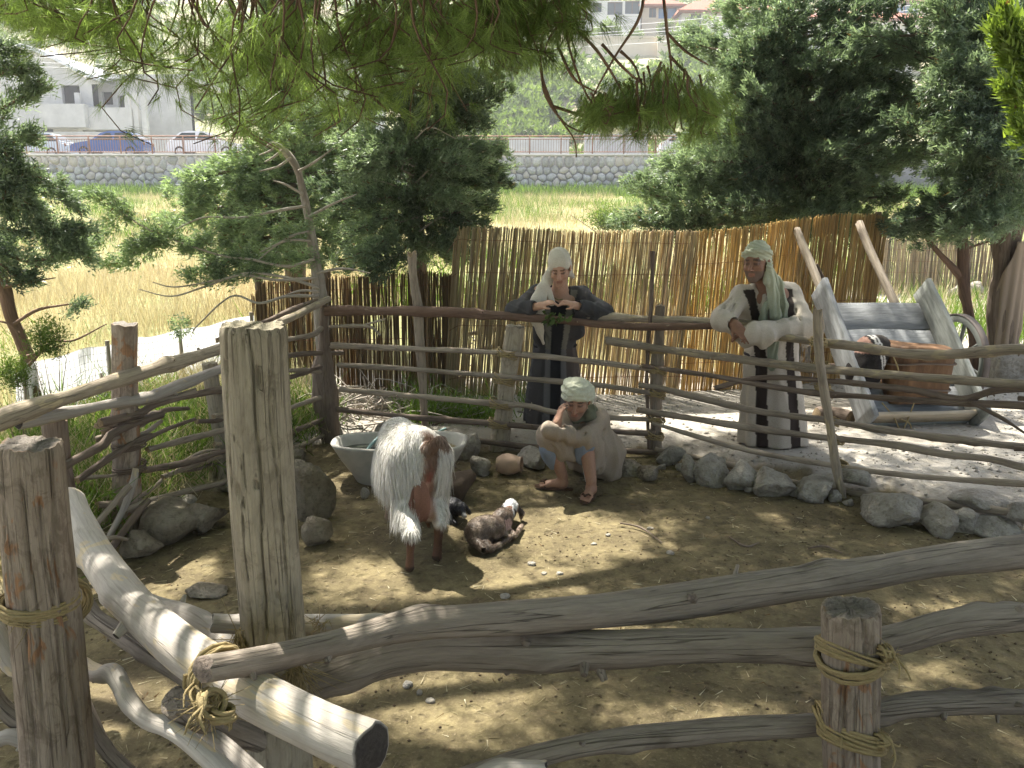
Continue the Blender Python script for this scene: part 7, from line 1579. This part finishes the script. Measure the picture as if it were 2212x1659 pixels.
    for k in range(20):
        a0, a1 = k / 20 * 6.283, (k + 1) / 20 * 6.283
        g = lambda a: (.084 * math.cos(a), -.012 + .104 * math.sin(a), .052 + .030 * math.sin(a) - .012 * math.cos(a))
        sc.append((h.cap(g(a0), g(a1), .0155), .008))
    c1 = h.p(-.080, .0, -.03); P = [c1, h.p(-.092, .012, -.12), at(1672, 640, 5.98), at(1676, 680, 5.96), at(1672, 720, 6.0), at(1668, 790, 6.06)]
    for a, b in zip(P[:-1], P[1:]): sc.append((cap(a, b, .034, .036), .02))
    P2 = [h.p(-.07, -.05, -.06), at(1684, 615, 6.05), at(1692, 660, 6.02), at(1690, 700, 6.02)]
    for a, b in zip(P2[:-1], P2[1:]): sc.append((cap(a, b, .028, .03), .02))
    P3 = [at(1655, 655, 5.99), at(1648, 690, 5.98), at(1660, 720, 5.98)]
    for a, b in zip(P3[:-1], P3[1:]): sc.append((cap(a, b, .02, .024), .02))
    sc += [(h.ell((.014, .10, -.06), (.082, .085, .098)), -.008), (h.ell((0, .0, -.03), (.0765, .092, .085)), -.004), (h.cap((.01, .03, -.10), (.01, .03, -.25), .055, .06), -.012)]
    lo2, hi2 = bbox(hc, P[-1], P2[-1], m=.22)
    def fold2(V, N):
        w = smooth01((hc[2] - .02 - V[:, 2]) / .08); ph = (V[:, 0] * 1.0 + V[:, 1] * .5) * 150
        return V + N * (w * .006 * np.sin(ph + 2 * np.sin(V[:, 2] * 9)) + (1 - w) * .003 * np.sin((V[:, 2] * 1 + V[:, 0] * .4) * 260))[:, None]
    garment('head_cloth', union(sc, .03), lo2, hi2, lambda V: lerp(np.array((.43, .45, .34)), np.array((.22, .25, .19)), smooth01((hc[2] - .12 - V[:, 2]) / .30)[:, None]), t, .006, .0, (26, 26, 8), 14, extra=fold2)
    mb = MB(); rs = np.random.RandomState(6)
    for k in range(26):
        p = at(1740 + rs.uniform(-14, 14), 745 + rs.uniform(-4, 6), 6.3); tube(mb, [p, p + (rs.normal(scale=.006), 0, -.06), p + (rs.normal(scale=.012), 0, -.12)], .0022, 3, n=5, rough=0, cap=False, col=cream)
    tube(mb, [at(1728, 700, 6.32), at(1738, 730, 6.32), at(1741, 748, 6.3)], [.05, .04, .03], 10, n=10, rough=.1, col=cream); mb.build('shawl_fringe', M_CLOTH, t)
    return t
person_cream()

# ---------- squatting person with turban, hand to the cheek
def person_squat():
    pel = at(1272, 1000, 5.86); pel[2] = .17; che = at(1264, 925, 5.74); nk = at(1256, 897, 5.66); hc = at(1247, 862, 5.56); h = Fr(hc, rotm(math.pi - .22, -.28, -.10), 1.0)
    shL, shR = at(1222, 912, 5.66), at(1294, 908, 5.70); elL, elR = at(1184, 942, 5.44), at(1262, 948, 5.46); wrL, wrR = at(1204, 915, 5.38), at(1208, 934, 5.36)
    kL, kR = at(1186, 948, 5.46), at(1266, 958, 5.50); aL, aR = gnd(1215, 1040, .06), gnd(1277, 1052, .06)
    base = np.array([pel[0], pel[1], 0]); t = thing('person', 'person with pale turban squatting in the pen with hand to the cheek', 'person', base)
    body = [ell(che, (.14, .10, .15)), (cap(che, pel, .115, .125), .08), (cap(che + (0, -.02, .05), nk, .075, .058), .05), (cap(nk, h.p(0, -.035, -.06), .056, .055), .03)] + head_prims(h, 1.2, 1.0)
    for s, e, w in ((shL, elL, wrL), (shR, elR, wrR)): body += [(cap(che + (s - che) * .5, s, .06, .055), .05), (cap(s, e, .046, .040), .03), (cap(e, w, .040, .028), .02)]
    for k_, a_, tt_ in ((kL, aL, gnd(1180, 1046, .028)), (kR, aR, gnd(1268, 1072, .028))):
        body += [(cap(pel + (np.sign(k_[0] - pel[0]) * .06, -.03, .0), k_, .078, .058), .05), (cap(k_, a_ + (0, 0, .04), .055, .036), .03), (ell(a_ + (0, .015, -.02), (.034, .042, .034)), .03)]
        d = tt_ - a_; d[2] = 0; d /= np.linalg.norm(d); s = np.array([d[1], -d[0], 0]); m_ = a_ * (1, 1, 0) + d * .10 + (0, 0, .030); body += [(cap(a_ + (0, 0, -.012), m_, .036, .026), .025), (cap(m_ - s * .022, m_ + s * .022, .02), .02)]
        for i in range(5):
            b = m_ + s * (-.030 + .0145 * i) + d * .012; L = (.052, .046, .040, .034, .028)[i if s[0] * np.sign(k_[0] - pel[0]) > 0 else 4 - i]; body.append((cap(b, b + d * L + (0, 0, -.012), .0105, .0095), .005))
    body += hand_prims(wrL, at(1211, 884, 5.41) - wrL, (1, .55, .1), -1, .45, .95); body += hand_prims(lerp(elR, wrR, .9), at(1195, 940, 5.40) - wrR, (0, .4, -.8), -1, 1.2, .9)
    lo, hi = bbox(aL, aR, hc, kL, kR, pel, shR, wrL, m=.25); lo[2] = -.03; V, F = sdf_mesh(union(body, .03), lo, hi, .0056, 1)
    MB().add(V, F, None, skin_cols(V, h, (.33, .19, .13), (.06, .05, .04), .4)).build('body', M_SKIN, t)
    cuL, cuR = lerp(elL, wrL, .55), lerp(elR, wrR, 1.45)
    rb = [ell(che + (0, .02, -.03), (.165, .14, .15)), (cap(che + (0, .03, -.05), pel + (0, 0, .02), .155, .19), .09)]
    for s, e, c in ((shL, elL, cuL), (shR, elR, cuR)): rb += [(cap(nk + (0, .04, -.03), s, .055, .066), .06), (cap(s, e, .066, .064), .05), (cap(e, c, .062, .054), .04)]
    rb += [(cap(pel + (-.06, -.04, .04), kL + (0, .03, -.01), .10, .080), .07), (cap(pel + (.04, -.04, .03), kR + (.01, .03, -.01), .11, .078), .07)]
    rb += [(cap(at(1206, 958, 5.43), at(1236, 990, 5.47), .045, .028), .06), (cap(at(1204, 950, 5.42), at(1212, 990, 5.46), .045, .022), .05), (cap(kL + (-.01, .03, -.04), at(1182, 985, 5.52), .06, .03), .05)]
    rb += [(cap(pel + (.10, -.10, .0), at(1310, 1018, 5.72), .14, .07), .08), (cap(kR + (.05, .05, -.06), at(1290, 1012, 5.62), .07, .045), .06), (cap(kR + (.03, .03, -.05), at(1281, 1012, 5.52), .05, .035), .05), (cap(at(1318, 985, 5.75), at(1326, 1020, 5.74), .09, .05), .07), (cap(pel + (-.05, .02, -.02), pel + (.12, .05, -.07), .13, .10), .06)]
    rb += [(cap(nk + (0, -.05, .02), nk + (0, -.12, -.02), .05, .035), -.02), (cap(nk + (0, 0, .05), nk + (-.02, -.03, .3), .078, .10), -.02), (cap(lerp(elL, wrL, .42), wrL + (wrL - elL) * .4, .036, .056), -.012), (lambda p: p[:, 2] - .0 + 0 * p[:, 0], -.004) if False else (cap((base[0] - 1, base[1], -.3), (base[0] + 1, base[1], -.3), .31), -.01)]
    L_ = []
    for du, u2 in ((1300, 1296), (1310, 1312), (1318, 1326), (1289, 1284), (1281, 1274)): L_.append((at(du - 6, 950, 5.60), at(u2, 1025, 5.58)))
    L_ += [(at(1296, 915, 5.62), at(1272, 946, 5.42)), (at(1288, 925, 5.60), at(1262, 938, 5.40)), (at(1304, 930, 5.62), at(1290, 965, 5.52)), (at(1225, 930, 5.42), at(1232, 950, 5.40)), (at(1240, 925, 5.43), at(1246, 948, 5.40)), (at(1178, 925, 5.42), at(1196, 950, 5.37)), (at(1188, 918, 5.42), at(1204, 938, 5.36)), (at(1205, 955, 5.36), at(1222, 990, 5.40)), (at(1218, 955, 5.37), at(1236, 985, 5.41)), (at(1193, 960, 5.38), at(1208, 992, 5.41)), (at(1270, 905, 5.56), at(1250, 930, 5.52))]
    rb += creases(L_, .012, .022)
    garment('robe', union(rb, .04), lo - .03, hi + .03, lambda V: np.tile((.31, .255, .20), (len(V), 1)) * (1 + .06 * noise3(V * 14, 3)[:, None]), t, .008, .006, (26, 26, 12), 23)
    # blue-grey under-tunic showing below the knees
    ut = [cap(kR + (.0, -.035, .0), at(1258, 992, 5.50), .058, .044), cap(kR + (-.03, -.02, -.02), at(1246, 985, 5.49), .04, .03)]
    garment('under_tunic', union(ut, .04), *bbox(kR, at(1258, 992, 5.5), m=.12), lambda V: np.tile((.20, .235, .30), (len(V), 1)), t, .0075, .005, (30, 30, 10), 24)
    ut = [cap(kL + (-.005, -.01, -.07), at(1196, 1000, 5.50), .055, .046), cap(kL + (-.02, .02, -.06), at(1184, 990, 5.52), .04, .035)]
    garment('under_tunic', union(ut, .04), *bbox(kL, at(1196, 1000, 5.5), m=.12), lambda V: np.tile((.20, .235, .30), (len(V), 1)), t, .0075, .005, (30, 30, 10), 25)
    mb = MB(); q0, q1 = at(1264, 1006, 5.47), at(1270, 1040, 5.48); plank(mb, q0, q1, .040, .008, (0, -1, .1), 3, 6, .003, (.62, .60, .57)); mb.build('sash_end', M_CLOTH, t)
    # turban
    sc = [h.ell((0, -.015, .058), (.092, .112, .082))]
    for j in range(5):
        tl = (-.38, .30, -.12, .42, .1)[j]; zz = (.038, .050, .070, .085, .105)[j]; rr_ = (.094, .096, .092, .085, .07)[j]
        for k in range(18):
            g = lambda a: (rr_ * math.cos(a), -.012 + (rr_ + .016) * math.sin(a), zz + .018 * math.sin(a + tl) + tl * .05 * math.cos(a))
            sc.append((h.cap(g(k / 18 * 6.283), g((k + 1) / 18 * 6.283), .0165 + .002 * (j % 2)), .006))
    sc += [(h.ell((-.085, -.05, .0), (.025, .03, .05)), .02), (h.ell((0, .005, -.045), (.0765, .12, .085)), -.01)]
    garment('turban', union(sc, .03), h.p(0, 0, .05) - .2, h.p(0, 0, .05) + .2, lambda V: np.tile((.50, .51, .40), (len(V), 1)) * (1 + .05 * noise3(V * 50, 2)[:, None]), t, .0056, .0025, (60, 60, 120), 26)
    nk2 = [cap(nk + (-.05, -.06, .0), nk + (.05, -.06, .01), .035), cap(nk + (.05, -.06, .01), nk + (.075, .02, .04), .035), cap(nk + (-.05, -.06, .0), nk + (-.07, .02, .03), .035)]
    garment('neck_cloth', union(nk2, .03), *bbox(nk, m=.18), lambda V: np.tile((.13, .135, .09), (len(V), 1)), t, .008, .006, (40, 40, 40), 27)
    # sandals
    for a_, tt_ in ((aL, gnd(1180, 1046, .028)), (aR, gnd(1268, 1072, .028))):
        d = tt_ - a_; d[2] = 0; d /= np.linalg.norm(d); s = np.array([d[1], -d[0], 0]); c = a_ * (1, 1, 0) + d * .06; mb = MB(); th = np.linspace(0, 6.28318, 30)[:-1]
        o = np.c_[np.cos(th) * .135, np.sin(th) * (.040 + .008 * np.cos(th))]; V = np.vstack([c + o[:, :1] * d + o[:, 1:] * s + (0, 0, .004), c + o[:, :1] * d + o[:, 1:] * s + (0, 0, .016)]); n = 29; i = np.arange(n)
        mb.add(V, [grid_faces(2, n, True), (n + i)[None], i[None]], None, (.07, .04, .025))
        m_ = c + d * .05
        for k in (-1, 1): tube(mb, [m_ + s * .040 * k + (0, 0, .015), m_ + s * .02 * k + d * .012 + (0, 0, .052), m_ + d * .045 + (0, 0, .046)], .006, 6, n=8, rough=0, col=(.07, .04, .025))
        mb.build('sandal', M_CLOTH, t)
    return t
person_squat()
# ------------------------------------------------------------------ animals
M_FUR = col_mat('goat hair', .7, .0, 120, .12, .12)
M_HIDE = col_mat('short coat', .8, .002, 150, .2)
def fur(V, F, N, C, n, Lf, flow, seed, parent, w=.0028, mat=None, jit=.25, lift=.18, mask=None):
    """strands rooted over a surface; flow(p, n) gives their lie"""
    rs = np.random.RandomState(seed); a = np.linalg.norm(np.cross(V[F[:, 2]] - V[F[:, 0]], V[F[:, 3]] - V[F[:, 1]]), axis=1)
    if mask is not None: a = a * mask(V[F].mean(1))
    i = rs.choice(len(F), n, p=a / a.sum()); u, v = rs.uniform(size=(2, n, 1)); q = V[F[i]]
    P = (q[:, 0] * (1 - u) + q[:, 1] * u) * (1 - v) + (q[:, 3] * (1 - u) + q[:, 2] * u) * v; nn = N[F[i, 0]]; cc = C[F[i, 0]]
    d = flow(P, nn) + rs.normal(scale=jit, size=(n, 3)); d = d - nn * (d * nn).sum(1)[:, None]; d /= np.linalg.norm(d, axis=1)[:, None] + 1e-9
    L = (Lf(P) * rs.uniform(.5, 1.25, n))[:, None]; d0 = d + nn * lift; d0 /= np.linalg.norm(d0, axis=1)[:, None]
    s = np.cross(d0, nn + rs.normal(scale=.6, size=(n, 3))); s /= np.linalg.norm(s, axis=1)[:, None] + 1e-9; s *= w * rs.uniform(.6, 1.4, (n, 1))
    g = np.array([0, 0, -1.]); m = P + d0 * L * .5; e = m + (d * .8 + g * .45) * L * .5
    VV = np.stack([P - s, P + s, m + s * .8, m - s * .8, e], 1).reshape(-1, 3); k = np.arange(n)[:, None] * 5
    mb = MB(); mb.add(VV, [k + np.array([[0, 1, 2, 3]]), k + np.array([[3, 2, 4]])], None, np.repeat(np.clip(cc * rs.uniform(.82, 1.15, (n, 1)), 0, 1), 5, 0))
    return mb.build('coat', mat or M_FUR, parent)
# --- the white goat seen from behind
fL, fR = gnd(886, 1236, 0), gnd(944, 1212, 0)
rump = at(912, 985, 4.40); chest = at(868, 985, 4.95); rump[2] = .545; chest[2] = .43
axd = chest - rump; axd[2] = 0; axd /= np.linalg.norm(axd); sd = np.array([axd[1], -axd[0], 0]); up = np.array([0, 0, 1.])
gt = thing('goat', 'long haired white goat seen from behind with brown tail and full udder', 'goat', (fL + fR) / 2)
mid = (rump + chest) / 2
hipL, hipR = rump - sd * .08 + up * .02 + axd * .04, rump + sd * .075 + up * .02 + axd * .04
body = [ell(mid + up * .0 - sd * .02, (.155, .36, .165), np.stack([sd, axd, up])), (ell(rump + axd * .05, (.125, .15, .15), np.stack([sd, axd, up])), .08), (ell(chest, (.12, .16, .15), np.stack([sd, axd, up])), .08),
        (cap(rump + axd * .02 + up * .11, chest + up * .11, .055), .07), (ell(mid - up * .07 - sd * .03, (.15, .27, .13), np.stack([sd, axd, up])), .08)]
kL, kR = lerp(hipL, fL, .42) - axd * -.02, lerp(hipR, fR, .42) + axd * .02; hkL, hkR = fL + up * .235 - axd * .055, fR + up * .235 - axd * .055
for hp, k_, hk, f_ in ((hipL, kL, hkL, fL), (hipR, kR, hkR, fR)):
    body += [(cap(hp, k_ + axd * .03, .09, .064), .05), (cap(k_ + axd * .03, hk, .062, .030), .03), (cap(hk, f_ + up * .07, .026, .019), .015), (cap(f_ + up * .07, f_ + up * .022 - axd * .0 + axd * .012, .021, .026), .01)]
for s in (-1, 1):
    sh = chest + sd * .10 * s - up * .05; kn = sh * .45 + (chest * (1, 1, 0) + sd * .09 * s + axd * .02) * .55; ft = chest * (1, 1, 0) + sd * .09 * s + axd * .0
    body += [(cap(sh, kn, .06, .03), .05), (cap(kn, ft + up * .06, .026, .02), .015), (cap(ft + up * .06, ft + up * .02 + axd * .015, .021, .026), .01)]
nb_ = chest + axd * .10 + up * .08; hd = chest + axd * .36 - up * .12 + sd * .02; mz = hd + axd * .14 - up * .12
body += [(cap(chest + axd * .05 + up * .05, nb_, .12, .10), .06), (cap(nb_, hd, .085, .06), .05), (cap(hd, mz, .062, .036), .03), (ell(hd + axd * .02 + up * .02, (.055, .07, .05), np.stack([sd, axd, up])), .02)]
for s in (-1, 1):
    body += [(cap(hd + sd * .05 * s, hd + sd * .13 * s - up * .10, .022, .014), .01), (cap(hd + sd * .025 * s + up * .05, hd + sd * .05 * s + up * .15 - axd * .09, .016, .006), .006)]
ud = (fL + fR) / 2 + axd * .06 + up * .34; body += [(ell(ud, (.055, .065, .11), np.stack([sd, axd, up])), .04), (cap(ud + sd * -.04 - up * .09, ud + sd * -.045 - up * .14, .022, .012), .015), (cap(ud + sd * .04 - up * .09, ud + sd * .045 - up * .14, .022, .012), .015)]
tl0 = rump - axd * .09 + up * .09 + sd * .015; tl1 = tl0 - axd * .03 + up * .045 + sd * .055; tl2 = tl1 + sd * .035 - up * .03 - axd * .02
body += [(cap(tl0, tl1, .034, .026), .02), (cap(tl1, tl2, .026, .012), .01)]
lo, hi = bbox(fL, fR, rump, chest, mz, m=.32); lo[2] = -.02
V, F = sdf_mesh(union(body, .05), lo, hi, .0105, 1); N = vnormals(V, F)
def goat_col(V):
    q = V - rump; a = q @ axd; s = q @ sd; z = V[:, 2]; c = np.tile((.72, .70, .66), (len(V), 1)); n_ = noise3(V * 26, 4)
    def mixc(m, col): 
        m = np.clip(m, 0, 1)[:, None]; return c * (1 - m) + np.array(col) * m
    back = smooth01((.03 - a) / .06)
    ctr = .015 + .03 * (z - .5)
    c = mixc(back * smooth01((.050 + .014 * n_ - np.abs(s - ctr)) / .03) * smooth01((z - .22) / .05) * smooth01((.62 - z) / .04), (.34, .21, .155))
    c = mixc(back * smooth01((.045 + .02 * n_ - np.abs(s - ctr - .01)) / .03) * smooth01((z - .47) / .05), (.22, .14, .10))
    c = mixc(back * np.exp(-((s - ctr) / .022) ** 2 - ((z - .49) / .045) ** 2), (.36, .13, .10))
    tail = (np.linalg.norm(V - lerp(tl0, tl1, .6), axis=1) < .085) & (a < -.07); c = mixc(tail * .9, (.24, .155, .11))
    c = mixc((np.linalg.norm((V - ud) @ np.stack([sd / .055, axd / .09, up / .125]).T, axis=1) < 1) * 1.0, (.22, .11, .075)); c = mixc(smooth01((.25 + .02 * n_ - z) / .05) * (a < .3), (.15, .085, .06)); c = mixc(smooth01((.035 - z) / .01), (.06, .04, .03))
    c = mixc(smooth01((.36 - z) / .05) * (a > .3), (.35, .25, .18)); return c
C = goat_col(V); MB().add(V, F, None, C).build('body', M_HIDE, gt)
def flow(p, n):
    q = p - mid; o = q - np.outer(q @ axd, axd); o[:, 2] = 0; return -up * 1.0 + o * .6 - axd * .30
def Lf(p):
    z = p[:, 2]; a = (p - rump) @ axd; s_ = (p - rump) @ sd; L = np.interp(z, [.0, .17, .20, .30, .36, .46, .56, .62, .7], [.0, .0, .03, .07, .17, .17, .09, .05, .04])
    near = (a < .0) & (np.abs(s_ - .015) < .06); L = np.where(near, .028, L); return np.where(np.linalg.norm((p - ud) @ np.stack([sd / .05, axd / .09, up / .12]).T, axis=1) < 1, 0.0, L) * np.where(a > .5, .6, 1)
fur(V, F, N, C, 48000, Lf, flow, 3, gt, .0018, None, .16, .13, lambda p: (Lf(p) > .012) * (1.0 - ((np.abs((p - rump) @ sd - .010) < .045) & ((p - rump) @ axd < .15) & (p[:, 2] < .47))))
# --- damp newborn kid lying on the earth, head up
kc = gnd(1062, 1145, .07); kt = thing('goat_kid', 'damp brown newborn kid with white crown lying on the earth', 'goat kid', kc * (1, 1, 0))
kb = gnd(1035, 1150, .075); kf = gnd(1085, 1125, .085); kh = at(1103, 1098, 4.92)
ku = (kf - kb); ku /= np.linalg.norm(ku); kd = np.array([-.05, -1.0, -.15]); kd /= np.linalg.norm(kd)
hk_ = Fr(kh, rotm(math.pi - .1, -.55, 0), 1.0)
body = [ell(lerp(kb, kf, .35), (.105, .085, .075)), (ell(kb + (-.01, 0, 0), (.075, .08, .07)), .04), (ell(kf, (.06, .065, .07)), .04), (cap(kf + (0, 0, .02), kh + (0, .02, -.02), .045, .036), .03),
        (hk_.ell((0, -.01, .005), (.042, .05, .042)), .02), (hk_.cap((0, .02, -.008), (0, .085, -.03), .030, .019), .02), (hk_.ell((0, .09, -.034), (.018, .014, .014)), .01)]
for s in (-1, 1): body += [(hk_.cap((s * .038, -.012, .01), (s * .066, .0, -.045), .014, .018), .008), (hk_.cap((s * .066, .0, -.045), (s * .062, .012, -.085), .018, .008), .008)]
for a, b, c, r_ in ((kb + (.03, -.06, -.03), kb + (.07, -.12, -.05), gnd(1098, 1165, .018), .022), (kb + (-.03, -.06, -.02), kb + (.03, -.13, -.045), gnd(1060, 1172, .018), .024), (kf + (.02, -.04, -.03), kf + (.07, -.09, -.055), gnd(1128, 1135, .016), .018), (kf + (-.01, -.05, -.04), kf + (.03, -.12, -.06), gnd(1110, 1150, .016), .018)):
    body += [(cap(a, b, r_ * 1.3, r_), .02), (cap(b, c, r_ * .8, .012), .01)]
lo, hi = bbox(kb, kf, kh, gnd(1098, 1168, .02), m=.14); lo[2] = -.01; V, F = sdf_mesh(union(body, .03), lo, hi, .005, 1); N = vnormals(V, F)
def kid_col(V):
    n_ = noise3(V * 40, 4) + .5 * noise3(V * 90, 5); c = lerp(np.array((.11, .08, .06)), np.array((.36, .28, .22)), smooth01((n_ + .3) / 1.3)[:, None]); q = hk_.loc(V); hd_ = (np.linalg.norm(q * (1, .7, 1), axis=1) < .085)
    c[hd_ & (q[:, 2] > .008) & (np.abs(q[:, 0]) < .045)] = (.58, .58, .58); c[hd_ & (np.abs(q[:, 0]) < .016) & (q[:, 1] > .02)] = (.16, .08, .055); c[hd_ & (np.abs(q[:, 0]) > .05)] = (.05, .04, .035)
    c[hd_ & (np.hypot(np.abs(q[:, 0]) - .030, q[:, 1] - .034) < .010)] = (.02, .015, .012); nk_ = (np.linalg.norm(V - kf - (.02, -.04, -.01), axis=1) < .045); c[nk_] = (.45, .30, .27); return c
C = kid_col(V); M_WET = col_mat('damp kid coat', .32, .004, 120, .3); MB().add(V, F, None, C).build('body', M_WET, kt)
fur(V, F, N, C, 7000, lambda p: np.full(len(p), .016), lambda p, n: np.tile(-ku * .8 + np.array([0, -.2, -.4]), (len(p), 1)), 5, kt, .0012, M_WET, .4, .25)
# --- black kid half hidden behind the goat's leg
bk = gnd(974, 1100, .06); bt = thing('goat_kid', 'small black kid lying half hidden behind the hind leg of the goat', 'goat kid', bk * (1, 1, 0))
hh = bk + (.055, -.07, .035); body = [ell(bk + (-.06, .04, .0), (.10, .08, .07)), (ell(bk + (.02, .0, .01), (.06, .06, .06)), .04), (cap(bk + (.02, -.02, .02), hh, .035, .034), .03), (ell(hh, (.034, .042, .034)), .02), (cap(hh, hh + (.035, -.05, -.035), .026, .015), .02), (cap(hh + (-.03, 0, .01), hh + (-.06, .01, -.05), .012, .014), .008), (cap(hh + (.025, .02, .015), hh + (.06, .03, -.04), .012, .014), .008), (cap(bk + (.0, -.05, -.03), bk + (.04, -.12, -.045), .018, .012), .02), (cap(bk + (-.08, -.03, -.03), bk + (-.03, -.10, -.045), .02, .012), .02)]
lo, hi = bbox(bk, hh, m=.2); lo[2] = -.01; V, F = sdf_mesh(union(body, .03), lo, hi, .006, 1); N = vnormals(V, F); c = np.tile((.022, .022, .026), (len(V), 1)); c[np.linalg.norm(V - hh - (.035, -.05, -.03), axis=1) < .02] = (.3, .3, .3)
MB().add(V, F, None, c).build('body', M_WET, bt); fur(V, F, N, c, 3000, lambda p: np.full(len(p), .014), lambda p, n: np.tile([-.4, -.2, -.6], (len(p), 1)), 6, bt, .0012, M_WET, .4, .25)
# ------------------------------------------------------------------ thin valley haze, added also to imitate lens glare lifting the dark tones
m = bpy.data.materials.new('haze air'); m.use_nodes = True; m.node_tree.nodes.clear()
o_ = m.node_tree.nodes.new('ShaderNodeOutputMaterial'); v_ = m.node_tree.nodes.new('ShaderNodeVolumePrincipled')
v_.inputs['Color'].default_value = (.93, .96, 1.0, 1); v_.inputs['Density'].default_value = .0011; v_.inputs['Anisotropy'].default_value = .3
m.node_tree.links.new(v_.outputs[0], o_.inputs['Volume'])
mb = MB(); box(mb, (-192, -27, -3), (192, 208, 66)); o = tag(mb.build('haze', m, None, False), 'thin haze over the valley, also imitating lens glare', 'haze', None, 'stuff')
